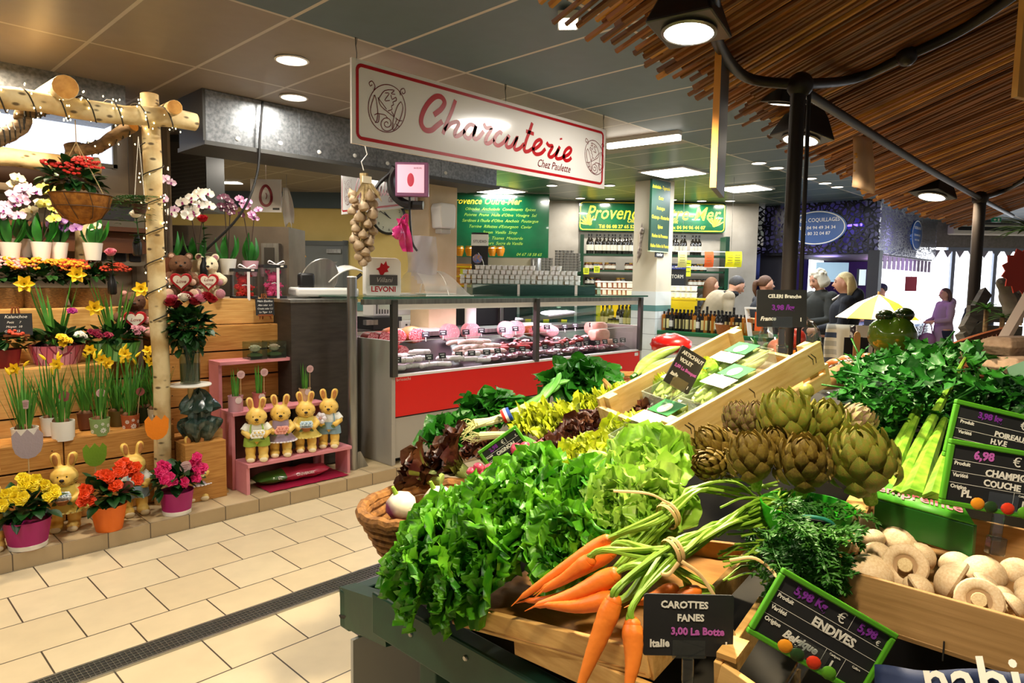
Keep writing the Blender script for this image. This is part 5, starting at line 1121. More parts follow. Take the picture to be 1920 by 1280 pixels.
# back room
t=thing('steel_door','grey steel service door with warning signs in the yellow wall','door',M=DM(604,545,10.5) @ T(0,-1.55+.03,0));Mx=Matrix()
zb=0;p=at(604,545,10.5)
t.matrix_world=frame((p.x,p.y,SZ),RT0,(0,0,1));WM[t.name]=t.matrix_world.copy()
MB().box((-.01,1.0,.0),(.70,1.94,.05)).build('leaf',mat('door_grey','6f7472',.5),t,smooth=False);b=MB();b.box((-.385,1.02,0),(.07,2.05,.08));b.box((.365,1.02,0),(.07,2.05,.08));b.box((-.01,2.0,0),(.82,.07,.08));b.build('frame',mat('door_frame_grey','585d5c',.5),t,smooth=False)
MB().prism([(-.05,-.04),(.05,-.04),(0,.05)],.004,T(.0,1.70,.026)).build('warning_triangle',mat('sign_amber','e8a81e',.5),t,smooth=False);MB().prism([(-.04,-.035),(.04,-.035),(0,.045)],.004,T(-.27,1.82,.026)).build('warning_triangle',mat('sign_amber','e8a81e',.5),t,smooth=False)
b=MB().box((0,1.58,.027),(.13,.14,.004));o=b.build('danger_plate',mat('sign_red2','b8202a',.5),t,smooth=False);write(o,[('DANGER',0,1.61,.03),('ENTREE',0,1.57,.026),('INTERDITE',0,1.54,.022)],T(0,0,.03),M_whp,world=False)
MB().box((.2,1.88,.05),(.22,.06,.05)).build('door_closer',M_steel,t,smooth=False)
t=thing('square_hanging_sign','square white hanging sign with a dark red oval','sign',M=DM(499,367,6.1));MB().box((0,0,0),(.275,.29,.012)).build('panel',M_sgn,t,smooth=False);b=MB();b.ribbon([(.05*cos(2*pi*k/28)*(1-.18*sin(2*pi*k/28)),.088*sin(2*pi*k/28)) for k in range(29)],.024,.001,z0=.007);b.ribbon(cr([(.0,.025,0),(.009,0,0),(.0,-.03,0)],4),.007,.001,z0=.007);b.build('oval_mark',mat('mark_red','8a1c28',.4),t,smooth=False);MB().box((.09,-.115,.007),(.06,.018,.002)).build('logo_plate',M_bk,t,smooth=False);MB().tube([(0,.145,0),(.0,2.86-at(499,367,6.1).z,0)],.002,5).build('wire',M_wht,t)
t=thing('hanging_cloth','white cloth glove bunch hanging beside the square sign','cloth',at(537,352,6.3));b=MB();b.sheet(lambda u,v: ((v-.5)*.10*(.5+.7*sin(u*2.6))+.03*u,.02*sin(v*9),-.34*u-.03*sin(v*12)*u),10,12);b.build('cloth',mat('cloth_white','ddd8cc',.8),t,solid=.004);MB().tube([(0,0,.0),(.003,0,.12)],.003,5).build('hook',M_steel,t)
pz=at(430,470,6.3);t=thing('zinc_cabinet','tall zinc cabinet behind the orchids','cabinet',(pz.x,pz.y,SZ));Mx=frame((pz.x,pz.y,0),RT0,(0,0,1));MB().box((0,1.05,-.25),(1.1,1.93,.5),Mx).build('body',mat('zinc_warm','857a6c',.5,metal=.4,c2='776c60',ns=5),t,world=True,smooth=False);MB().box((.4,1.72,.03),(.16,.28,.08),Mx).build('steel_box',M_steel,t,world=True,smooth=False);MB().box((.395,1.74,.075),(.09,.16,.012),Mx).build('steel_box_window',M_sdk,t,world=True,smooth=False)
MB().box((-.42,1.55,.04),(.16,.55,.08),Mx).build('black_box',M_bk,t,world=True,smooth=False)
pz=at(345,340,6.35);t=thing('extractor_hood','ribbed grey metal hood above the zinc cabinet','hood',M=frame(pz,RT0,(0,0,1)));MB().box((0,.5,-.2),(.3,.36,.3)).build('flue',M_zdk,t,smooth=False);b=MB();b.box((0,.05,-.2),(.42,.62,.4));b.build('body',mat('hood_grey','5a5752',.5,metal=.4),t,smooth=False);b=MB()
for k in range(14): b.bar((-.2,-.24+.035*k-.06,.004),(.2,-.24+.035*k+.0,.004),.010,.008)
b.build('ribs',mat('hood_rib','6a6660',.45,metal=.4),t,smooth=False)
pz=at(428,335,9.5);t=thing('back_room_lamp','pale strip lamp in the back room beside the black cable','ceiling light',M=frame(pz,RT0,(0,0,1)));MB().box((0,0,0),(.35,.09,.2)).build('housing',M_rim,t,smooth=False);MB().box((0,-.05,0),(.33,.02,.18)).build('tube',M_lit,t,smooth=False)

# ------------------------------------------------------------------ oil and olive shop at the back
M_pg=mat('shop_green','0a4a2a',.18,c2='084024',ns=4,coat=.5);M_pgd=mat('shop_dark_green','123c26',.3);M_gold=mat('letter_yellow','e8d22a',.5);M_gdim=mat('letter_dim','7a9a2a',.5);M_shy=mat('shelf_yellow','e6c50f',.45)
def panel(name,label,d,px0,py0,px1,py1,m,cat='sign',th=.03):
    a=at(px0,py1,d);b=at(px1,py1,d);c=at(px0,py0,d);W_=(b-a).dot(RT0);H_=c.z-a.z
    p=a;t=thing(name,label,cat,M=frame(p,RT0,(0,0,1)));MB().box((W_/2,H_/2,-th/2),(W_,H_,th)).build('panel',m,t,smooth=False,bevel=.004);return t,W_,H_
t,W_,H_=panel('menu_panel','large green menu panel of the oil shop left of the shop sign',10.2,845,362,1028,481,M_pg)
write(t,[('Provence Outre-Mer',W_*.35,H_*.87,.135,dict(shear=.35,bold=.001,sx=.9))],Matrix(),M_gold,world=False)
rows=[('Olivades  Anchoïade  Condiments  Epices',.75),('Poivres  Prune  Huile d\'Olive  Vinaigre  Sel',.66),('Sardines à l\'huile d\'Olive  Anchois  Poutargue',.57),('Terrine  Rillettes d\'Esturgeon  Caviar',.48),('Savon  Vanille  Sirop',.39),('Confits  Tisanes  Moutarde',.30),('Douceurs  Sucre de Vanille',.22),('04 67 18 58 65',.05)]
write(t,[(s,W_*(.5 if y > .1 else .8),H_*y,.062,dict(shear=.35)) for s,y in rows],Matrix(),M_gdim,world=False)
# main sign
a=at(1085,432,10.95);W_=2.35;H_=.47
t=thing('shop_sign','green Provence Outre-Mer shop sign with yellow border, partly behind the tiled column','sign',M=frame(a,RT0,(0,0,1)))
def rr(x0,x1,y0,y1,q): 
    P=[]
    for cx,cy,a0 in ((x1-q,y1-q,0),(x0+q,y1-q,90),(x0+q,y0+q,180),(x1-q,y0+q,270)): P += [(cx+q*cos(rad(a0+k*18)),cy+q*sin(rad(a0+k*18))) for k in range(6)]
    return P
MB().prism(rr(0,W_,0,H_,.05),.04,T(0,0,-.04)).build('panel',M_pg,t,smooth=False);P=rr(.02,W_-.02,.02,H_-.02,.05);MB().ribbon(P+[P[0]],.012,.001).build('border',M_gold,t,smooth=False)
write(t,[('Provence Outre-Mer',W_*.5,H_*.60,.30,dict(shear=.3,bold=.0012,sx=.83))],Matrix(),M_gold,world=False);write(t,[('Tél 06 08 27 65 52',W_*.26,.07,.075,dict(bold=.001)),('Fax 04 94 96 44 07',W_*.74,.07,.075,dict(bold=.001)),('Ollivier C. commerçant',W_*.5,.165,.085,dict(shear=.35))],Matrix(),M_gold,name='contact_lettering',world=False)
for x,s in ((.16,1),(W_-.16,-1)):
    b=MB()
    for k in range(6): a_=rad(60+k*22) if s > 0 else rad(120-k*22+20);leaf(b,(x,.1,.002),(cos(a_),sin(a_),0),(0,0,1),.16,.035,n=3,curl=0)
    b.ell((x+.02*s,.12,.003),(.028,.034,.002),n=12,k=4);b.build('olive_branch',M_gold,t,smooth=False)
# column board
Mx=frame((7.545,4.735,0),(1,0,0),(0,0,1));q0=on_y(1217,470,4.735);q1=on_y(1256,337,4.735)
zb_,zt_=on_y(1236,472,4.735).z,on_y(1236,338,4.735).z
t=thing('column_menu_board','tall green board with yellow lines on the tiled column','sign',(q0.x,4.735,zb_));W_=q1.x-q0.x;H_=zt_-zb_
MB().box((W_/2,-.0,H_/2),(W_,.03,H_)).build('board',M_pgd,t,smooth=False);MB().box((W_/2,-.0,0),(W_+.02,.035,.012)).build('edge',mat('edge_pale','c9d8a8',.5),t,smooth=False)
write(t,[(s,W_/2,H_*y,.062,dict(sx=.72,bold=.0012)) for s,y in (('Anchoïade - Tapenade',.90),('Caviar',.75),('Poutargue',.61),('Chutneys - Moutardes',.48),('Epices',.35),('Herbes de Provence',.22),("Huiles d'olive de France",.08))],frame((0,-.0155,0),(1,0,0),(0,0,1)),M_gold,world=False)
t=thing('caviar_plate','small black caviar plate on the tiled column','sign',on_x(1235,477,7.54) if False else on_y(1236,477,4.73));MB().box((0,0,0),(.19,.012,.07)).build('plate',M_slate,t,smooth=False);write(t,[('caviar',0,0,.06,dict(bold=.001))],frame((0,-.007,0),(1,0,0),(0,0,1)),M_chalk,world=False)
t=thing('dried_flower_bundle','dried flower bundle hanging upside down on the column','decoration',on_x(1203,440,7.53));b=MB();b.tube(cr([(0,0,.15),(-.01,0,0),(.0,.02,-.2),(-.01,.05,-.36)],4),[.006,.01,.014,.02,.026,.022,.016,.02,.03,.03,.02,.008,.004],8);b.ell((-.02,-.02,.05),(.03,.03,.04),n=10,k=6);b.build('bundle',mat('dried_grey','6a5c54',.9,c2='c8b8a8',ns=25),t)
# shelves with jars and bottles
def dthing(name,label,cat,d,px,py,group=None): return thing(name,label,cat,M=frame(at(px,py,d),RT0,(0,0,1)),group=group)
t=thing('jar_shelf','dark green shelf unit full of jars and bottles under the shop sign','shelf',M=frame(diag(10.95,0,0),RT0,(0,0,1)));u0=(1085-960)/1278*10.95;u1=(1345-960)/1278*10.95
for u in (u0,u1+.05): MB().box((u,1.15,.05),(.06,2.3,.3)).build('upright',M_pgd,t,smooth=False)
SHZ=[at(1140,477,10.9).z,at(1140,506,10.9).z,at(1140,534,10.9).z]
for z in SHZ+[.9]: MB().box(((u0+u1)/2,z-.015,.05),(u1-u0,.03,.3)).build('shelf_board',M_pgd,t,smooth=False)
M_bot=mat('bottle_dark','1a1712',.12,coat=.6);M_oil=mat('bottle_olive','5c5a14',.12,coat=.6);M_amb=mat('bottle_amber','a8641a',.15,coat=.6);M_lab=mat('label_white','d8d4c4',.6);M_laby=mat('label_straw','d4c884',.6);M_cap=mat('cap_black','141414',.4);M_capg=mat('cap_gold','9a7a2a',.4,metal=.6)
def f_bottle(mb): mb.lathe([(0,0),(.034,0),(.036,.006),(.036,.165),(.028,.195),(.013,.215),(.012,.26),(0,.26)],14)
def f_blabel(mb): mb.lathe([(.0365,.05),(.0365,.13)],14,cap=False)
def f_bcap(mb): mb.lathe([(.0,.258),(.0135,.255),(.0135,.285),(0,.287)],12)
def f_jar(mb): mb.lathe([(0,0),(.036,0),(.039,.006),(.039,.075),(.032,.088),(0,.088)],14)
def f_jlid(mb): mb.lathe([(0,.086),(.034,.086),(.034,.104),(0,.105)],14)
def f_jlabel(mb): mb.lathe([(.0395,.02),(.0395,.062)],14,cap=False)
def f_sq(mb): mb.box((0,0,.1),(.07,.07,.2));mb.lathe([(.012,.2),(.012,.24),(0,.24)],10)
def f_sqlabel(mb): mb.box((0,-.0355,.09),(.045,.001,.12))
def bottle(label,M,kind,glassm,labm,capm,group):
    t=thing({'b': 'oil_bottle','j': 'preserve_jar','s': 'square_bottle'}[kind],label,{'b': 'bottle','j': 'jar','s': 'bottle'}[kind],M=M,group=group)
    fb_,fl,fc={'b': (f_bottle,f_blabel,f_bcap),'j': (f_jar,f_jlabel,f_jlid),'s': (f_sq,f_sqlabel,f_bcap)}[kind]
    inst('glass','bt'+kind+glassm.name,fb_,glassm,t,Matrix());inst('label_band','bl'+kind+labm.name,fl,labm,t,Matrix())
    inst('cap','bc'+kind+capm.name,fc,capm,t,T(0,0,-.045 if kind == 's' else 0));return t
r=random.Random(12)
for row,pxs,kind in ((0,[1103,1108,1118,1124,1132,1140,1147,1152,1161,1170,1175,1181,1262,1267,1277,1282,1297,1303,1309],'b'),(1,[1100,1106,1115,1120,1125,1138,1143,1150,1176,1182,1292,1297,1303,1308,1315,1320],'j'),(2,[1102,1110,1122,1160,1168,1296,1303,1312,1322],'j')):
    for px in pxs:
        q=at(px,500,10.78);bottle(['dark corked bottle on the top shelf under the shop sign','jar of preserves on the second shelf under the shop sign','jar on the low shelf under the shop sign'][row],frame((q.x,q.y,SHZ[row]),RT0,(0,0,1)) @ RX(-pi/2) @ S(1.1),kind,M_bot if kind == 'b' else r.choice([M_bot,mat('jam_red','5a1c16',.2),mat('jam_brown','6a4a2a',.2)]),M_lab,M_cap if kind == 'b' else r.choice([M_cap,M_capg]),['bottles on the top shelf','jars on the second shelf','jars on the low shelf'][row])
for px in (1105,1124,1130): MB()
M_note=mat('note_lime','cfd82a',.7)
for px,py,lb in ((1099,508,'lime price card on the shelf under the painted olive branch'),(1119,505,'lime price card beside the first one on the jar shelf'),(1290,503,'tall lime sheet beside the black fridge')):
    t=dthing('price_card',lb,'price tag',10.6,px,py);h=.1 if px < 1200 else .25;MB().box((0,0,0),(.09,h,.004)).build('card',M_note,t,smooth=False);b=MB()
    for k in range(3): b.ribbon([(-.03,h*.3-k*h*.25),(.03,h*.3-k*h*.25)],.01,.001,z0=.003)
    b.build('lettering',M_pgd,t,smooth=False)
# paper sheets on a string
t=dthing('display_line','two white rails carrying coloured paper sheets before the oil shop','rail',8.4,1325,472)
for x in (-.3,.3): MB().tube([(x,-.19,0),(x,2.86-at(1325,472,8.4).z,0)],.002,5).build('hanging_wire',M_steel,t)
for dy in (0,-.19): MB().tube([(-.38,dy,0),(.38,dy,0)],.006,6).build('rail',M_whp,t)
for px,c_,lb in ((1279,'e2e08a','pale yellow paper sheet hanging from the rails'),(1329,'e8642a','orange paper sheet hanging from the rails'),(1368,'f0e81a','bright yellow paper sheet hanging from the rails'),(1382,'dce02a','lemon paper sheet at the end of the rails')):
    t=dthing('paper_sheet',lb,'sheet',8.37,px,486);b=MB();b.sheet(lambda u,v: ((v-.5)*.11,(.5-u)*.19,.02*sin(u*pi)),8,2);b.build('sheet',mat('paper_'+c_,c_,.7),t);b=MB()
    for k in range(4): b.ribbon([(-.035,.05-k*.03),(.03,.05-k*.03)],.006,.001,z0=.024)
    b.build('lettering',mat('paper_ink','7a6a3a',.7),t,smooth=False)
# fridge, promo stand, machines, jars
t=dthing('drinks_fridge','black STORM drinks fridge beside the tiled column','fridge',9.6,1267,560);MB().box((0,.25,-.2),(.28,.5,.36)).build('body',M_bk,t,smooth=False,bevel=.01);MB().box((0,.2,-.012),(.22,.30,.01)).build('glass_door',mat('fridge_glass','2c2f33',.1,coat=.6),t,smooth=False)
MB().box((0,.44,-.01),(.25,.05,.01)).build('blue_strip',mat('fridge_blue','26347a',.4),t,smooth=False);write(t,[('STORM',0,.31,.075,dict(sx=.8))],T(0,0,-.005),M_lab,world=False);write(t,[('H I E H I',0,.44,.04)],T(0,0,-.004),M_lab,world=False)
t=dthing('promo_stand','narrow black and white STUDIO promotion stand before the menu panel','stand',9.2,899,520);MB().box((0,.25,-.02),(.225,.70,.03)).build('black_panel',M_bk,t,smooth=False);MB().box((0,.5,-.0),(.23,.15,.012)).build('white_header',M_whp,t,smooth=False);write(t,[('STUDIO',0,.48,.05)],T(0,0,.008),M_bk,world=False);b=MB();b.ell((-.03,.25,0),(.065,.065,.012),n=16,k=6);b.build('coloured_ball',mat('ball_mixed','b07a3a',.3,c2='3a6ab0',ns=30),t);b=MB();b.tube(cr([(-.02,.33,.0),(.05,.2,.0),(.04,.06,.0),(-.05,.0,.0)],4),.004,5);b.build('cord',M_whp,t)
t=dthing('yellow_jar_stand','wooden stand with a yellow note left of the promotion stand','stand',8.6,869,530); 
for k,y in enumerate((-.04,.08,.20)): MB().box((0,y,0),(.19,.02,.2)).build('shelf_board',M_shy,t,smooth=False)
MB().box((0,.09,-.1),(.19,.3,.02)).build('back',M_wood,t,smooth=False);MB().box((.0,.14,.102),(.07,.07,.004)).build('note',M_note,t,smooth=False)
for px,lb in ((862,'first golden jar before the menu panel'),(880,'second golden jar, beside the promotion stand'),(923,'third golden jar, right of the promotion stand'),(938,'fourth golden jar, nearest the white pots')):
    q=at(px,480,9.9);t=thing('golden_jar',lb,'jar',M=frame(q,RT0,(0,0,1)) @ RX(-pi/2) @ S(1.3),group='golden jars by the menu panel');inst('glass','gj',lambda mb: mb.lathe([(0,0),(.03,0),(.048,.05),(.05,.085),(.04,.095),(0,.095)],16),mat('honey','c07a10',.15,coat=.6),t,Matrix());inst('lid','gjl',lambda mb: mb.lathe([(0,.094),(.042,.094),(.042,.112),(0,.113)],16),M_capg,t,Matrix())
t=dthing('till_screen','low cream cabinet with a black label strip under the menu panel','cabinet',9.3,953,513);MB().box((0,.10,-.15),(.60,.22,.3)).build('body',mat('till_cream','bfb394',.6),t,smooth=False);MB().box((.05,.0,.005),(.22,.05,.01)).build('black_strip',M_bk,t,smooth=False)
t=dthing('steel_canister','pale steel canister right of the low cream cabinet','canister',9.3,1005,512);MB().lathe([(0,0),(.075,0),(.075,.19),(.07,.2),(0,.2)],18,M=RX(-pi/2)).build('body',M_steel,t)
# tubs: on the glass case and on the counter
M_tub=mat('tub_white','ddd8cb',.4);M_tubl=mat('tub_lid','efece4',.35);M_tubs=mat('tub_side','a88c5c',.4,c2='8a6a3a',ns=4)
def f_tub(mb): mb.lathe([(0,0),(.032,0),(.037,.048),(0,.048)],12)
def f_tubl(mb): mb.lathe([(0,.047),(.040,.047),(.040,.056),(0,.057)],12)
def f_tubf(mb): mb.box((0,-.036,.026),(.05,.006,.036))
def tub(label,M,group,side=None,s=1):
    t=thing('white_tub',label,'tub',M=M,group=group);inst('tub','tub'+(side or M_tub).name,f_tub,side or M_tub,t,S(s));inst('lid','tubl',f_tubl,M_tubl,t,S(s));inst('label_patch','tubf',f_tubf,M_tubl,t,S(s));return t
DC=8.3
zt_=at(975,533,DC).z;fl=lambda px,z,d: V((at(px,520,d).x,at(px,520,d).y,z))
t=thing('cold_display','long glass cold display of the oil shop behind the meat counter','display case',M=frame(diag(DC,0,0),RT0,(0,0,1)));ua,ub=(868-960)/1278*DC,(1125-960)/1278*DC;uc=(ua+ub)/2
MB().box((uc,.55,-.35),(ub-ua,.9,.7)).build('base',M_wht,t,smooth=False);MB().box((uc,zt_-.01,-.3),(ub-ua-.1,.016,.5)).build('top_glass',glass('shelf_glass','cfe4dc',.3),t,smooth=False)
b=MB();b.prism([(0,1.0),(-.05,zt_-.01),(-.06,zt_-.01),(-.01,1.0)],ub-ua,Matrix(((0,0,1,ua),(0,1,0,0),(1,0,0,0),(0,0,0,1))));b.build('front_glass',glass('pane_green','d8ece6',.5),t,smooth=False)
for u in (ua+.02,ua+(ub-ua)*.4,ua+(ub-ua)*.82): MB().box((u,(1.0+zt_)/2,-.04),(.03,zt_-1.0,.03)).build('upright',M_whp,t,smooth=False)
MB().box((uc,1.15,-.3),(ub-ua-.05,.014,.45)).build('mid_shelf',glass('shelf_glass','cfe4dc',.3),t,smooth=False);MB().box((uc,(1+zt_)/2,-.62),(ub-ua,zt_-1.0,.03)).build('back_panel',mat('case_back','5a6664',.4),t,smooth=False)
for k in range(5): MB().box((ua+.35+.22*k,1.06,-.01),(.07,.07,.004)).build('price_note',M_note,t,smooth=False)
n=0
for lv,(a_,b_) in enumerate(((868,1085),(868,1085),(872,1082),(885,1010))):
    for k in range(int((b_-a_)/10.2)+1):
        px=a_+10.2*k+r.uniform(-1,1)
        if lv >= 2 and r.random() < .15: continue
        q=fl(px,zt_+lv*.0585,DC+.22);tub('white deli tub stacked on the cold display of the oil shop',frame(q,RT0,(0,0,1)) @ RX(-pi/2) @ RZ(r.uniform(-.1,.1)),'white deli tubs on the cold display',None if r.random() < .85 else M_tubs)
for px in (1037,1047): q=fl(px,zt_+.0585*3,DC+.22);tub('one of two tubs topping the stack at its far end',frame(q,RT0,(0,0,1)) @ RX(-pi/2),'two topmost deli tubs')
M_tin_=mat('tin_steel','6a6864',.35,metal=.7,c2='8d8a84',ns=9)
for px0,n,hgt in ((1018,3,5),(1043,5,8),(1062,4,7),(1078,2,4)):
    for k in range(n):
        for lv in range(hgt):
            q=fl(px0+7.2*k,at(1050,508,9.4).z+.036*lv,9.4);t=thing('fish_tin','small steel tin in the stacked tins behind the deli tubs','tin',M=frame(q,RT0,(0,0,1)) @ RX(-pi/2),group='stacked steel tins');inst('tin','ftin',lambda mb: mb.lathe([(0,0),(.024,0),(.025,.03),(.0,.032)],10),M_tin_,t,Matrix())
t=dthing('tin_table','dark table under the stacked steel tins','table',9.45,1050,509);MB().box((0,-.02,-.1),(.62,.03,.5)).build('top',M_pgd,t,smooth=False)
for x in (-.28,.28): MB().box((x,-.65,-.1),(.04,1.24,.04)).build('leg',M_pgd,t,smooth=False)
# counter with white tiles and green rim, running away from the aisle
zc=.95;XC=7.62;yc0,yc1=5.6,3.3
t=thing('shop_counter','white tiled counter with a dark green rim in front of the oil shop','counter',(XC+.3,4.4,0));MB().box((XC+.3,(yc0+yc1)/2,.46),(.6,yc0-yc1,.92)).build('tiled_body',brickmat('counter_tiles','dde2dc','d4dad4','9a9e98',.2,.2,.003,0,r=.2,rot=(rad(90),0,rad(90))),t,world=True,smooth=False);MB().box((XC+.29,(yc0+yc1)/2,zc-.02),(.64,yc0-yc1+.04,.05)).build('green_rim',mat('rim_green','0f5a30',.3),t,world=True,smooth=False,bevel=.01)
t=thing('yellow_shelf','bright yellow display shelf behind the row of bottles','shelf',(8.05,5.2,zc));ya,yb=on_x(1118,580,8.05).y,on_x(1305,580,8.05).y;zy=on_x(1200,558,8.05).z
MB().box((8.06,(ya+yb)/2,(zc+zy)/2),(.03,ya-yb,zy-zc)).build('yellow_front',M_shy,t,world=True,smooth=False);MB().box((8.2,(ya+yb)/2,zy),(.32,ya-yb,.025)).build('yellow_top',M_shy,t,world=True,smooth=False);MB().box((8.2,(ya+yb)/2,.5),(.3,ya-yb-.1,.9)).build('support',M_pgd,t,world=True,smooth=False)
def on_counter(px,x): return on_x(px,600,x).y
for lv in range(2):
    for k,px in enumerate((1123,1133,1143,1153,1162,1170,1178)): tub('brown filled tub with a white label on the yellow shelf',T(8.2,on_counter(px,8.2),zy+.013+.105*lv) @ RZ(-pi/4) @ S(1.5),'brown deli tubs on the yellow shelf',mat('tub_brown','8a5030',.4),1.25)
    for k,px in enumerate((1206,1217,1228,1238,1249)): 
        q=(8.2,on_counter(px,8.2),zy+.013+.095*lv);t=thing('olive_jar','jar of green olives with a round pale lid on the yellow shelf','jar',M=T(*q) @ RZ(-pi/4) @ S(1.05),group='olive jars on the yellow shelf');inst('jar','ojar',lambda mb: mb.lathe([(0,0),(.04,0),(.043,.08),(0,.085)],14),mat('olive_fill','7a7430',.3,c2='9a944a',ns=60),t,Matrix());inst('front_label','ojl',lambda mb: mb.lathe([(0,0),(.03,.0),(.028,.004)],14,M=frame((0,-.042,.042),(1,0,0),(0,0,1))),mat('olive_label','cfc88a',.6),t,Matrix())
    for px in (1259,1269,1279,1289,1298): tub('translucent white tub at the end of the yellow shelf',T(8.2,on_counter(px,8.2),zy+.013+.085*lv) @ RZ(-pi/4) @ S(1.35),'clear white tubs on the yellow shelf')
KN=[('oil bottle with a straw label in the long counter row','b',M_oil,M_laby,M_cap),('dark bottle with a white label in the long counter row','b',M_bot,M_lab,M_cap),('square dark bottle with a label in the long counter row','s',M_bot,M_laby,M_cap),('amber bottle in the long counter row','s',M_amb,M_laby,M_cap),('jar of golden preserve on the counter row','j',M_oil,M_laby,M_cap)]
pxs=[1130+7.2*k for k in range(39)]
for k,px in enumerate(pxs):
    for dx in (0,.11):
        if dx and px > 1370: continue
        kk=(r.choice([0,0,1,4]) if px < 1180 else r.choice([0,1,1,2]) if px < 1240 else r.choice([2,2,3,1]));lb,kd,gm,lm,cm=KN[kk]
        y=on_counter(px,XC+.1);bottle(lb,T(XC+.1+dx,y,zc+.006) @ RZ(-pi/4+r.uniform(-.3,.3)) @ S(1.0+(.12 if dx else 0)),kd,gm,lm,cm,lb.split(' in the')[0]+'s in the long counter row')
t=thing('gift_basket','small wicker basket on the counter end with a lime note below','basket',(XC+.06,on_counter(1363,XC+.06),zc+.006));MB().lathe(pot_prof(.11,.14,.12),20,sx=.9).build('basket',mat('wicker_orange','a8662a',.8,c2='7a4416',ns=60,stretch=(1,1,5),bump=.5),t)
t=thing('hanging_note','lime note hanging over the green counter rim','sign',(XC-.035,on_counter(1380,XC-.03),zc-.06));MB().box((0,0,0),(.004,.13,.32)).build('note',M_note,t,smooth=False);b=MB()
for k in range(5): b.ribbon([(-.045,.1-k*.045),(.04,.1-k*.045)],.009,.001,frame((-.003,0,0),(0,-1,0),(0,0,1)))
b.build('lettering',M_pgd,t,smooth=False)
t=thing('tilted_frame','tilted white framed panel with an orange tag at the counter end','frame',(XC+.05,on_counter(1408,XC+.05),zc));b=MB();b.bar((0,0,0),(.05,.08,.33),.05,.02);b.bar((.0,-.25,0),(.05,-.17,.33),.05,.02);b.bar((.05,.1,.33),(.05,-.19,.33),.05,.02);b.build('white_frame',M_whp,t,smooth=False);MB().box((.0,-.1,.18),(.012,.10,.22)).build('orange_tag',mat('tag_orange','e8601a',.6),t,smooth=False)
t=thing('till_boxes','stack of dark wooden trays at the end of the bottle row','trays',(XC+.35,on_counter(1395,XC+.3),zc)); 
for k in range(3): MB().box((0,0,.03+.07*k),(.4,.3,.05)).build('tray',M_wdk if k % 2 else M_wood,t,smooth=False)
# ------------------------------------------------------------------ shellfish stall with pierced metal screens
def pierced(name,c_metal,c_dark,scale,th,rough=.35,metal=.7):
    m=bpy.data.materials.new(name);m.use_nodes=True;nt=m.node_tree;b=nt.nodes['Principled BSDF'];N=nt.nodes.new;L=nt.links.new
    tc=N('ShaderNodeTexCoord');mp=N('ShaderNodeMapping');mp.inputs['Scale'].default_value=scale;L(tc.outputs['Object'],mp.inputs[0]);v=N('ShaderNodeTexVoronoi');v.feature='DISTANCE_TO_EDGE';v.inputs['Scale'].default_value=1;L(mp.outputs[0],v.inputs['Vector'])
    gt=N('ShaderNodeMath');gt.operation='GREATER_THAN';gt.inputs[1].default_value=th;L(v.outputs['Distance'],gt.inputs[0])
    b.inputs['Base Color'].default_value=lin(c_metal);b.inputs['Metallic'].default_value=metal;b.inputs['Roughness'].default_value=rough
    tr=N('ShaderNodeBsdfTransparent');mx=N('ShaderNodeMixShader');L(gt.outputs[0],mx.inputs[0]);L(b.outputs[0],mx.inputs[1]);L(tr.outputs[0],mx.inputs[2]);L(mx.outputs[0],nt.nodes['Material Output'].inputs[0]);return m
M_prc=pierced('pierced_dark','17161c','000000',(13,13,13),.09);M_prc2=pierced('pierced_silver','8f8f98','000000',(14,14,19),.10,.3,.9);M_cbk=mat('stall_interior','16141f',.6)
CXX,CYY,CZ0=11.15,3.2,2.06
t=thing('shellfish_stall_canopy','dark pierced metal canopy box of the shellfish stall','canopy',(12.8,4.1,CZ0))
MB().box((CXX,(CYY+5.1)/2,(CZ0+2.86)/2),(.02,5.1-CYY,.8)).build('front_screen',M_prc,t,world=True,smooth=False);MB().box(((CXX+14.5)/2,CYY,(CZ0+2.86)/2),(14.5-CXX,.02,.8)).build('side_screen',M_prc2,t,world=True,smooth=False,label='silver pierced side screen')
MB().box((CXX+.3,(CYY+5.1)/2+.15,(CZ0+2.86)/2),(.02,1.6,.8)).build('back_lining',mat('lining_violet_light','7a74a8',.8),t,world=True,smooth=False);MB().box((12.9,CYY+.3,(CZ0+2.86)/2),(3.0,.02,.8)).build('back_lining',mat('lining_violet_light','7a74a8',.8),t,world=True,smooth=False);MB().box((12.9,4.1,CZ0),(3.3,1.7,.02)).build('soffit',M_cbk,t,world=True,smooth=False)  # violet light seen through the holes is put into the lining colour
for y in (3.7,4.3): MB().tube([(CXX+.16,y-.2,2.5),(CXX+.16,y+.2,2.5)],.02,8).build('violet_tube',mat('violet_led','6a50ff',.4,emit=6),t,world=True)
def oval_sign(label,M,a_,b_,lines,cat='sign'):
    t=thing('oval_sign',label,'sign',M=M);MB().prism([(a_*cos(2*pi*k/40),b_*sin(2*pi*k/40)) for k in range(40)],.025,T(0,0,-.025)).build('panel',mat('oval_blue','1c4a8c',.3),t,smooth=False);MB().ribbon([(a_*.93*cos(2*pi*k/48),b_*.93*sin(2*pi*k/48)) for k in range(49)],.014,.001).build('border',M_whp,t,smooth=False);write(t,lines,Matrix(),M_whp,world=False)
p=on_x(1530,427,CXX-.03);oval_sign('blue oval sign of the shellfish stall with phone numbers, partly behind the black canopy post',frame(p,(0,-1,0),(0,0,1)),.46,.27,[('LE BEL COQUILLAGES',0,.12,.085,dict(sx=.85)),('TEL: 04 94 49 34 34',0,.0,.072),('06 80 32 04 87',0,-.09,.072)])
p=on_y(1720,441,CYY-.03);oval_sign('smaller blue oval sign on the silver pierced side',frame(p,(1,0,0),(0,0,1)),.33,.255,[('COQUILLAGES',0,.12,.062),('TEL 04 94 49 34 34',0,.0,.046),('06 80 32 04 87',0,-.08,.046)])
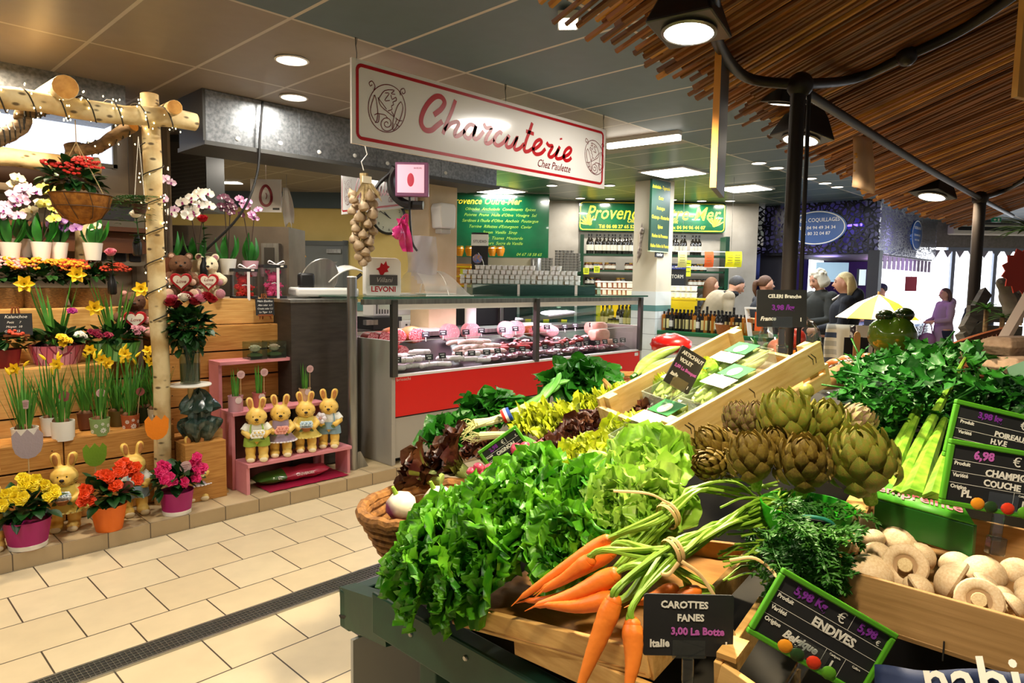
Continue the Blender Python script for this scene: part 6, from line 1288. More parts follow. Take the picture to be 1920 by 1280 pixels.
t=thing('shellfish_stall','dark back of the shellfish stall glowing blue and violet','stall',(13,5.3,0));MB().box((12.2,5.2,1.1),(3,.06,2.2)).build('back_wall',mat('stall_back_blue','1a2050',.5,c2='2a1a50',ns=2),t,world=True,smooth=False);MB().box((14.6,4.75,1.1),(.06,.9,2.2)).build('end_wall',mat('stall_back_violet','3a2450',.5),t,world=True,smooth=False);MB().box((11.6,4.9,1.1),(.5,.4,2.0)).build('dark_cabinet',M_cbk,t,world=True,smooth=False)
MB().box((CXX+.05,3.25,1.05),(.16,.16,2.1)).build('corner_post',M_cbk,t,world=True,smooth=False)
t=thing('shellfish_counter','curved shellfish counter with pierced front and blue lit edge','counter',(12.3,3.3,0));MB().box((12.6,3.5,.45),(3.0,.7,.9)).build('body',mat('counter_dark','24232c',.4),t,world=True,smooth=False);MB().box((12.6,3.14,.45),(3.0,.02,.88)).build('pierced_front',M_prc2,t,world=True,smooth=False);MB().box((12.6,3.48,.92),(3.1,.8,.04)).build('top',mat('counter_top_blue','9ab4d8',.15,emit=.25),t,world=True,smooth=False)
t=thing('paper_garland','row of pinkish price sheets hung under the shellfish canopy','sheets',(12.6,CYY,2.0)); 
for k in range(12): MB().box((11.5+.24*k,CYY+.0,1.93),(.17,.006,.2)).build('sheet',mat('sheet_mauve','a07ab8',.6),t,world=True,smooth=False)
p=at(1708,532,11.2);t=thing('price_poster','dark red poster hanging before the bright doors','poster',M=frame(p,RT0,(0,0,1)));MB().box((0,0,0),(.19,.24,.008)).build('sheet',mat('poster_red','8a1a30',.5),t,smooth=False);MB().tube([(0,.12,0),(0,.25,0)],.004,6).build('hanger',M_whp,t)
p=at(1617,520,10.4);t=thing('screen_post','white narrow screen at the shellfish stall corner','screen',M=frame(p,RT0,(0,0,1)));MB().box((0,0,-.03),(.12,.26,.05)).build('housing',M_bk,t,smooth=False);MB().box((0,0,0),(.10,.24,.006)).build('display',mat('screen_pale','d8e8f0',.3,emit=.8),t,smooth=False)
p=at(1628,575,10.6);t=thing('table_lamp','small white stem lamp on the shellfish counter','lamp',M=frame(p,RT0,(0,0,1)));MB().tube([(0,-.3,0),(0,.06,0)],.008,8).build('stem',M_whp,t);MB().lathe([(.03,.06),(.09,.03),(.085,.028),(0,.05)],18,M=RX(-pi/2)).build('shade',mat('lamp_shade_lit','fff0e0',.5,emit=1.5),t)
t=dthing('white_board','pale screen panel behind the grey-haired man','panel',10.6,1560,510);MB().box((0,0,0),(.5,.3,.02)).build('panel',mat('panel_pale_blue','a8c8e0',.4,emit=.35),t,smooth=False)
t=dthing('air_conditioner','long white air conditioner on the lintel above the doors','air conditioner',DW-.4,1845,431);MB().box((.1,0,0),(1.5,.20,.22)).build('body',M_whp,t,smooth=False,bevel=.03);MB().box((.1,.015,.112),(1.35,.07,.012)).build('slot',M_bk,t,smooth=False)
t=dthing('exit_sign','small green emergency exit sign near the tube light','sign',11.5,1868,412);MB().box((0,0,0),(.15,.08,.03)).build('panel',mat('exit_green','1c6a4a',.4,emit=.2),t,smooth=False);MB().prism([(-.055,.0),(-.03,.02),(-.03,.008),(-.01,.008),(-.01,-.008),(-.03,-.008),(-.03,-.02)],.002,T(0,0,.015)).build('arrow',M_whp,t,smooth=False);MB().box((.03,0,.016),(.03,.045,.002)).build('door_mark',M_whp,t,smooth=False)
t=dthing('bunting','string of small pennants across the bright doors','bunting',DW-.1,1840,470);MB().tube([(-1.0,0,0),(1.2,0,0)],.006,5).build('string',M_bk,t)
for k in range(9): MB().prism([(-.09,0),(.09,0),(0,-.15)],.004,T(-.9+.24*k,0,0)).build('pennant',mat('pennant_grey','a8a8b4',.7),t,smooth=False)

# ------------------------------------------------------------------ people
SKIN='d6a184'
M_skin=mat('skin',SKIN,.55,c2='c98f72',ns=8,sss=.1);M_lip=mat('lip','a85a52',.5);M_eyew=mat('eye_dark','2a211c',.4)
DEF=dict(pelvis=(0,0,.93),waist=(0,.005,1.06),chest=(0,0,1.26),neck=(0,-.005,1.44),head=(0,.025,1.585),sR=(.175,-.01,1.385),eR=(.235,-.02,1.11),wR=(.215,.10,.90),sL=(-.175,-.01,1.385),eL=(-.235,-.02,1.11),wL=(-.215,.10,.90),
           hR=(.09,0,.91),kR=(.10,.03,.50),aR=(.10,-.01,.08),hL=(-.09,0,.91),kL=(-.10,.03,.50),aL=(-.10,-.01,.08))
def weld(o,v=.011,it=3):
    m_=o.modifiers.new('weld','REMESH');m_.mode='VOXEL';m_.voxel_size=v;m_.use_smooth_shade=True
    q=o.modifiers.new('soft','SMOOTH');q.iterations=it;q.factor=.5
def person(label,px,py,d,rz,H,hair,top,legs,pose={},floor=0,coat_len=.0,headrot=0,headtilt=0,extras=None,hood=None,sleeves=True):
    """px, py: middle of the head"""
    J={k: V(v) for k,v in DEF.items()};J.update({k: V(v) for k,v in pose.items()});k=H/1.72
    h=at(px,py,d);hl=RZ(rz) @ (J['head']*k);base=V((h.x-hl.x,h.y-hl.y,floor))
    t=thing('person',label,'person',M=T(*base) @ RZ(rz) @ S(k))
    b=MB();hd=J['head'];HM=T(*hd) @ RZ(headrot) @ RX(headtilt)
    b.ell((0,0,.01),(.074,.092,.112),HM,n=16,k=12,fn=lambda p: V((p.x*(1-.22*max(0,-p.z)),p.y*(1-.1*max(0,-p.z))+(.06 if p.z < -.2 and p.y > .3 else 0),p.z)))
    b.tube([(0,.088,.015),(0,.108,-.018),(0,.096,-.03)],[.008,.015,.010],8,M=HM)
    for s in (-1,1): b.ell((s*.076,-.005,.0),(.010,.020,.032),HM,n=8,k=6)
    b.tube([J['neck']-V((0,0,.06)),J['neck'],hd-V((0,.02,.06))],[.075,.056,.052],12)
    b.tube(cr([J['pelvis'],J['waist'],J['chest'],J['neck']-V((0,0,.03))],4),[.135,.14,.135,.128,.122,.125,.135,.145,.15,.15,.14,.11,.07],16,flat=.72)
    for s in 'RL':
        b.tube([J['neck']-V((0,0,.05)),J['s'+s],J['e'+s],J['w'+s]],[.06,.058,.042,.028],10);b.tube([J['h'+s]+V((0,0,.03)),J['k'+s],J['a'+s]],[.085,.055,.036],10);b.ell(J['s'+s],.06,n=10,k=6)
        dr=(J['w'+s]-J['e'+s]).normalized();sd=dr.cross(V((0,1,0)));sd=sd.normalized() if sd.length > .1 else V((1,0,0));w_=J['w'+s];nn=dr.cross(sd)
        b.tube([w_,w_+dr*.045,w_+dr*.09],[.027,.036,.03],8,flat=.6)
        for i,L in enumerate((.062,.075,.07,.052)):
            q=w_+dr*.085+sd*(.027-.018*i);b.tube([q,q+dr*L*.55+nn*.008,q+dr*L*.85+nn*.024],[.0095,.009,.0075],6)
        q=w_+dr*.03+sd*(.03 if s == 'R' else -.03)*1;b.tube([q,q+dr*.03+sd*(.03 if s == 'R' else -.03),q+dr*.06+sd*(.036 if s == 'R' else -.036)+nn*.01],[.012,.0105,.009],6)
    o=b.build('body',M_skin,t);weld(o)
    e=MB()
    for s in (-1,1): e.ell((s*.03,.083,.022),(.011,.006,.006),HM,n=8,k=6);e.tube([(s*.016,.09,.043),(s*.032,.09,.048),(s*.048,.078,.042)],.004,5,M=HM)
    e.build('eyes_and_brows',M_eyew,t);e=MB();e.ell((0,.086,-.052),(.022,.007,.006),HM,n=10,k=6);e.build('mouth',M_lip,t)
    # hair
    hc,style=hair;mh=mat('hair_'+hc,hc,.6,c2=hc,ns=40,stretch=(6,6,1),bump=.5);b=MB()
    b.ell((0,-.016,.035),(.084,.097,.10),HM,n=16,k=12,fn=lambda p: V((p.x,min(p.y,.55+max(0,p.z)*.5),max(p.z,-.45) if p.y < .2 else max(p.z,.28))))
    r=random.Random(px)
    if style in ('long','bob','pony','fluffy'):
        L={'long': .34,'bob': .13,'pony': .0,'fluffy': .07}[style]
        if L:
            for i in range(26):
                a=rad(200+i*140/25) if style != 'fluffy' else rad(150+i*240/25);x,y=.082*cos(a),.092*sin(a)-.012
                b.tube(cr([(x*.8,y*.8,.08),(x*1.08,y*1.08,.0),(x*(1.12 if style != 'fluffy' else 1.25),y*1.15,-L*.6),(x*.95,y*1.05,-L-.02*r.random())],3),[.018,.02,.022,.022,.022,.022,.02,.018,.014,.005],6,M=HM)
        if style == 'pony': b.tube(cr([(0,-.10,.05),(0,-.14,.03),(.0,-.15,-.06),(0,-.12,-.16)],3),[.02,.028,.032,.034,.034,.03,.028,.02,.014,.004],8,M=HM)
        if style == 'fluffy':
            for i in range(26): q=sph(r);b.ell((q.x*.075,q.y*.085-.02,abs(q.z)*.085+.05),(.028,.03,.022),HM,n=8,k=5)
    o=b.build('hair',mh,t);weld(o,.009,2)
    # garments: one continuous surface each
    mt=mat('cloth_top_'+top,top,.85,c2=top,ns=30,bump=.15);b=MB()
    P=cr([J['pelvis']-V((0,0,.02)),J['waist'],J['chest'],J['neck']-V((0,0,.02))],4);b.tube(P,[.165,.168,.165,.158,.153,.155,.163,.172,.176,.174,.16,.125,.085],18,flat=.76)
    for s in 'RL': b.tube([J['neck']-V((0,0,.06)),J['s'+s],lerp(J['s'+s],J['e'+s],.5),J['e'+s],lerp(J['e'+s],J['w'+s],.5),J['w'+s]],[.075,.076,.066,.058,.05,.046] if sleeves else [.075,.076,.066,.06,.05,.001],12);b.ell(J['s'+s],.077,n=10,k=6)
    if coat_len:
        b.tube([J['pelvis']+V((0,0,.05)),J['pelvis']-V((0,0,coat_len*.5)),J['pelvis']-V((0,0,coat_len))],[.165,.185,.205],20,flat=.8)
    b.tube([J['neck']-V((0,0,.03)),J['neck']+V((0,-.005,.035))],[.085,.07],14)
    if hood: b.ell(J['neck']+V((0,-.10,-.0)),(.13,.08,.10),n=14,k=10)
    o=b.build('coat' if coat_len else 'sweater',mt,t);weld(o)
    ml=mat('cloth_legs_'+legs,legs,.85);b=MB();b.tube([J['pelvis']+V((0,0,.05)),J['pelvis']-V((0,0,.06))],[.15,.155],16,flat=.78)
    for s in 'RL': b.tube([J['h'+s],J['k'+s],J['a'+s]+V((0,0,.01))],[.10,.07,.055],12)
    o=b.build('trousers',ml,t);weld(o)
    for s in 'RL': b=MB();a=J['a'+s];b.ell((a.x,a.y+.05,.042),(.05,.135,.045),n=14,k=8,fn=lambda p: V((p.x,p.y,max(p.z,-.9))));b.build('shoe',mat('shoe_black','1c1a1a',.4),t)
    if extras: extras(t,J,HM)
    return t
FR,FL_,FA,FT=YAW-pi,YAW,YAW-pi/2,YAW+pi/2
M_apr=mat('apron_green','1f4a38',.8);M_scf=mat('scarf_black','17181c',.9)
def ex_apron(t,J,HM):
    b=MB();c=J['chest'];p=J['pelvis'];b.sheet(lambda u,v: lerp(c+V((0,.13,.03)),p+V((0,.16,-.35)),u)+V(((v-.5)*(.22+.2*u),-.06*(2*v-1)**2,0)),8,8);b.build('apron',M_apr,t,solid=.01)
    b=MB();b.tube(cr([(J['neck'].x+.07*cos(a),J['neck'].y+.08*sin(a)+.01,J['neck'].z+.0) for a in [2*pi*i/8 for i in range(9)]],3),.035,8);b.tube([J['neck']+V((.03,.07,0)),J['chest']+V((.04,.14,.05)),J['chest']+V((.04,.15,-.1))],[.035,.04,.035],8,flat=.5);o=b.build('scarf',M_scf,t)
BEND=dict(waist=(0,.06,1.06),chest=(0,.17,1.22),neck=(0,.29,1.34),head=(0,.38,1.43),sR=(.175,.24,1.30),eR=(.22,.22,1.06),wR=(.12,.44,.98),sL=(-.175,.24,1.30),eL=(-.22,.22,1.06),wL=(-.10,.46,.98))
person('person in a beige sweater, black scarf and dark green apron bending over the counter',1381,527,9.0,FR,1.84,('3a3634','short'),'a5977c','2a2a30',BEND,headtilt=-.45,extras=ex_apron,floor=0)
person('person with long brown hair standing behind the one in the apron',1336,527,9.7,FR+.3,1.66,('6a4424','long'),'3a3a3e','2a2a30')
ARM=dict(eR=(.22,.05,1.12),wR=(.14,.24,1.06),eL=(-.22,.05,1.12),wL=(-.12,.26,1.08))
person('person with a ponytail in a charcoal jacket looking towards the doors',1437,523,8.7,FR,1.68,('5a3a22','pony'),'35373c','2a2a30',ARM)
LOOK=dict(head=(0,.05,1.575),**ARM)
person('grey-haired person in a dark olive coat looking down at their hands',1534,515,8.3,FL_+.25,1.76,('d8cfb8','fluffy'),'2e2f2a','26262a',LOOK,coat_len=.30,headtilt=-.35)
def ex_plaid(t,J,HM):
    m=brickmat('plaid_cloth','2b3c58','d8cfb4','e0d6bc',.10,.09,.018,0,bump=.05,rot=(rad(90),0,0),r=.9)
    b=MB();b.sheet(lambda u,v: (-.30-.05*sin(v*14)*u+.0+.06*u+(v-.5)*.10,.02+(v-.5)*.34+.02*sin(u*5),1.15-.72*u),12,16);b.build('plaid_scarf',m,t,solid=.02)
    b=MB();b.tube(cr([(.12,.12,1.40),(.16,.0,1.46),(.2,-.12,1.3),(.24,-.10,.98)],4),.012,6);b.build('bag_strap',M_whp,t)
person('blond person in a long navy hooded coat with a blue and cream plaid scarf',1582,522,7.4,FL_-.35,1.72,('d8c088','bob'),'14161f','17171b',dict(head=(0,.03,1.575),**ARM),coat_len=.46,hood=True,extras=ex_plaid)
def ex_cap(t,J,HM):
    b=MB();b.ell((0,-.01,.05),(.09,.102,.085),HM,n=16,k=10,fn=lambda p: V((p.x,p.y,max(p.z,0))));b.ell((0,.09,.055),(.07,.06,.008),HM,n=12,k=6);b.build('cap',mat('cap_navy','2a2444',.8),t)
person('person in a crimson shirt and dark cap behind the shellfish counter',1652,540,11.6,FL_,1.62,('2a2220','short'),'b81e4a','2a2a30',ARM,extras=ex_cap)
def ex_bag(t,J,HM):
    b=MB();b.ell((.0,.30,.72),(.09,.17,.14),n=14,k=10);b.build('handbag',mat('bag_mauve','a06a94',.5),t);b=MB();b.tube(cr([(.0,.2,.82),(.02,.24,1.02),(.02,.34,1.02),(0,.4,.82)],4),.012,6);b.build('handbag_handle',mat('bag_mauve','a06a94',.5),t)
person('person in a mauve winter coat with a handbag standing by the bright doors',1771,552,11.8,FL_,1.56,('5a4038','bob'),'a58598','1d2030',dict(kR=(.10,.16,.50),aR=(.10,.16,.08),kL=(-.10,-.02,.5),aL=(-.1,-.18,.08),**{k: v for k,v in ARM.items()}),coat_len=.38,hood=True,extras=ex_bag)
person('brown-haired person in a black coat behind the far canopy post',1836,560,10.6,FL_+.5,1.50,('6a4a38','bob'),'1c2028','1c1c22',ARM,coat_len=.3)
person('stooping worker with short grey hair behind the meat slicer',530,472,7.3,FR-.4,1.86,('6a6560','short'),'1f2228','2a2a30',dict(BEND,**{}),headtilt=-.4,floor=SZ)

# ------------------------------------------------------------------ produce stall: body and reed canopy
M_gbeam=mat('beam_green','0f3a2a',.5,c2='16452f',ns=12,bump=.1);M_iron=mat('canopy_iron','1c1410',.5,metal=.2);M_panelw=mat('stall_panel','b9b6aa',.5)
def deck(x,y): return min(1.20,.78+.32*(x-1.0))-max(0,y-1.05)*.28
t=thing('produce_stall','dark green stall with sloping display carrying all the vegetables','stall',(1.6,.6,0))
b=MB();b.sheet(lambda u,v: (lerp(1.0,3.2,u),lerp(-.7,1.62,v),deck(lerp(1.0,3.2,u),lerp(-.7,1.62,v))-.03),16,16);b.build('sloping_deck',mat('deck_dark','1d1a12',.8,c2='2a2418',ns=9),t,world=True,solid=.02)
b=MB().box((.965,.38,.715),(.05,2.0,.11));b.build('front_beam',M_gbeam,t,world=True,smooth=False,bevel=.006);MB().box((2.1,1.60,.62),(2.2,.05,.11)).build('side_beam',M_gbeam,t,world=True,smooth=False,bevel=.006);MB().bar((.97,1.33,.70),(1.03,1.62,.62),.05,.11).build('corner_beam',M_gbeam,t,world=True,smooth=False)
for y in (1.17,.3,-.5): MB().box((.975,y,.33),(.05,.06,.66)).build('leg',M_gbeam,t,world=True,smooth=False,bevel=.004)
for x in (1.1,2.1,3.1): MB().box((x,1.56,.29),(.06,.05,.58)).build('leg',M_gbeam,t,world=True,smooth=False,bevel=.004)
for k in range(4): MB().box((1.0,.98-.37*k,.34),(.012,.35,.62)).build('white_panel',M_panelw,t,world=True,smooth=False)
for k in range(6): MB().box((1.15+.36*k,1.53,.29),(.34,.012,.56)).build('side_panel',M_panelw,t,world=True,smooth=False)
b=MB()
for k in range(7): b.lathe([(.007,0),(.005,.003),(0,.003)],8,M=frame((.939,1.22-.19*k,.72+.02*(k % 2)),(0,-1,0),(0,0,1)))
b.build('bolt_heads',M_steel,t,world=True)
# reed canopy
RN=random.Random(17);t=thing('reed_canopy','sloping canopy of brown reeds with a ragged fringe over the produce stall','canopy',(2.5,.9,2.15))
def zr(y): return 2.175+.34*(1.25-y)
def yedge(x): return min(1.42,1.12+.075*(x-1.2))+(.0)
M_reed=[mat('reed_%d' % k,c_,.6,c2=c2_,ns=7,stretch=(3,.3,3),bump=.2) for k,(c_,c2_) in enumerate((('7a4312','95581c'),('62360c','7a4712'),('a86c24','c08434'),('502a08','663a10')))]
b=MB();nR=0
x=.2
while x < 7.4:
    for layer in range(2):
        rr_=RN.uniform(.006,.011);mi=RN.choice([0,0,1,1,1,3,3,2]);xx=x+RN.uniform(-.01,.01);sk=RN.uniform(-.10,.06)
        y0=yedge(xx)+RN.uniform(-.10,.06)-.05*layer;y1=-1.3;z0_=.016*layer+RN.uniform(-.004,.012)
        P=[(xx+sk*q+.006*sin(q*9+xx*7),lerp(y0,y1,q),zr(lerp(y0,y1,q))+z0_+.01*sin(q*7+xx*5)) for q in (0,.08,.3,.6,1)]
        b.tube(P,[rr_,rr_,rr_*.95,rr_*.9,rr_*.8],5,mi)
    x += .0155
o=b.build('reeds',M_reed,t,world=True);o['kind']='stuff'
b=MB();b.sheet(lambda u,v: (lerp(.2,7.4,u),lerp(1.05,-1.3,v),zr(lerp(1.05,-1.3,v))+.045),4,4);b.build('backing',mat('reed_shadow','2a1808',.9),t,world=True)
# iron frame
t=thing('canopy_frame','black iron posts and bent rails holding up the reed canopy','frame',(2.13,.86,0))
P1,P1t,P2,P2t=at(1479,545,2.1),at(1497,165,2.1),at(1823,600,4.6),at(1838,372,4.6)
def post(p,q,r_): b0=V((p.x,p.y,.0));MB().tube([b0,V((q.x*.5+p.x*.5,q.y*.5+p.y*.5,1.2)),V((q.x,q.y,q.z+.03))],r_,14).build('post',M_iron,t,world=True)
post(P1,P1t,.023);post(P2,P2t,.036)
P1b=P1t+V((.035,-.02,0));MB().tube([V((P1.x+.05,P1.y-.03,.0)),P1b],.007,8).build('tie_rod',M_iron,t,world=True)
rail=lambda pts,r_: MB().tube(cr(pts,6),r_,10).build('rail',M_iron,t,world=True)
rail([P1t,lerp(P1t,P2t,.5)+V((0,0,-.01)),P2t,P2t+V((2,.1,.05))],.016)
rail([on_z(1338,-60,2.2),on_z(1338,0,2.2),on_z(1346,80,2.2),on_z(1400,145,2.19),P1t+V((0,0,.01))],.016)
def on_roof(px,py,off=.02):
    r_=ray(px,py);s_=(2.175+.34*1.25-off-CH)/(r_.z+.34*r_.y);return CAM+r_*s_
rail([P1t+V((0,0,.01)),on_roof(1600,148),on_roof(1700,105),on_roof(1800,58),on_roof(1895,-5),on_roof(1980,-70)],.017)
rail([P2t,on_roof(1880,358),on_roof(1940,325)],.018)
for (px,py,r_) in ((1500,160,.04),(1838,372,.05)): p=at(px,py,2.1 if px < 1600 else 4.6);MB().ell(p,r_,n=12,k=8).build('joint',M_iron,t,world=True)
q=on_roof(1700,105);MB().ell(q,(.035,.035,.035),n=10,k=6).build('joint',M_iron,t,world=True)
# spotlights
M_lens=mat('spot_lens','fff3dc',.4,emit=16);M_rimg=mat('spot_rim','6a6864',.35,metal=.8)
def spot(label,px,py,z,aimv,s,arm):
    p=on_z(px,py,z);t=thing('stall_spotlight',label,'lamp',M=aim(p,aimv) @ S(s),group='black spotlights under the reed canopy')
    MB().lathe([(.075,.010),(.082,.004),(.085,.012),(.075,.016)],24,cap=False).build('rim',M_rimg,t);MB().lathe([(0,.012),(.076,.012)],24,cap=False).build('lens',M_lens,t)
    b=MB();b.add([(x*k_,y*k_*1.0,z_) for z_,k_ in ((.004,.105),(-.10,.07),(-.14,.05)) for x,y in ((-1,-1),(1,-1),(1,1),(-1,1))],[(i*4+j,i*4+(j+1) % 4,(i+1)*4+(j+1) % 4,(i+1)*4+j) for i in range(2) for j in range(4)]+[(8,9,10,11),(0,3,2,1)]);b.build('housing',M_bk,t,smooth=False,bevel=.008)
    MB().bar((0,0,-.12),arm,.02,.02).build('arm',M_iron,t,smooth=False)
spot('nearest big black spotlight under the reed canopy',1292,55,2.15,(-.12,-.02,-1),.78,(.05,.04,-.22))
spot('black spotlight half hidden behind the near canopy post',1502,258,2.12,(-.2,.1,-1),.85,(.05,.1,-.2))
spot('black spotlight at the far end of the reed canopy',1748,366,2.14,(-.25,.1,-1),1.0,(0,.05,-.2))
spot('flat black spotlight close under the reeds beside the near post',1468,192,2.20,(.1,.2,-1),.6,(0,.0,-.2))
# boards hung from the canopy
t=thing('hanging_board','wooden board seen edge-on hanging from the canopy rail','sign',at(1340,220,1.95));a=at(1337,352,1.95);c=on_z(1353,371,a.z);a2=at(1336,85,1.95)
Mx=frame((a.x,a.y,a.z),V((c.x-a.x,c.y-a.y,0)),(0,0,1));L_=V((c.x-a.x,c.y-a.y,0)).length;MB().box((L_/2,(a2.z-a.z)/2,0),(L_,a2.z-a.z,.016),Mx).build('board',mat('board_back','3a3430',.5),t,world=True,smooth=False);MB().box((-.003,(a2.z-a.z)/2,0),(.006,a2.z-a.z,.018),Mx).build('edge',mat('board_edge','d08a3c',.6),t,world=True,smooth=False)
MB().tube([V((a2.x,a2.y,a2.z)),V((a2.x,a2.y,a2.z+.1))],.003,5).build('hook',M_iron,t,world=True)
t=thing('hanging_paper','torn beige paper sign hanging from the canopy rail','sign',M=frame(at(1614,256,3.0),RT0,(0,0,1)));b=MB();b.sheet(lambda u,v: (lerp(-.035,.05,v)+.02*u*v,-.22*u-.03*v*u,.02*sin(u*2)+.012*sin(v*6)),10,6);b.build('paper',mat('paper_beige','c9a98a',.7),t,solid=.003);b=MB()
for k in range(9): b.ell((-.028+.006*(k % 3),-.08-.012*k,.022),(.008,.006,.004),n=6,k=4)
b.build('worn_print',mat('print_worn','e8b050',.5),t)
t=thing('hanging_board','pale wooden board cut by the upper right corner, hanging from the canopy','sign',M=frame(at(1935,80,1.4),RT*.9+FW*.4,(0,0,1)));MB().box((.02,.0,0),(.13,.23,.012)).build('board',mat('board_pale','c98f3e',.6,c2='d8a458',ns=5,stretch=(8,1,1)),t,smooth=False);MB().tube([(.02,.11,0),(.02,.35,0)],.003,5).build('hook',M_iron,t)

# ------------------------------------------------------------------ vegetables
def leafmat(name,c,c2,ns=14,r=.45,tl=.3,lo=.4,hi=.62):
    if name in MATS: return MATS[name]
    m=mat(name,c,r,c2=c2,ns=ns,bump=.25,bs=45,lo=lo,hi=hi);nt=m.node_tree;N=nt.nodes.new;L=nt.links.new;b=nt.nodes['Principled BSDF']
    t_=N('ShaderNodeBsdfTranslucent');L(b.inputs['Base Color'].links[0].from_socket,t_.inputs[0]);mx=N('ShaderNodeMixShader');mx.inputs[0].default_value=tl
    L(b.outputs[0],mx.inputs[1]);L(t_.outputs[0],mx.inputs[2]);L(mx.outputs[0],nt.nodes['Material Output'].inputs[0]);return m
LG=leafmat('lettuce_green','2f7a10','72b824',16,.42,.3,.35,.68);LP=leafmat('lettuce_pale','86b832','b4d45a',10);LY=leafmat('lettuce_yellow','9db01a','ccd032',12);LR=leafmat('lettuce_red','33120f','4a2a14',9,.35,.15);LRG=leafmat('lettuce_red_rib','5a5a1e','3f3a14',9);LRIB=leafmat('lettuce_rib','c4d68a','a4c458',8);LS=leafmat('spinach','1f5f14','2f7a1c',8,.4,.2);LC=leafmat('celery_leaf','1a5a16','2f7a1e',8,.42,.2);LCG=leafmat('carrot_leaf','2a661c','4a862a',12)
def lettuce_mesh(mb,R_,nleaf,r,ruff=.2,freq=9,wide=.9,open_=1.1,nu=8,nv=12,core=.25,ribw=.14,lob=0):
    """head of ruffled leaves opening along +Z"""
    for k in range(nleaf):
        q=(k+.5)/nleaf;phi=k*2.39996+r.uniform(-.2,.2);th0=lerp(.05,.75,q)*open_;bend=lerp(.2,1.15,q)*open_*r.uniform(.8,1.2);L=R_*lerp(.75,1.25,q)*r.uniform(.9,1.1);Wd=R_*wide*lerp(.55,1,q)*r.uniform(.85,1.15);ph=r.uniform(0,6);f2=freq*r.uniform(.8,1.3)
        cp,sp_=cos(phi),sin(phi);pts=[];x=z=0.0;path=[]
        for i in range(nu+1):
            t_=i/nu;th=th0+bend*t_*t_;path.append((x,z,th));x += sin(th)*L/nu;z += cos(th)*L/nu
        vs=[]
        for i in range(nu+1):
            t_=i/nu;x,z,th=path[i];w_=Wd*(.16+.84*sin(pi*min(1,.06+t_*.62))**.9)*(1-.35*max(0,t_-.8)/.2)
            if lob: w_ *= 1-lob*abs(sin(t_*9))
            for j in range(nv+1):
                v=2*j/nv-1;ed=t_*t_*(.25+.75*v*v)+.5*abs(v)**3*t_
                ru=ruff*R_*ed*(sin(f2*v*1.3+ph+t_*5)+.4*sin(f2*2.1*v+ph*2+t_*7));cup=-.35*v*v*w_*(1-t_*.6)
                a=x+cos(th)*(ru+cup)*1.0;c_=z-sin(th)*(ru+cup);lat=v*w_*.5*(1+.12*sin(f2*2*t_+ph)*abs(v));tipd=-abs(v)**2*L*.10*(t_ > .85)
                a += sin(th)*tipd;c_ += cos(th)*tipd
                vs.append((a*cp-lat*sp_,a*sp_+lat*cp,c_))
        n0=len(mb.v);mb.v += [V(p) for p in vs]
        for i in range(nu):
            for j in range(nv):
                v=abs(2*(j+.5)/nv-1);mb.f.append((n0+i*(nv+1)+j,n0+(i+1)*(nv+1)+j,n0+(i+1)*(nv+1)+j+1,n0+i*(nv+1)+j+1));mb.m.append(1 if v < ribw and i < nu*.75 or i < nu*core else 0)
def lettuce(name,label,px,py,d,R_,mats,axis=(-.2,.25,1),seed=1,group=None,**kw):
    p=at(px,py,d);r=random.Random(seed);A=V(axis).normalized();t=thing(name,label,'vegetable',M=aim(p-A*R_*.55,A),group=group)
    b=MB();lettuce_mesh(b,R_,kw.pop('n',26),r,**kw);b.build('leaves',mats,t,ang=180)
    b=MB();b.lathe([(0,-.03),(.018,-.028),(.024,.01),(0,.02)],10);b.build('stalk',LRIB,t)
    return t
TC=(-.75,.1,.65)
G='green curly lettuces'
CUR=dict(ruff=.10,freq=10,wide=1.05,nv=30,nu=12)
for i,(px,py,d,R_,lb,ax) in enumerate([(785,1015,1.58,.135,'dark green curly lettuce at the near corner of the stall, beside the wicker rim',(-.7,.5,.6)),(775,1085,1.5,.115,'curly lettuce drooping over the dark green corner beam',(-.8,.5,.1)),(870,960,1.6,.14,'curly lettuce behind the corner lettuce, below the radishes',(-.5,.4,.8)),(890,1060,1.42,.125,'curly lettuce hanging over the wooden slat left of the carrots',(-.9,.15,.3)),(960,985,1.5,.135,'curly lettuce in the middle of the green mass',(-.7,.1,.7)),(985,900,1.62,.13,'curly lettuce below the green framed onion sign',(-.5,.2,.9)),(1060,1020,1.36,.105,'curly lettuce just above the carrot tips',(-.85,.0,.6)),(1085,940,1.48,.12,'curly lettuce touching the pale open lettuce',(-.7,0,.8)),(830,1100,1.42,.09,'small curly lettuce tuft at the end of the wooden slat',(-.9,.3,.05))]):
    lettuce('curly_lettuce',lb,px,py,d,R_,[LG,LP],ax,100+i,G,n=24,**CUR)
PAL=dict(ruff=.10,freq=7,wide=1.15,nv=20,nu=11)
for i,(px,py,d,R_,lb,ax) in enumerate([(1195,880,1.5,.145,'big pale open lettuce before the endive crate',(-.55,.1,.85)),(1235,955,1.33,.10,'pale lettuce leaves just above the carrot stems',(-.9,.0,.5)),(1150,960,1.40,.10,'pale lettuce between the curly lettuces and the carrot tops',(-.8,.1,.6))]):
    lettuce('pale_lettuce',lb,px,py,d,R_,[LP,LRIB],ax,140+i,'pale open lettuces',n=24,open_=1.0,ribw=.1,**PAL)
for i,(px,py,d,R_,lb) in enumerate([(1085,865,1.70,.10,'yellow lettuce ridge beside the radishes'),(1165,838,1.66,.115,'yellow lettuce behind the big pale lettuce'),(1235,820,1.66,.09,'yellow-green lettuce at the foot of the endive crate')]):
    lettuce('yellow_lettuce',lb,px,py,d,R_,[LY,LRIB],(-.6,.15,.8),160+i,'yellow lettuces',n=22,ruff=.13,freq=11,wide=1.0,nv=24,nu=11)
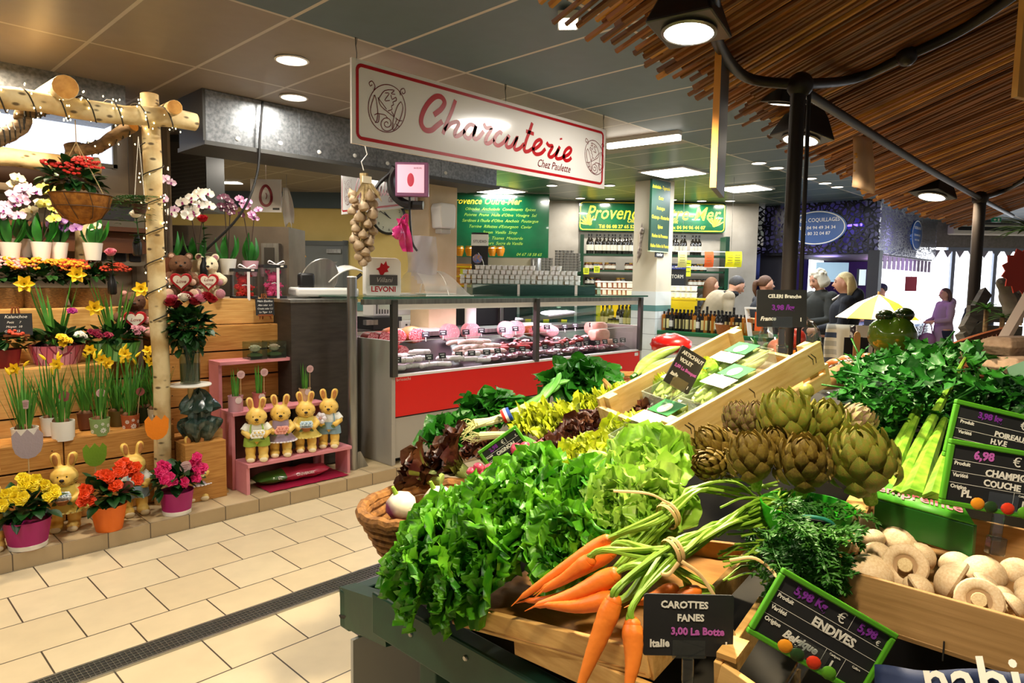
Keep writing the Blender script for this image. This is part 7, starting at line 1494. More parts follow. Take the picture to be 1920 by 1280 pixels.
for i,(px,py,d,R_,lb,ax) in enumerate([(830,858,2.05,.125,'dark red lettuce at the aisle side behind the wicker rim',(-.6,.6,.6)),(780,885,2.0,.10,'dark red lettuce leaning out over the aisle',(-.5,.9,.2)),(735,1000,1.9,.065,'dark red leaves hanging below the wicker rim',(-.4,.8,-.5)),(900,838,2.1,.08,'dark red lettuce behind the onion sign',(-.5,.3,.8)),(1190,778,1.85,.10,'dark red lettuce under the little gems',(-.6,.2,.8)),(1125,800,1.9,.10,'dark red lettuce beside the yellow frisee',(-.6,.1,.8)),(1070,825,1.9,.085,'dark red lettuce above the yellow ridge',(-.6,.1,.8))]):
    lettuce('red_lettuce',lb,px,py,d,R_,[LR,LRG],ax,180+i,'dark red lettuces',n=22,ruff=.12,freq=7,wide=1.1,nv=18,nu=10,core=.12,ribw=.06)
for i,(px,py,d,R_,lb) in enumerate([(1000,785,2.15,.085,'yellow frisee lettuce next to the spring onions'),(1045,790,2.08,.09,'yellow frisee lettuce in the middle of its row'),(1105,762,2.2,.09,'yellow frisee lettuce behind the dark red leaves'),(1150,752,2.2,.075,'yellow frisee lettuce at the corner of the endive crate')]):
    lettuce('frisee_lettuce',lb,px,py,d,R_,[LY,LP],(-.5,.2,.9),200+i,'yellow frisee lettuces',n=44,ruff=.3,freq=16,wide=.42,lob=.55,nv=10,nu=18)
def leafpile(name,label,px,py,d,rx,ry,rz_,n,L,wd,m,seed):
    p=at(px,py,d);r=random.Random(seed);t=thing(name,label,'vegetable',p);b=MB()
    for k in range(int(n*2)):
        d_=sph(r);q_=r.uniform(.3,1);leaf(b,(d_.x*rx*q_,d_.y*ry*q_,abs(d_.z)*rz_*q_),d_+sph(r)*.8+V((0,0,.2)),V((0,0,1))+sph(r)*.8,L*.72*r.uniform(.7,1.1),wd*.95,0,curl=r.uniform(.1,.6),n=5,point=.2,wav=.12)
    b.build('leaves',m,t,ang=180)
    b=MB()
    for k in range(10): a=r.uniform(0,6.28);b.tube([(0,0,-rz_*.8),(rx*.6*cos(a),ry*.6*sin(a),0)],.003,5)
    b.build('stalks',LRIB,t);return t
leafpile('spinach_pile','green leaf vegetable at the aisle edge below the spring onions',850,822,2.35,.10,.08,.05,60,.10,.07,LS,1)
leafpile('spinach_pile','green leaves behind the upper spring onion bundle',925,775,2.5,.13,.08,.05,80,.10,.07,LS,2)
leafpile('spinach_pile','dark green leaf pile in front of the wicker basket near the red counter front',1095,722,2.75,.17,.12,.06,120,.12,.09,LS,3)
# little gems
def gem(label,px,py,d,s,axis,group='small pale gem lettuces'):
    p=at(px,py,d);r=random.Random(int(px));t=thing('gem_lettuce',label,'vegetable',M=aim(p,axis) @ S(s),group=group);b=MB()
    for k in range(16):
        q=k/15;a=k*2.4;rad_=lerp(.012,.042,q); 
        def fn(u,v,a=a,rad_=rad_,q=q): aa=a+(v-.5)*lerp(2.4,1.7,q);rr_=rad_*(.45+.9*sin(pi*min(1,u*.75+.05)))*(1+.10*sin(v*22+q*9)*u*u);return (rr_*cos(aa),rr_*sin(aa),-.05+.12*u*lerp(1.05,.85,q)+.004*sin(v*15))
        b.sheet(fn,6,8,0 if k > 3 else 1)
    b.build('leaves',[LP,LY],t,ang=180);b=MB().lathe([(0,-.065),(.014,-.06),(.016,-.04),(0,-.03)],8);b.build('stalk',LRIB,t)
gem('pale gem lettuce at the near end of the endive crate',1208,748,1.95,.95,(-.7,.2,.7));gem('pale gem lettuce beside the artichoke sign',1247,738,1.9,1.0,(-.6,.1,.8));gem('small gem lettuce at the edge of the yellow frisee',1172,742,2.05,.7,(-.7,.3,.6))
# spring onions
M_oni=mat('onion_white','d8d49a',.4,c2='c4c87a',ns=12);M_onig=mat('onion_green','2f6e22',.4,c2='4f8c2e',ns=8,sss=.05)
def onions(label,pts,d0,d1,n,seed,spread):
    r=random.Random(seed);t=thing('spring_onions',label,'vegetable',at(*pts[1],(d0+d1)/2),group='spring onion bundles')
    for k in range(n):
        o=[(r.uniform(-1,1)*spread*(1.6 if i == len(pts)-1 else .6),r.uniform(-1,1)*spread*(1.6 if i == len(pts)-1 else .6)) for i in range(len(pts))]
        P=cr([at(px+o[i][0],py+o[i][1],lerp(d0,d1,i/(len(pts)-1))) for i,(px,py) in enumerate(pts)],5);m=len(P);h=int(m*.45)
        s=MB().tube(P[:h+1],[.006+.005*(1-i/h) for i in range(h+1)],8).build('white_shaft',M_oni,t,world=True);MB().tube(P[h:],[.007+.004*sin(pi*i/(m-h)) for i in range(m-h-1)]+[.002],8,flat=.6).build('green_top',M_onig,t,world=True)
        b=MB()
        for q in range(6): b.tube(cr([P[0],P[0]+sph(r)*.015-(P[1]-P[0]).normalized()*.02,P[0]+sph(r)*.02-(P[1]-P[0]).normalized()*.045+V((0,0,-.01))],3),.0008,4)
        b.build('roots',M_oni,s,world=True)
    i=len(pts)//2;c=at(*pts[1],d0+.02);dr=at(*pts[2],d0)-at(*pts[1],d0);b=MB();b.lathe([(.022,-.014),(.023,0),(.022,.014)],16,M=aim(c,dr),cap=False);b.build('tricolour_band',[mat('band_blue','2a4a9a',.4)],t,world=True);b=MB();b.lathe([(.0225,-.014),(.0235,-.005)],16,M=aim(c,dr),cap=False);b.build('red_stripe',mat('band_red','c0281e',.4),t,world=True);b=MB();b.lathe([(.0235,-.005),(.0235,.004)],16,M=aim(c,dr),cap=False);b.build('white_stripe',M_whp,t,world=True)
onions('upper spring onion bundle reaching up to the dark green leaves',[(888,795),(950,778),(1000,755),(1035,725),(1055,708)],2.12,2.4,5,5,9);onions('lower spring onion bundle lying before the first, roots to the aisle',[(905,815),(960,818),(1000,832),(1030,848)],2.0,1.9,4,6,9)
# radishes
M_rad=mat('radish_skin','c4405a',.35,c2='e08a8c',ns=9,lo=.45,hi=.7)
def f_rad(mb): mb.lathe([(0,.018),(.006,.0165),(.013,.008),(.015,-.002),(.011,-.012),(.004,-.018),(.0012,-.03),(0,-.034)],12,cap=False)
r=random.Random(9)
RAD=[(968,845),(985,840),(1002,843),(1015,838),(975,858),(992,855),(1008,853),(1025,850),(1040,858),(985,868),(1000,866),(1018,868),(1033,872),(995,880),(1010,882),(978,878),(885,888),(898,880),(908,892),(918,882),(890,900),(903,904),(922,897)]
for i,(px,py) in enumerate(RAD):
    t=thing('radish','pink radish in the bunch right of the onion sign' if i < 16 else 'pink radish in the small bunch left of the onion sign','vegetable',M=aim(at(px,py-4,1.78),(r.uniform(-.8,0),r.uniform(-.5,.5),r.uniform(-.4,.4))) @ S(r.uniform(.85,1.1)),group='radishes right of the onion sign' if i < 16 else 'radishes left of the onion sign');inst('root','radish',f_rad,M_rad,t,Matrix())
# wicker bread-basket rim with turnips
M_wick=mat('wicker_rope','9a6a34',.8,c2='6a4420',ns=50,bump=.6)
p=at(812,985,1.85);t=thing('wicker_basket','shallow wicker basket at the near corner of the stall holding turnips','basket',p);b=MB()
for k in range(5): b.tube([((.20-.012*k)*cos(2*pi*i/36),(.15-.01*k)*sin(2*pi*i/36)+.0,.05-.022*k+.002*sin(i*3)) for i in range(37)],.0125,8)
b.build('coiled_side',M_wick,t);b=MB();b.tube([(.205*cos(2*pi*i/48),.155*sin(2*pi*i/48),.065+.003*sin(i*2.5)) for i in range(49)],.015,8);b.build('rim',M_wick,t);MB().lathe([(0,-.05),(.15,-.05),(.14,-.06),(0,-.06)],24,sy=.75).build('bottom',M_wick,t)
def f_turn(mb): mb.lathe([(0,.036),(.014,.036),(.033,.024),(.042,.004),(.036,-.018),(.016,-.034),(.004,-.045),(0,-.06)],18,cap=False)
M_turn=mat('turnip','e4dcc4',.4,c2='6a2a5c',ns=5,lo=.48,hi=.58)
for px,py,lb in ((752,948,'white turnip at the rim of the wicker basket'),(822,938,'purple-topped turnip in the wicker basket'),(820,962,'darker purple turnip below the other one')):
    t=thing('turnip',lb,'vegetable',M=aim(at(px,py,1.8),(-.3,.2,.9)),group='turnips in the wicker basket');inst('root','turn',f_turn,M_turn,t,Matrix());MB().tube([(0,0,.03),(.01,0,.06)],[.008,.004],6).build('stem_stub',LP,t)
# wooden slats of the carrot crates
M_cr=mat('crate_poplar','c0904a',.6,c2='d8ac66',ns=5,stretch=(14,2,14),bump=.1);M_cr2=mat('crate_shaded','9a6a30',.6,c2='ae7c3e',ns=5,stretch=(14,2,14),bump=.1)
t=thing('carrot_crate','shallow wooden crate holding the bunched carrots','crate',at(1100,1200,1.25));a,c=at(848,1132,1.44),at(1212,1222,1.13);a_up=V((0,0,1))
def plank(t_,name,a,b_,wd,th,m,n=(0,0,1)): return MB().bar(a,b_,th,wd,n).build(name,m,t_,world=True,smooth=False,bevel=.0015)
def board(t_,name,a,b_,h,th,m): # upright board, top edge from a to b_
    a,b_=V(a),V(b_);u=(b_-a).normalized();n=u.cross(V((0,0,1))).normalized();z=n.cross(u);Mx=Matrix(((u.x,z.x,n.x,a.x),(u.y,z.y,n.y,a.y),(u.z,z.z,n.z,a.z),(0,0,0,1)))
    return MB().box(((b_-a).length/2,-h/2,-th/2),((b_-a).length,h,th),Mx).build(name,m,t_,world=True,smooth=False,bevel=.0015)
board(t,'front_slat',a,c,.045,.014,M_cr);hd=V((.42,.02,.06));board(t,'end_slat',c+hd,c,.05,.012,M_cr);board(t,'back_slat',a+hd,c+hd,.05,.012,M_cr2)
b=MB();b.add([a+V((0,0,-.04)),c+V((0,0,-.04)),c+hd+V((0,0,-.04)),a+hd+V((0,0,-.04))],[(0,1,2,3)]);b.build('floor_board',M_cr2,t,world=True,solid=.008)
a2,c2=at(962,1180,1.36),at(1262,1305,1.08);board(t,'lower_slat',a2,c2,.05,.014,M_cr);c3=at(1205,1222,1.10); 
t=thing('crate_corner','corner of a small wooden crate under the endive sign','crate',at(1400,1250,1.0));a=at(1352,1245,1.02);c=at(1420,1212,1.05);board(t,'slat',a,at(1352,1245,1.02)+V((-.02,-.25,-.05)),.05,.012,M_cr);board(t,'end_slat',a,a+V((.2,.02,.03)),.06,.012,M_cr);MB().bar(a+V((.005,-.005,.01)),a+V((.06,.0,.015)),.03,.008).build('corner_block',M_cr,t,world=True,smooth=False)
# carrots
M_car=mat('carrot_skin','e06a14',.45,c2='f0842a',ns=8,stretch=(1,1,1),bump=.15,bs=60,sss=.08);M_cst=mat('carrot_stem','6f9a24',.45,c2='8fb43a',ns=8)
def carrot(label,tip,head,dt,dh,r0,bow=(0,0),seed=0):
    A_,B_2=at(*head,dh),at(*tip,dt);mid=at((tip[0]+head[0])/2+bow[0],(tip[1]+head[1])/2+bow[1],(dt+dh)/2);P=cr([A_,mid,B_2],9);m=len(P);t_=thing('carrot',label,'vegetable',A_,group=None)
    rs=[r0*(.80+.2*min(1,i/2.0))*(1-.72*(i/(m-1))**1.3)*(1+.02*sin(i*2.7)) for i in range(m)];rs[-1]=.0022
    b=MB();b.tube(P,rs,14);b.ell(A_,(rs[0]*.95,)*3,n=12,k=6);d_=(P[-1]-P[-2]).normalized();b.tube([P[-1],P[-1]+d_*.02+V((0,0,-.004))],[.0022,.0006],5);b.build('root',M_car,t_,world=True)
    return t_,A_,(A_-P[1]).normalized()
tie1,tie2=(1262,1035,1.16),(1254,965,1.26);CAR=[('long carrot on top of the bunch, tip at the slat',(974,1122),(1137,1014),1.30,1.26,.0165,(4,-4),tie2),('carrot with a rounded shoulder below the long one',(1016,1104),(1145,1034),1.27,1.22,.0165,(0,3),tie1),('carrot with its stem cut close, in the middle of the fan',(1017,1108),(1106,1050),1.24,1.2,.0155,(2,2),tie1),('thickest carrot of the fan',(1003,1136),(1150,1078),1.20,1.16,.0185,(0,8),tie1),('lowest carrot lying flat on the slat',(1020,1134),(1148,1122),1.18,1.14,.0165,(0,8),tie1),('hanging carrot crossing the wooden slats, left of two',(1084,1296),(1150,1128),1.06,1.08,.0180,(-2,4),tie1),('hanging carrot crossing the wooden slats, just beside the carrot sign',(1176,1300),(1186,1172),1.02,1.06,.0180,(6,0),tie1),('thin carrot tip peeping out under the fan',(985,1126),(1090,1110),1.3,1.25,.013,(0,5),tie2),('carrot head half hidden above the carrot sign',(1190,1130),(1262,1106),1.18,1.2,.016,(0,3),tie1),('carrot head above the right end of the carrot sign',(1230,1125),(1305,1108),1.18,1.2,.014,(0,3),tie1)]
r=random.Random(55);FAN={tie1: [(1350,985,1.2),(1430,955,1.24),(1480,950,1.28)],tie2: [(1310,915,1.3),(1390,908,1.33),(1450,935,1.34)]}
for lb,tip,head,dt,dh,r0,bow,tie in CAR:
    t,A_,dr=carrot(lb,tip,head,dt,dh,r0,bow);ts=at(*tie)
    for k in range(5 if head[0] < 1200 else 2):
        q=ts+sph(r)*.016;fan=[at(px+r.uniform(-16,16),py+r.uniform(-26,34)*(i+.4)*.6,d+r.uniform(-.03,.03)) for i,(px,py,d) in enumerate(FAN[tie])]
        P=cr([A_-dr*.004+sph(r)*.005,A_+dr*.03+sph(r)*.004,q]+fan,5);MB().tube(P,[.0048-.0028*i/len(P) for i in range(len(P))],6).build('stem',M_cst,t,world=True)
t=thing('carrot_greens','feathery dark green carrot leaves spilling over the crate edge','foliage',at(1470,1010,1.22));b=MB()
def frond(b,p,d,L,r):
    d=V(d).normalized();P=cr([p,p+d*L*.5+sph(r)*.01,p+d*L+V((0,0,-.02))],5);b.tube(P,.0011,4)
    for i in range(2,len(P)):
        for s in (-1,1):
            sd=(d.cross(V((0,0,1)))*s+d*.7+sph(r)*.3).normalized();l2=.024*(1.2-i/len(P));b.tube([P[i],P[i]+sd*l2],.0008,3)
            for k in (.4,.7,1.0):
                for s2 in (-1,1): leaf(b,P[i]+sd*l2*k,(sd+d.cross(sd)*.0+sph(r)*.7).normalized(),V((-.4,0,1)),.011,.005,n=2,curl=.1)
for k in range(150):
    px,py=r.gauss(1488,34),r.gauss(1015,40)
    if px < 1385: continue
    frond(b,at(px,py,r.uniform(1.12,1.34)),(-.3+r.uniform(-.5,.5),-.5+r.uniform(-.5,.3),r.uniform(-.9,.5)),r.uniform(.05,.09),r)
b.build('fronds',LCG,t,ang=180);b=MB()
for k in range(26):
    px,py=r.uniform(1330,1450),r.uniform(950,1095);b.tube(cr([at(px,py,1.2),at(px+45,py-r.uniform(0,30),1.23),at(px+100,py+r.uniform(-20,25),1.26)],4),.0021,5)
b.build('loose_stems',M_cst,t)
for o_ in (bpy.data.objects[t.name],): pass
# the loose stems were laid in world space
for c_ in kids(t):
    c_.data.transform(WM[t.name].inverted())
M_raf=mat('raffia','cfae78',.7,c2='b8935a',ns=20)
for (tie,nm,strands) in ((tie1,'raffia tie round the front carrot bunch',[[(1278,1052),(1315,1080),(1352,1140),(1388,1215)],[(1272,1055),(1255,1075),(1240,1076)]]),(tie2,'raffia tie round the rear carrot bunch',[[(1256,944),(1215,925),(1150,920)]])):
    c=at(*tie);t=thing('raffia_tie',nm,'tie',c);f_=FAN[tie][0];dr=at(*f_)-c
    for k in (-.006,.003): MB().lathe([(.024,-.004),(.026,0),(.024,.004)],18,M=aim(c+dr.normalized()*k,dr) @ RX(.15),cap=False).build('wrap',M_raf,t,world=True)
    for s in strands: MB().tube(cr([at(px,py,tie[2]-.05-.01*i) for i,(px,py) in enumerate(s)],5),.0032,6,flat=.4).build('loose_end',M_raf,t,world=True)
t=thing('raffia_tie','raffia strand curling over the carrot leaves','tie',at(1400,1050,1.12));MB().tube(cr([at(1368,1050,1.12),at(1410,1045,1.11),at(1440,1062,1.1),at(1462,1088,1.08)],5),.003,6,flat=.4).build('strand',M_raf,t,world=True)
# artichokes
M_art=leafmat('artichoke','77822c','8a7a30',9,.5,.08);M_art2=leafmat('artichoke_brown','6a5420','7d6a26',9,.5,.08);M_art3=leafmat('artichoke_violet','7a5a4a','84803a',7,.5,.08)
def f_art(r,n=40):
    def f(mb):
        for k in range(n):
            q=k/(n-1);a=k*2.39996;th=lerp(.12,1.95,q);rr_=sin(min(th,1.62))*.86+.06;z=.98*cos(th)*.95;tilt=lerp(.1,.75,q**.8)
            base=V((rr_*cos(a)*.86,rr_*sin(a)*.86,z-.30));o=V((cos(a),sin(a),0));d=(V((0,0,1))*cos(tilt*.9)+o*(sin(tilt)*.55-.30*(1-q))).normalized();L=lerp(.42,.80,sin(pi*min(q*.75+.1,1)));wd=lerp(.34,.74,min(1,q*1.3));s=d.cross(o).normalized();nn=s.cross(d)
            if nn.dot(o) < 0: nn=-nn
            vs=[]
            for i in range(5):
                t_=i/4;w_=wd*[.75,1,.92,.6,.06][i];c=base+d*L*t_+nn*(.10*sin(pi*t_*.9)-.12*t_*t_+.06)
                vs += [c-s*w_/2-nn*.10*w_,c+nn*.05,c+s*w_/2-nn*.10*w_]
            fs=[]
            for i in range(4): e=i*3;fs += [(e,e+1,e+4,e+3),(e+1,e+2,e+5,e+4)]
            mb.add(vs,fs,0)
        mb.ell((0,0,-.05),(.74,.74,.86),n=14,k=10)
    return f
r=random.Random(2);i=0
ART=[(1385,786,26,1.5,3,(-.3,.0,1),'small violet artichoke at the back beside the crate board'),(1418,786,26,1.45,3,(-.3,-.1,1),'violet artichoke pressed behind the big green one'),(1474,788,45,1.38,1,(-.3,.1,1),'big green artichoke at the top of the heap'),(1546,800,39,1.4,1,(-.3,-.2,1),'pale green artichoke right of the topmost one'),(1600,800,33,1.45,3,(.2,-.5,.8),'violet artichoke at the back touching the celery leaves'),(1412,862,40,1.26,2,(-.3,.1,1),'brown-green artichoke in the front row, first from the lettuce'),(1507,872,45,1.22,2,(-.35,-.1,.9),'brown-tipped artichoke in the middle of the front row'),(1618,870,55,1.22,1,(-.3,.1,.9),'largest green artichoke at the front beside the celery sticks'),(1338,838,32,1.42,2,(-.5,.3,.7),'artichoke under a lettuce leaf at the crate corner'),(1332,872,27,1.34,2,(-.9,.2,.3),'dark artichoke seen from its tip beside the pale lettuce'),(1372,868,23,1.36,2,(-.8,.0,.5),'little dark artichoke wedged between its neighbours'),(1455,838,30,1.34,2,(-.4,0,.8),'artichoke half buried in the middle of the heap')]
for px,py,rp,d,mk,ax,lb in ART:
    p=at(px,py,d);s=rp/1278*d*1.14;t=thing('artichoke',lb,'vegetable',M=aim(p,ax,r.uniform(0,6)) @ S(s),group='artichokes');inst('bracts','art%d' % mk,f_art(r),[M_art,M_art2,M_art3][mk-1],t,Matrix());inst('stem','artst',lambda mb: mb.tube([(0,0,-.8),(.1,0,-1.35)],[.24,.2],10),LP,t,Matrix())
t=thing('artichoke_leaf','lone artichoke stem end poking up beside the crate','vegetable',at(1508,752,1.5));MB().tube([(0,0,-.05),(0,0,.0),(.01,0,.02)],[.01,.013,.011],8).build('stem',M_art,t);b=MB();b.ell((.01,0,.022),.017,n=8,k=6);b.build('bud',M_art,t)
# lime plastic basket under them
p=at(1512,962,1.2);t=thing('plastic_basket','lime green plastic basket under the artichokes','basket',p,-1.1,sc_=.56);b=MB();M_lime=mat('plastic_lime','2fae1e',.35,sss=.1)
b.lathe([(.0,-.09),(.09,-.088),(.125,-.03),(.14,.03),(.134,.03),(.118,-.03),(.085,-.08),(0,-.082)],28,cap=False);b.build('tub',M_lime,t);b=MB();b.tube(cr([(-.06,-.135,.01),(-.03,-.15,.035),(.03,-.15,.035),(.06,-.135,.01),(.03,-.14,-.012),(-.03,-.14,-.012),(-.06,-.135,.01)],4),.006,8);b.build('handle_rim',mat('plastic_teal','2a7a6a',.35),t);b=MB();b.ell((0,-.137,.012),(.052,.006,.018),n=14,k=6);b.build('handle_hole',M_bk,t)
# endive crate
N2,F2,N1=at(1243,800,1.55),at(1532,640,1.72),at(1137,742,1.80);U=(F2-N2).normalized();Vv=(N1-N2);Vv=(Vv-U*Vv.dot(U)).normalized();Nn=U.cross(Vv);Lu,Lv=(F2-N2).length,(N1-N2).dot(Vv);MX=Matrix(((U.x,Vv.x,Nn.x,N2.x),(U.y,Vv.y,Nn.y,N2.y),(U.z,Vv.z,Nn.z,N2.z),(0,0,0,1)))
M_pop=mat('crate_pale','c9a765',.6,c2='dcbf82',ns=5,stretch=(2,14,14),bump=.1);t=thing('endive_crate','tilted pale wooden crate of packed endives and gem lettuces','crate',M=MX)
for v,nm in ((-.006,'front_board'),(Lv+.006,'rear_board')): MB().box((Lu/2,v,-.035),(Lu,.012,.075)).build(nm,M_pop,t,smooth=False,bevel=.001);MB().box((Lu/2,v,-.105),(Lu,.012,.035)).build(nm,M_pop,t,smooth=False)
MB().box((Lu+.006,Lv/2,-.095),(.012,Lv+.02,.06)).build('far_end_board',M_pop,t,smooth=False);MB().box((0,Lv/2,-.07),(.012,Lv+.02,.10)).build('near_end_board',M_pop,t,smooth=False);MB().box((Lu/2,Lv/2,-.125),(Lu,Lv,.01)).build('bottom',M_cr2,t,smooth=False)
for u in (.03,Lu-.03): MB().box((u,.012,-.06),(.03,.026,.125)).build('corner_post',M_pop,t,smooth=False);MB().box((u,Lv-.012,-.06),(.03,.026,.125)).build('corner_post',M_pop,t,smooth=False)
b=MB()
for u in (.05,.06,Lu-.04,Lu-.05,Lu*.5): b.tube([(u,-.0125,-.015),(u+.012,-.0135,-.03),(u+.012,-.0125,-.045)],.001,5)
b.build('staples',M_sdk,t)
M_filmc=glass('tray_film','f4faf6',.5,.08);M_tray=mat('tray_clear','cfd8cc',.15,alpha=.25);M_endv=leafmat('endive','d4dca0','b8cc6a',6,.4,.2);M_labg=mat('label_green','1f6a34',.4)
def f_endive(mb):
    for k in range(5): a=k*2.4;mb.lathe([(.004,-.07),(.018-.001*k,-.04),(.022-.002*k,.0),(.012,.05),(.001,.072+.003*k)],10,M=RZ(a) @ T(.002*k,0,.002*k),cap=False,sx=1,sy=.85)
for i,(u,v,rz,lb) in enumerate(((.25,.075,0,'clear tray of endives at the front board, near the artichoke sign'),(.03,.08,.05,'clear tray of endives at the lower end of the crate'),(.36,Lv*.5+.03,.05,'clear tray of endives in the middle of the crate'),(.22,Lv-.075,.0,'clear tray of endives along the rear board'))):
    t2=thing('endive_tray',lb,'food tray',M=MX @ T(u,v,-.07) @ RZ(rz),group='packed endive trays');b=MB();b.box((0,0,.0),(.20,.115,.004)); 
    for s in (-1,1): b.box((0,s*.056,.022),(.20,.003,.045));b.box((s*.099,0,.022),(.003,.115,.045))
    b.build('tray',M_tray,t2,smooth=False);b=MB();b.sheet(lambda u_,v_: ((u_-.5)*.205,(v_-.5)*.12,.052+.008*sin(pi*u_)*sin(pi*v_)+.0025*sin(u_*31+v_*17)),12,8);b.build('film',M_filmc,t2)
    for k in range(3): inst('endive','endv',f_endive,M_endv,t2,T(0,-.035+.035*k,.026) @ RY(pi/2) @ S(1.15))
    MB().box((.045,-.0,.0625),(.06,.075,.001)).build('green_label',M_labg,t2,smooth=False);MB().box((-.015,-.0,.0625),(.05,.085,.001)).build('white_label',M_whp,t2,smooth=False);MB().lathe([(0,.0),(.022,0),(.022,.001),(0,.001)],18,M=T(.04,.0,.0632),sy=.75).build('oval_label',M_whp,t2)
for px,py,d,ax,lb in ((1305,722,1.78,(.2,-.3,.9),'gem lettuce in the crate under the artichoke sign'),(1330,700,1.82,(-.3,.2,.9),'bright gem lettuce standing between two endive trays')): gem(lb,px,py,d,.62,ax,'gem lettuces in the endive crate')
# celery
M_cel=mat('celery_stalk','56881c',.4,c2='8fb63a',ns=40,stretch=(1,1,.04),sss=.06)
def cel_leaf(mb,p,d,up,s):
    d=V(d).normalized();sd=d.cross(V(up)).normalized();nn=sd.cross(d);out=[(0,0),(.12,.2),(.42,.12),(.36,.30),(.62,.38),(.42,.50),(.5,.72),(.25,.70),(.16,.86),(0,1.05)]
    P=[V(p)+d*(y*s)+sd*(x*s*.8)+nn*(abs(x)*.25*s-.18*s*y*y) for x,y in out];Q=[V(p)+d*(y*s)-sd*(x*s*.8)+nn*(abs(x)*.25*s-.18*s*y*y) for x,y in out];n=len(out);mid=[V(p)+d*(y*s)-nn*(.18*s*y*y) for x,y in out]
    n0=len(mb.v);mb.v += P+mid+Q
    for i in range(n-1): mb.f += [(n0+n+i,n0+i,n0+i+1,n0+n+i+1),(n0+2*n+i,n0+n+i,n0+n+i+1,n0+2*n+i+1)];mb.m += [0,0]
r=random.Random(14)
def celery(label,stalks,crown,nl,lseed):
    t=thing('celery',label,'vegetable',at(*stalks[0][0],stalks[0][2]),group='celery heads')
    for (p0,p1,d0,d1,rr_) in stalks:
        A_,B_2=at(*p0,d0),at(*p1,d1);dr=(B_2-A_).normalized();P=cr([A_,lerp(A_,B_2,.6)+V((0,0,.008)),lerp(A_,B_2,1.35)],6);m=len(P);b=MB();n=14;x=dr.cross(V((0,0,1))).normalized();y=x.cross(dr);vs=[]
        for i,p in enumerate(P):
            q=rr_*(1-.72*i/(m-1))
            for j in range(n): a=2*pi*j/n;k=1+.06*cos(a*7);f_=1 if sin(a) > 0 else -.25;vs.append(p+x*(q*k*cos(a))+y*(q*k*sin(a)*f_))
        b.add(vs,[(i*n+j,i*n+(j+1) % n,(i+1)*n+(j+1) % n,(i+1)*n+j) for i in range(m-1) for j in range(n)]+[tuple(range(n))]);b.build('stalk',M_cel,t,world=True)
    b=MB();rr=random.Random(lseed)
    for k in range(nl):
        px,py,sx,sy,d0,d1=crown;x,y=rr.uniform(-1,1),rr.uniform(-1,1)
        if x*x+y*y > 1.1: continue
        p=at(px+sx*x,py+sy*y,lerp(d0,d1,rr.random()));dr=V((rr.uniform(-1,.3),rr.uniform(-.7,.7),rr.uniform(-.4,1)));cel_leaf(b,p,dr,V((-.5,0,1))+sph(rr)*.6,rr.uniform(.03,.058))
        if k % 5 == 0: b.tube([p-dr.normalized()*.08,p],.0025,5)
    b.build('leaves',LC,t,world=True,ang=180)
celery('celery with thick ribbed sticks behind the green box, left of the mushroom sign',[((1655,935),(1712,800),1.30,1.5,.017),((1682,935),(1728,830),1.27,1.45,.017),((1712,938),(1758,820),1.25,1.45,.023),((1700,885),(1786,718),1.36,1.62,.014)],(1690,765,90,75,1.5,1.75),260,1)
celery('celery head with its stick touching the leek sign',[((1752,940),(1778,850),1.22,1.35,.020),((1632,940),(1700,800),1.36,1.5,.012)],(1800,730,110,70,1.6,1.95),300,2)
celery('dark leafy celery tops against the artichokes and the crate',[((1600,830),(1640,740),1.65,1.8,.012)],(1640,730,60,60,1.65,1.9),190,3)
celery('celery tops at the back below the egg boxes',[((1840,760),(1800,700),1.8,2.0,.012)],(1770,690,130,38,1.9,2.15),230,4)
celery('celery tops beside the leek sign at the picture edge',[((1880,790),(1870,720),1.6,1.8,.012)],(1885,745,50,45,1.55,1.8),110,5)
t=thing('printed_box','green printed cardboard box edge with pink script before the celery','box',at(1740,960,1.18));a=at(1640,935,1.28);c=at(1828,968,1.14);c.z=a.z;board(t,'front_flap',a,c,.055,.012,mat('box_green','1c5a1a',.4));Mx=None;u_=(c-a).normalized();b=MB();b.add([a+V((0,0,.003)),c+V((0,0,.003)),c+V((.05,.03,.022)),a+V((.05,.03,.022))],[(0,1,2,3)]);b.build('top_flap',mat('box_lime','4fa82a',.4),t,world=True,solid=.004);n_=u_.cross(V((.05,.03,.019)).normalized());write(t,[('empreinte',.0,0,.036,dict(shear=.3,bold=.0006))],frame((a+c)/2+V((.026,.016,.0165)),u_,V((.05,.03,.019))),mat('print_pink','d06a7a',.5))
# mushrooms
zt_=1.085;FL2,FRr,BLl=on_z(1562,1062,zt_),on_z(1990,1182,zt_),on_z(1628,930,zt_)
t=thing('mushroom_crate','wooden crate full of white mushrooms','crate',(FL2+FRr)/2);M_pl=mat('crate_plywood','a07a4a',.55,c2='b48c5a',ns=4,stretch=(1,1,22),bump=.06)
dR=(FRr-FL2);bk=V((BLl.x-FL2.x,BLl.y-FL2.y,0));board(t,'front_board',FL2,FRr,.085,.008,M_pl);board(t,'end_board',FL2+bk,FL2,.085,.008,M_pl);board(t,'back_board',FL2+bk+dR,FL2+bk,.085,.008,M_pl);board(t,'far_end_board',FRr,FRr+bk,.085,.008,M_pl)
b=MB();b.add([FL2+V((0,0,-.08)),FRr+V((0,0,-.08)),FRr+bk+V((0,0,-.08)),FL2+bk+V((0,0,-.08))],[(0,1,2,3)]);b.build('bottom',M_pl,t,world=True,solid=.006);MB().bar(FL2+bk*.02+V((-.025,.005,.003)),FL2+bk*.98+V((-.025,.005,.003)),.045,.008).build('top_ledge',M_cr,t,world=True,smooth=False)
b=MB()
for q in (.16,.55): p=FL2+dR*q+V((0,0,-.065));u_=dR.normalized();n_=u_.cross(V((0,0,1)));b.bar(p+n_*.002,p+n_*.002+V((0,0,-.03)),.002,.002)
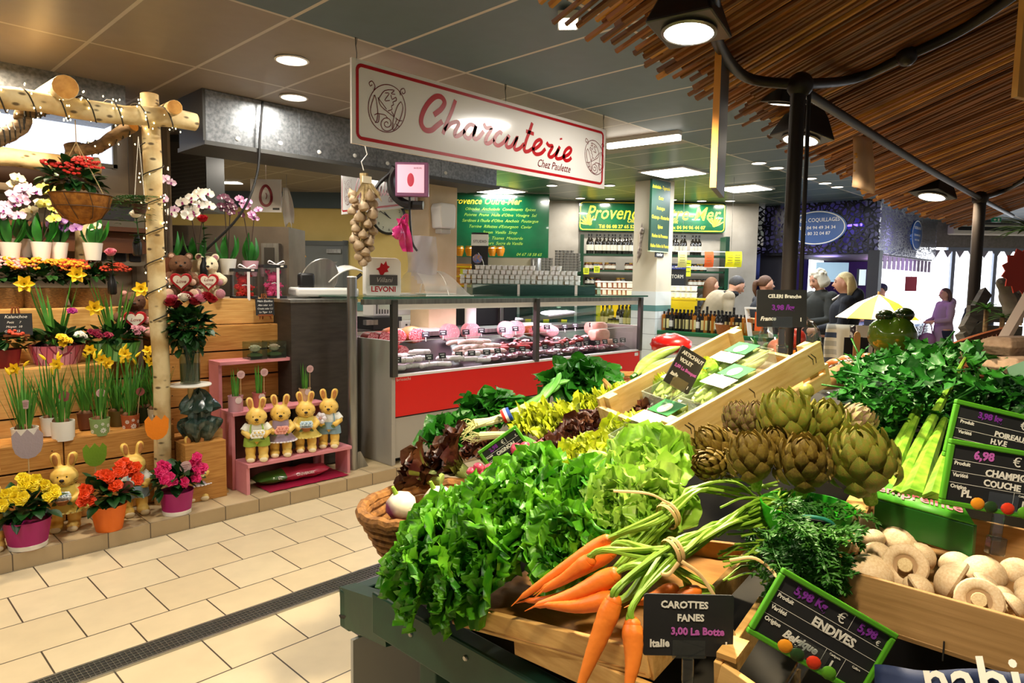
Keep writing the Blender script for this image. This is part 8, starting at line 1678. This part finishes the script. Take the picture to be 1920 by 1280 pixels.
b.build('staples',M_bk,t,world=True)
M_mus=mat('mushroom','cdb08a',.6,c2='dcc6a4',ns=9,bump=.08,bs=40,sss=.12);M_mst=mat('mushroom_stem','dcc79a',.65,c2='cbb184',ns=12);M_gil=mat('mushroom_gill','a88a68',.7)
def f_mcap(mb): mb.lathe([(0,.62),(.25,.60),(.55,.48),(.82,.25),(.98,-.02),(1.0,-.16),(.93,-.27),(.78,-.31),(.62,-.30),(.52,-.24),(.48,-.14)],22,cap=False)
def f_mgill(mb): mb.lathe([(.52,-.22),(.42,-.17),(.28,-.14)],22,cap=False)
def f_mstem(mb): mb.lathe([(.34,-.1),(.30,-.35),(.33,-.58),(.30,-.66),(0,-.68)],14,cap=False)
MU=[(425,300,72,'u','at the back corner touching the celery box'),(520,335,65,'t','behind the large flat cap in the second row'),(612,395,110,'t','with the broad smooth oval cap in the second row'),(438,400,66,'t','standing upright with blunt cap near the back corner'),(312,425,78,'s','with a split skin by the end board'),(235,505,88,'s','tall pale one leaning on the end board'),(455,492,86,'t','dusky round one in the third row'),(418,600,130,'t','large domed one at the near corner of the crate'),(630,590,124,'f','showing its round stem base and dark gill ring'),(610,478,62,'u','pinkish one squeezed behind the gill ring one'),(765,505,82,'s','with a cut stem pointing to the back'),(800,395,102,'d','turned over with stem up by the back board'),(930,540,92,'u','shell-shaped one below the back board'),(880,660,135,'s','large with fringed skin in the middle front'),(745,715,92,'s','low at the front board, left of the fringed one'),(1120,600,118,'t','broad cap with a gill slit right of the middle'),(1140,705,92,'s','lying one under the broad cap'),(1075,800,128,'f','large turned over one at the front board'),(1300,600,88,'t','scaly one near the picture edge at the back'),(1325,705,72,'s','small one at the picture edge in the middle'),(1300,820,82,'s','smooth one at the picture edge in front'),(1215,760,66,'t','small one between the lying and the turned over ones'),(690,690,62,'t','small one peeping over the front board'),(1400,760,95,'t','one mostly outside the picture by the front board')]
for i,(x,y,rp,o_,lb) in enumerate(MU):
    px,py=1500+x/3.2,880+y/3.2-(4 if y > 560 else 0);d=lerp(1.32,1.045,(y-300)/520)*(1-.05*(x/1344));p=at(px,py,d);s=rp/3.2/1278*d*1.02;tc=(CAM-p).normalized()
    ax={'u': (tc*.3+V((.1,.2,.8))),'t': tc*.5+V((r.uniform(-.2,.2),r.uniform(-.2,.2),.8)),'s': V((r.uniform(-.3,.3),.9,.35)) if i % 2 else V((.3,-.6,.5)),'f': -tc+V((0,0,-.05)),'d': V((.3,.3,-1))}[o_]
    t=thing('mushroom','white mushroom '+lb,'vegetable',M=aim(p-ax.normalized()*s*.2,ax,r.uniform(0,6)) @ S(s,s,s*r.uniform(.85,1.1)),group='white mushrooms in the crate');inst('cap','mcap',f_mcap,M_mus,t,Matrix());inst('gills','mgil',f_mgill,M_gil,t,Matrix());inst('stem','mstm',f_mstem,M_mst,t,Matrix())
b=None
# ------------------------------------------------------------------ slate price signs
M_fgr=mat('sign_frame_green','4f9a1e',.4);M_vio=mat('chalk_violet','7a2a9a',.7);M_rose=mat('chalk_rose','c060b8',.7)
def price(label,px,py,d,w_,h_,roll,white,colour,framed=False,veg=False,yaw=0,pitch=0,cm=None,clip=True,post=True):
    u=RT*cos(roll)+UP*sin(roll);v=UP*cos(roll)-RT*sin(roll);p=at(px,py,d);M=frame(p,u,v) @ RY(yaw) @ RX(pitch);t=thing('price_sign',label,'sign',M=M,group='slate price signs on the produce')
    MB().prism(rr(-w_/2,w_/2,-h_/2,h_/2,.004),.003,T(0,0,-.003)).build('slate',M_slate,t,smooth=False)
    if framed:
        b=MB();f_=.0085
        for x,y,a_,c_ in ((0,h_/2+f_/2,w_+2*f_,f_),(0,-h_/2-f_/2,w_+2*f_,f_),(-w_/2-f_/2,0,f_,h_),(w_/2+f_/2,0,f_,h_)): b.box((x,y,0),(a_,c_,.009))
        b.build('green_frame',M_fgr,t,smooth=False,bevel=.002)
        b=MB()
        for y in (.24,.03,-.17): b.ribbon([(-w_/2,h_*y),(w_/2,h_*y)],.0007,.0003)
        b.ribbon([(w_*.17,h_*.5),(w_*.17,h_*.24)],.0007,.0003);b.ribbon([(w_*.1,-h_*.17),(w_*.1,-h_*.5)],.0007,.0003);b.ribbon([(w_*.28,-h_*.17),(w_*.28,-h_*.5)],.0007,.0003);b.build('ruled_lines',M_chalk,t,smooth=False)
        write(t,[('Produit',-w_*.40,h_*.18,h_*.095,dict(bold=.0002)),('Variété',-w_*.40,-h_*.03,h_*.095,dict(bold=.0002)),('Origine',-w_*.40,-h_*.235,h_*.095,dict(bold=.0002)),('€',w_*.08,h_*.36,h_*.24),('Catégorie',w_*.19,-h_*.22,h_*.05),('Calibre',w_*.39,-h_*.22,h_*.05),('€',w_*.44,h_*.30,h_*.11)],T(0,0,.0004),M_chalk,name='printed_lettering',world=False)
    write(t,[(s,x*w_,y*h_,q*h_,dict(jitter=.02,bold=.0007*q*h_/.02,**(o[0] if o else {}))) for s,x,y,q,*o in white],T(0,0,.0006),M_chalk,world=False)
    if colour: write(t,[(s,x*w_,y*h_,q*h_,dict(jitter=.02,bold=.0008*q*h_/.02,**(o[0] if o else {}))) for s,x,y,q,*o in colour],T(0,0,.0006),cm or M_vio,name='price_lettering',world=False)
    if veg:
        for k,(x,c_) in enumerate(((-.22,'e8941e'),(-.10,'24401c'),(.05,'d83a1a'),(.2,'5a9a22'))): MB().ell((w_*x,-h_*.47-.002*(k % 2),.004),(h_*.13,h_*.11,.003),n=12,k=6).build('printed_vegetable',mat('veg_'+c_,c_,.4),t)
    if clip:
        c_=MB();c_.box((0,-h_/2+.012,.004),(.05,.028,.001));c_.box((0,-h_/2+.001,.0015),(.052,.003,.009));c_.build('clear_holder',glass('holder_clear','f4f8f8',.3),t,smooth=False)
        if post: b=MB();b.box((0,-h_/2-.028,.0),(.018,.05,.008));b.box((0,-h_/2-.06,.004),(.026,.03,.016));b.build('clip',glass('clip_clear','e4e8e8',.5),t,smooth=False,bevel=.002)
    return t
IT=dict(shear=.3)
price('black Carottes Fanes sign at the front among the carrots',1291,1172,1.045,.138,.094,-.02,[('CAROTTES',-.05,.33,.155),('FANES',.02,.12,.155),('Italie',-.32,-.30,.17),('I',.42,-.32,.15)],[('3,00 La Botte',.10,-.10,.16)],cm=M_rose)
price('green framed Endives sign tilted at the front edge',1541,1186,1.0,.178,.092,-.525,[('ENDIVES',.08,.10,.20),('Belgique',-.12,-.30,.18,IT),('I',.19,-.36,.16)],[('5,98 Kg',-.22,.38,.19),('5,98',.32,.38,.19)],True,True)
price('green framed Poireaux sign behind the mushroom sign',1895,828,1.22,.21,.088,-.23,[('POIREAUX',.0,.08,.15),('H.V.E',-.1,-.08,.15),('FRANCE',-.22,-.32,.16),('I',.15,-.34,.13)],[('3,98 kg',-.22,.38,.17),('3,98',.3,.38,.16)],True,False,clip=False)
price('green framed Champignon sign standing behind the mushrooms',1884,902,1.12,.185,.092,-.17,[('CHAMPIGNON',.1,.09,.17),('COUCHE',-.02,-.09,.16),('PL',-.32,-.34,.18),('I',.19,-.36,.15)],[('6,98',-.22,.37,.21),('6,98',.34,.37,.2)],True,True,cm=M_rose)
price('black Artichaut Violet sign clipped to the endive crate',1285,694,1.66,.086,.098,-.5,[('ARTICHAUT',.02,.36,.135),('VIOLET',-.12,.18,.135),('Italie',-.3,-.22,.13,IT),('I',.36,-.36,.12)],[('5,00 Le Bouquet',.0,.0,.115)],cm=M_rose,yaw=.45)
price('black Celeri Branche sign high above the crate before the people',1466,578,1.72,.126,.094,-.01,[('CELERI Branche',.05,.32,.135),('France',-.28,-.28,.155,IT),('I',.38,-.30,.14)],[('3,98 /kg',.02,.02,.19)],cm=M_vio)
price('small green framed onion sign tilted beside the radishes',948,846,1.78,.105,.066,.62,[('OIGNON',.05,.1,.2),('France',-.15,-.3,.2)],[('2,98',-.2,.38,.22)],True,False,clip=False)

# ------------------------------------------------------------------ far end of the stall
p=at(1676,628,2.35);t=thing('green_pepper','large glossy dark green pepper standing above the celery leaves','vegetable',M=aim(p,(-.2,.1,1)))
MB().ell((0,0,0),(.078,.072,.068),n=30,k=16,fn=lambda q: q*(1+.10*cos(3*math.atan2(q.y,q.x)+.6)*(1-q.z*q.z)+(.10 if q.z > .5 else 0)*cos(3*math.atan2(q.y,q.x)))).build('flesh',mat('pepper_skin','2a4a10',.12,c2='5a7a1a',ns=5,coat=.8),t)
b=MB();b.ell((-.02,-.01,.07),(.03,.03,.02),n=12,k=8);b.ell((.03,.02,.068),(.034,.032,.025),n=12,k=8);b.build('lobes',mat('pepper_dark','1c3010',.15,coat=.8),t)
p=at(1648,552,2.75);t=thing('toy_parasol','small yellow and white parasol on a stick rising from the produce','parasol',p);b=MB();n=10;R_=.155
vs=[(0,0,0)]; 
for k in range(n):
    a=2*pi*k/n+.15;vs += [(R_*.5*cos(a),R_*.5*sin(a),-.035),(R_*cos(a),R_*sin(a),-.095)]
fs=[];ms=[]
for k in range(n):
    a,c=1+2*k,1+2*((k+1) % n);fs += [(0,a,c),(a,a+1,c+1,c)];ms += [k % 2]*2
b.add(vs,fs);b.m=ms;b.build('canopy',[mat('parasol_yellow','f0c81e',.7),mat('parasol_white','e6dcd0',.7)],t,smooth=False,solid=.002)
MB().tube([(0,0,.012),(0,0,-.34)],.005,8).build('stick',mat('bamboo','c9a877',.6),t);b=MB()
for k in range(n): a=2*pi*k/n+.15;b.tube([(0,0,-.002),(R_*.5*cos(a),R_*.5*sin(a),-.037),(R_*cos(a),R_*sin(a),-.097)],.0018,5)
b.build('ribs',M_whp,t)
p=at(1605,655,2.5);t=thing('wooden_paddle','slim wooden stick with rounded top beside the parasol stick','stick',p);MB().prism([(-.012,-.11),(.012,-.11),(.012,.05),(.008,.062),(0,.066),(-.008,.062),(-.012,.05)],.005,frame((0,0,0),RT0,(0,0,1))).build('paddle',mat('paddle_wood','b58a58',.6),t,smooth=False)
p=at(1604,668,2.7);t=thing('slate_board','dark back of a sign with a white holder near the oranges','sign',M=frame(p,RT0,(0,0,1)));MB().box((0,0,0),(.095,.15,.006)).build('board',M_slate,t,smooth=False);MB().box((.02,.1,.004),(.05,.045,.008)).build('white_holder',M_whp,t,smooth=False);MB().box((.055,.05,.004),(.014,.11,.008)).build('white_post',M_whp,t,smooth=False)
p=at(1630,655,2.9);t=thing('patterned_pot','black pot with white pebble pattern behind the parasol stick','pot',(p.x,p.y,p.z-.14));MB().lathe([(0,0),(.075,0),(.08,.24),(.074,.24),(.07,.02),(0,.02)],24).build('pot',pierced('pebble_pattern','16151a','000000',(30,30,30),.12,.4,0),t);MB().lathe([(0,.01),(.072,.01),(.076,.235),(0,.235)],24).build('white_liner',M_whp,t)
def f_or(mb): mb.ell((0,0,0),(.036,.036,.034),n=16,k=10)
M_or=mat('orange_peel','f07a14',.4,bump=.1,bs=160,c2='f48a24',ns=6)
for px,py,d,lb in ((1566,690,2.35,'orange beside the corner of the endive crate'),(1588,683,2.4,'orange just behind the packed salad'),(1625,680,2.35,'orange at the foot of the parasol stick'),(1645,690,2.2,'orange under the celery leaves')):
    t=thing('orange',lb,'fruit',at(px,py,d),group='oranges behind the endive crate');inst('peel','orng',f_or,M_or,t,Matrix());inst('navel','orngn',lambda mb: mb.ell((0,0,.034),(.005,.005,.002),n=6,k=4),M_grn,t,Matrix())
for px,py,d,lb,c_ in ((1596,694,2.1,'cellophane pack of mixed salad at the corner of the endive crate','b8b878'),(1575,705,2.0,'cellophane pack of carrots lying under the salad pack','d8a060')):
    t=thing('salad_pack',lb,'food pack',M=frame(at(px,py,d),RT0*.9+V((0,0,.35)),V((-.5,0,.8))));MB().ell((0,0,0),(.075,.036,.028),n=16,k=8).build('contents',mat('salad_mix_'+c_,c_,.6,c2='8a5a58',ns=26),t);b=MB();b.ell((0,0,.002),(.092,.044,.033),n=26,k=12,fn=lambda q: q*(1+.06*sin(q.x*17+q.z*9)*cos(q.y*13)));b.build('film',M_filmc,t,ang=20)
t=thing('fruit_bag','clear bag of red and orange fruit hanging at the celery sign clip','bag',at(1480,640,2.3));r=random.Random(6)
for k in range(7): MB().ell((r.uniform(-.05,.06),r.uniform(-.05,.05),-.06+.035*(k//3)),.034,n=12,k=8).build('fruit',mat(('fruit_red','fruit_orange','fruit_pink')[k % 3],('c02a1e','e8781e','d8806a')[k % 3],.4),t)
b=MB();b.ell((0,0,-.01),(.11,.1,.11),n=22,k=12,fn=lambda q: q*(1+.08*sin(q.x*9+q.z*13)*cos(q.y*11)));b.build('film',M_filmc,t,ang=20)
t=thing('leek_leaves','drooping leek leaves behind the endive crate','vegetable',at(1432,668,2.5));b=MB(); 
for k in range(9): blade(b,(.01*k-.04,0,-.03),(r.uniform(-1,1),r.uniform(-.4,.4),1),r.uniform(.1,.16),.022,1.4)
b.build('leaves',LS,t)
t=thing('marrow','long pale green marrow behind the rear board of the endive crate','vegetable',at(1232,672,2.55));b=MB();b.tube(cr([at(1192,702,2.5),at(1212,680,2.55),at(1240,663,2.6),at(1275,650,2.65)],6),[.01,.014,.018,.02,.022,.022,.022,.022,.022,.022,.022,.022,.021,.02,.018,.016,.012,.008,.003],14);b.build('skin',mat('marrow_skin','86a63c',.4,c2='a8c066',ns=20,stretch=(1,1,6)),t,world=True);MB().tube([at(1192,702,2.5),at(1184,707,2.48)],.008,6).build('stalk',LS,t,world=True)
t=thing('marrow','second pale green marrow, half hidden under the first','vegetable',at(1222,690,2.5));b=MB();b.tube(cr([at(1202,712,2.45),at(1226,690,2.5),at(1262,672,2.55)],6),[.008,.012,.016,.018,.019,.02,.02,.019,.018,.016,.013,.008,.003],14);b.build('skin',MATS['marrow_skin'],t,world=True)
t=thing('red_bag','red plastic bag slumped before the white tiled counter','bag',at(1258,645,3.2));b=MB();b.ell((0,0,0),(.11,.09,.05),n=22,k=12,fn=lambda q: q*(1+.07*sin(q.x*8+q.z*12)*cos(q.y*10)));b.build('bag',mat('bag_red','d01a14',.3,coat=.4),t); 
p=at(1165,735,2.7);t=thing('wicker_basket','square brown wicker basket at the far aisle corner of the stall','basket',p);b=MB()
A_=[at(1118,706,2.85),at(1200,706,3.0),at(1220,735,2.5),at(1150,740,2.45)]
for z in (0,-.02,-.04,-.06): b.tube([q+V((0,0,z)) for q in A_+A_[:1]],.009,8)
b.build('woven_sides',M_wick,t,world=True);b=MB();b.tube([q+V((0,0,.012)) for q in A_+A_[:1]],.012,8);b.build('rim',mat('wicker_rim','a87a3a',.7),t,world=True)
# egg boxes, basket, crates at the picture edge
M_egg=mat('egg_pulp','a88a70',.95,c2='b89a80',ns=40,bump=.3)
def egg_box(label,px,py,d,rz):
    t=thing('egg_box',label,'box',M=T(*at(px,py,d)) @ RZ(rz) @ S(.62),group='grey-brown egg boxes');b=MB();b.add([(x*k,y*k2,z) for z,k,k2 in ((-.035,.125,.055),(.0,.15,.07),(.006,.155,.074),(.03,.14,.062),(.045,.11,.04)) for x,y in ((-1,-1),(-.8,-1.05),(.8,-1.05),(1,-1),(1,1),(.8,1.05),(-.8,1.05),(-1,1))],[(i*8+j,i*8+(j+1) % 8,(i+1)*8+(j+1) % 8,(i+1)*8+j) for i in range(4) for j in range(8)]+[tuple(range(32,40)),tuple(range(7,-1,-1))]);b.build('shell',M_egg,t,smooth=False,bevel=.005);MB().box((0,-.078,.004),(.05,.006,.02)).build('latch',M_egg,t,smooth=False);return t
egg_box('egg box lying across the celery leaves',1822,668,1.95,-.55);egg_box('egg box leaning on the white plank',1905,650,1.85,-.4);egg_box('nearest egg box at the picture edge',1925,690,1.7,-.5)
p=at(1870,690,2.0);t=thing('wicker_basket','brown wicker basket under the egg boxes','basket',(p.x,p.y-.06,p.z));b=MB()
for k in range(5): b.tube([(.26*cos(2*pi*i/40),.17*sin(2*pi*i/40),.02-.02*k+.004*sin(i*pi)) for i in range(41)],.008,6)
for i in range(40): a=2*pi*i/40;b.tube([(.262*cos(a),.172*sin(a),.03),(.255*cos(a),.168*sin(a),-.09)],.006,5)
b.build('woven_sides',mat('wicker_red','7a3e1c',.7),t);MB().lathe([(0,-.09),(.25,-.09),(.24,-.1),(0,-.1)],24,sy=.66).build('bottom',mat('wicker_red','7a3e1c',.7),t)
t=thing('wicker_basket','long brown basket rim behind the egg boxes','basket',at(1800,640,2.6));b=MB();P=cr([at(1745,668,2.4),at(1780,650,2.5),at(1830,632,2.6),at(1880,618,2.7)],6);b.tube(P,.011,8);b.tube([q+V((0,0,-.05)) for q in P],.009,8)
for i in range(0,len(P)): b.tube([P[i],P[i]+V((0,0,-.07))],.006,5)
b.build('woven_sides',MATS['wicker_red'],t,world=True)
t=thing('white_plank','pale plank leaning diagonally at the picture edge','plank',at(1895,610,2.1));MB().bar(at(1868,660,2.1),at(1935,545,2.1),.012,.045,FW).build('plank',mat('plank_pale','d0b8a4',.7),t,world=True,smooth=False)
t=thing('green_sheet','grey-green sheet of plastic cut by the picture edge','sheet',at(1912,750,1.6));b=MB();b.add([at(1888,690,1.65),at(1935,672,1.6),at(1945,860,1.5),at(1918,845,1.5)],[(0,1,2,3)]);b.build('sheet',mat('sheet_green','4f7a5c',.5),t,world=True,solid=.006,smooth=False)
t=thing('plastic_crate','dark green plastic crate behind the pepper','crate',at(1735,665,2.6));b=MB();a,c=at(1705,650,2.6),at(1778,648,2.7)
for k in range(3): b.bar(a+V((0,0,-.032*k)),c+V((0,0,-.032*k)),.012,.018)
for q in (0,.25,.5,.75,1): p=a+(c-a)*q;b.bar(p,p+V((0,0,-.09)),.012,.012)
for e in (a,c): b.bar(e,e+V((.3,.05,0)),.012,.018);b.bar(e+V((0,0,-.064)),e+V((.3,.05,-.064)),.012,.018)
b.build('slatted_sides',mat('crate_green','0f4a34',.4),t,world=True,smooth=False)
t=thing('wooden_crate','grey weathered crate with plants beyond the egg boxes','crate',at(1850,605,3.2));b=MB();gw=mat('wood_grey','6a6660',.8,c2='54504a',ns=8,stretch=(1,1,8));Mx=frame(at(1865,605,3.2),RT0*.95+FW*.3,(0,0,1))
for k in range(2): b.box((0,.04-.09*k,0),(.34,.075,.02),Mx)
b.build('front_boards',gw,t,world=True,smooth=False);b=MB();b.bar(at(1808,620,3.1),at(1848,548,3.3),.05,.03,FW);b.bar(at(1800,632,3.1),at(1850,600,3.2),.03,.04,FW);b.build('slanted_board',gw,t,world=True,smooth=False)
t=thing('driftwood','twisted grey driftwood piece at the picture edge','driftwood',at(1890,560,2.9));b=MB();b.tube(cr([at(1902,590,2.9),at(1892,560,2.9),at(1885,535,2.88),at(1875,528,2.85)],5),[.04,.045,.04,.038,.04,.042,.04,.035,.034,.034,.036,.034,.03,.026,.02,.01],10,flat=.8);b.tube(cr([at(1895,570,2.9),at(1915,555,2.9),at(1930,560,2.9)],4),[.03]*8+[.02],8);b.build('wood',mat('drift','5c564e',.85,c2='7a7268',ns=12,bump=.5),t,world=True)
t=thing('star_sign','red star-edged price burst at the picture edge','sign',M=frame(at(1922,508,2.5),RT0,(0,0,1)));MB().prism([((.09 if k % 2 else .075)*cos(pi*k/14),(.09 if k % 2 else .072)*sin(pi*k/14)) for k in range(28)],.005).build('burst',mat('burst_red','d2381e',.5),t,smooth=False);MB().tube([(0,-.07,0),(0,-.2,0)],.004,6).build('stick',mat('bamboo','c9a877',.6),t)
def greens(label,px,py,d,s,n,seed):
    t=thing('potted_palm',label,'plant',at(px,py,d));r=random.Random(seed);b=MB()
    for k in range(n): a=r.uniform(0,6.28);leaf(b,(0,0,0),(cos(a),sin(a),r.uniform(-.1,1)),(0,0,1),s*r.uniform(.7,1.1),s*.16,curl=.4,n=5)
    b.build('leaves',mat('palm_leaf','3f7a2a',.45,c2='2a5a1c',ns=9),t);MB().tube([(0,0,-s*1.1),(0,0,0)],.01,6).build('stem',M_bdk,t)
greens('bright palm leaves at the picture edge above the red star',1935,432,2.6,.15,26,1);greens('small leafy plant among the driftwood',1850,580,3.0,.09,18,2);greens('little plant below the driftwood',1880,595,2.9,.07,16,3)
t=thing('printed_bag','navy bag with big white letters at the lower edge under the mushroom crate','bag',at(1810,1275,.9));a,c=at(1640,1250,.98),at(1990,1262,.80) ;dn=at(1800,1380,.88)-at(1800,1270,.9);b=MB();b.sheet(lambda u,v: lerp(a,c,u)+dn*v*1.1+V((.004*sin(u*9+v*5),0,.004*cos(u*11))),16,6);b.build('bag_face',mat('bag_navy','1c2a4e',.6),t,world=True,solid=.003);u_=(c-a).normalized();v_=-dn.normalized();v_=(v_-u_*v_.dot(u_)).normalized();Mx=frame(lerp(a,c,.58)+dn*.20,u_,v_) @ T(0,0,.007);write(t,[('nabi',0,0,.075,dict(bold=.001,jitter=.01))],Mx,M_whp)
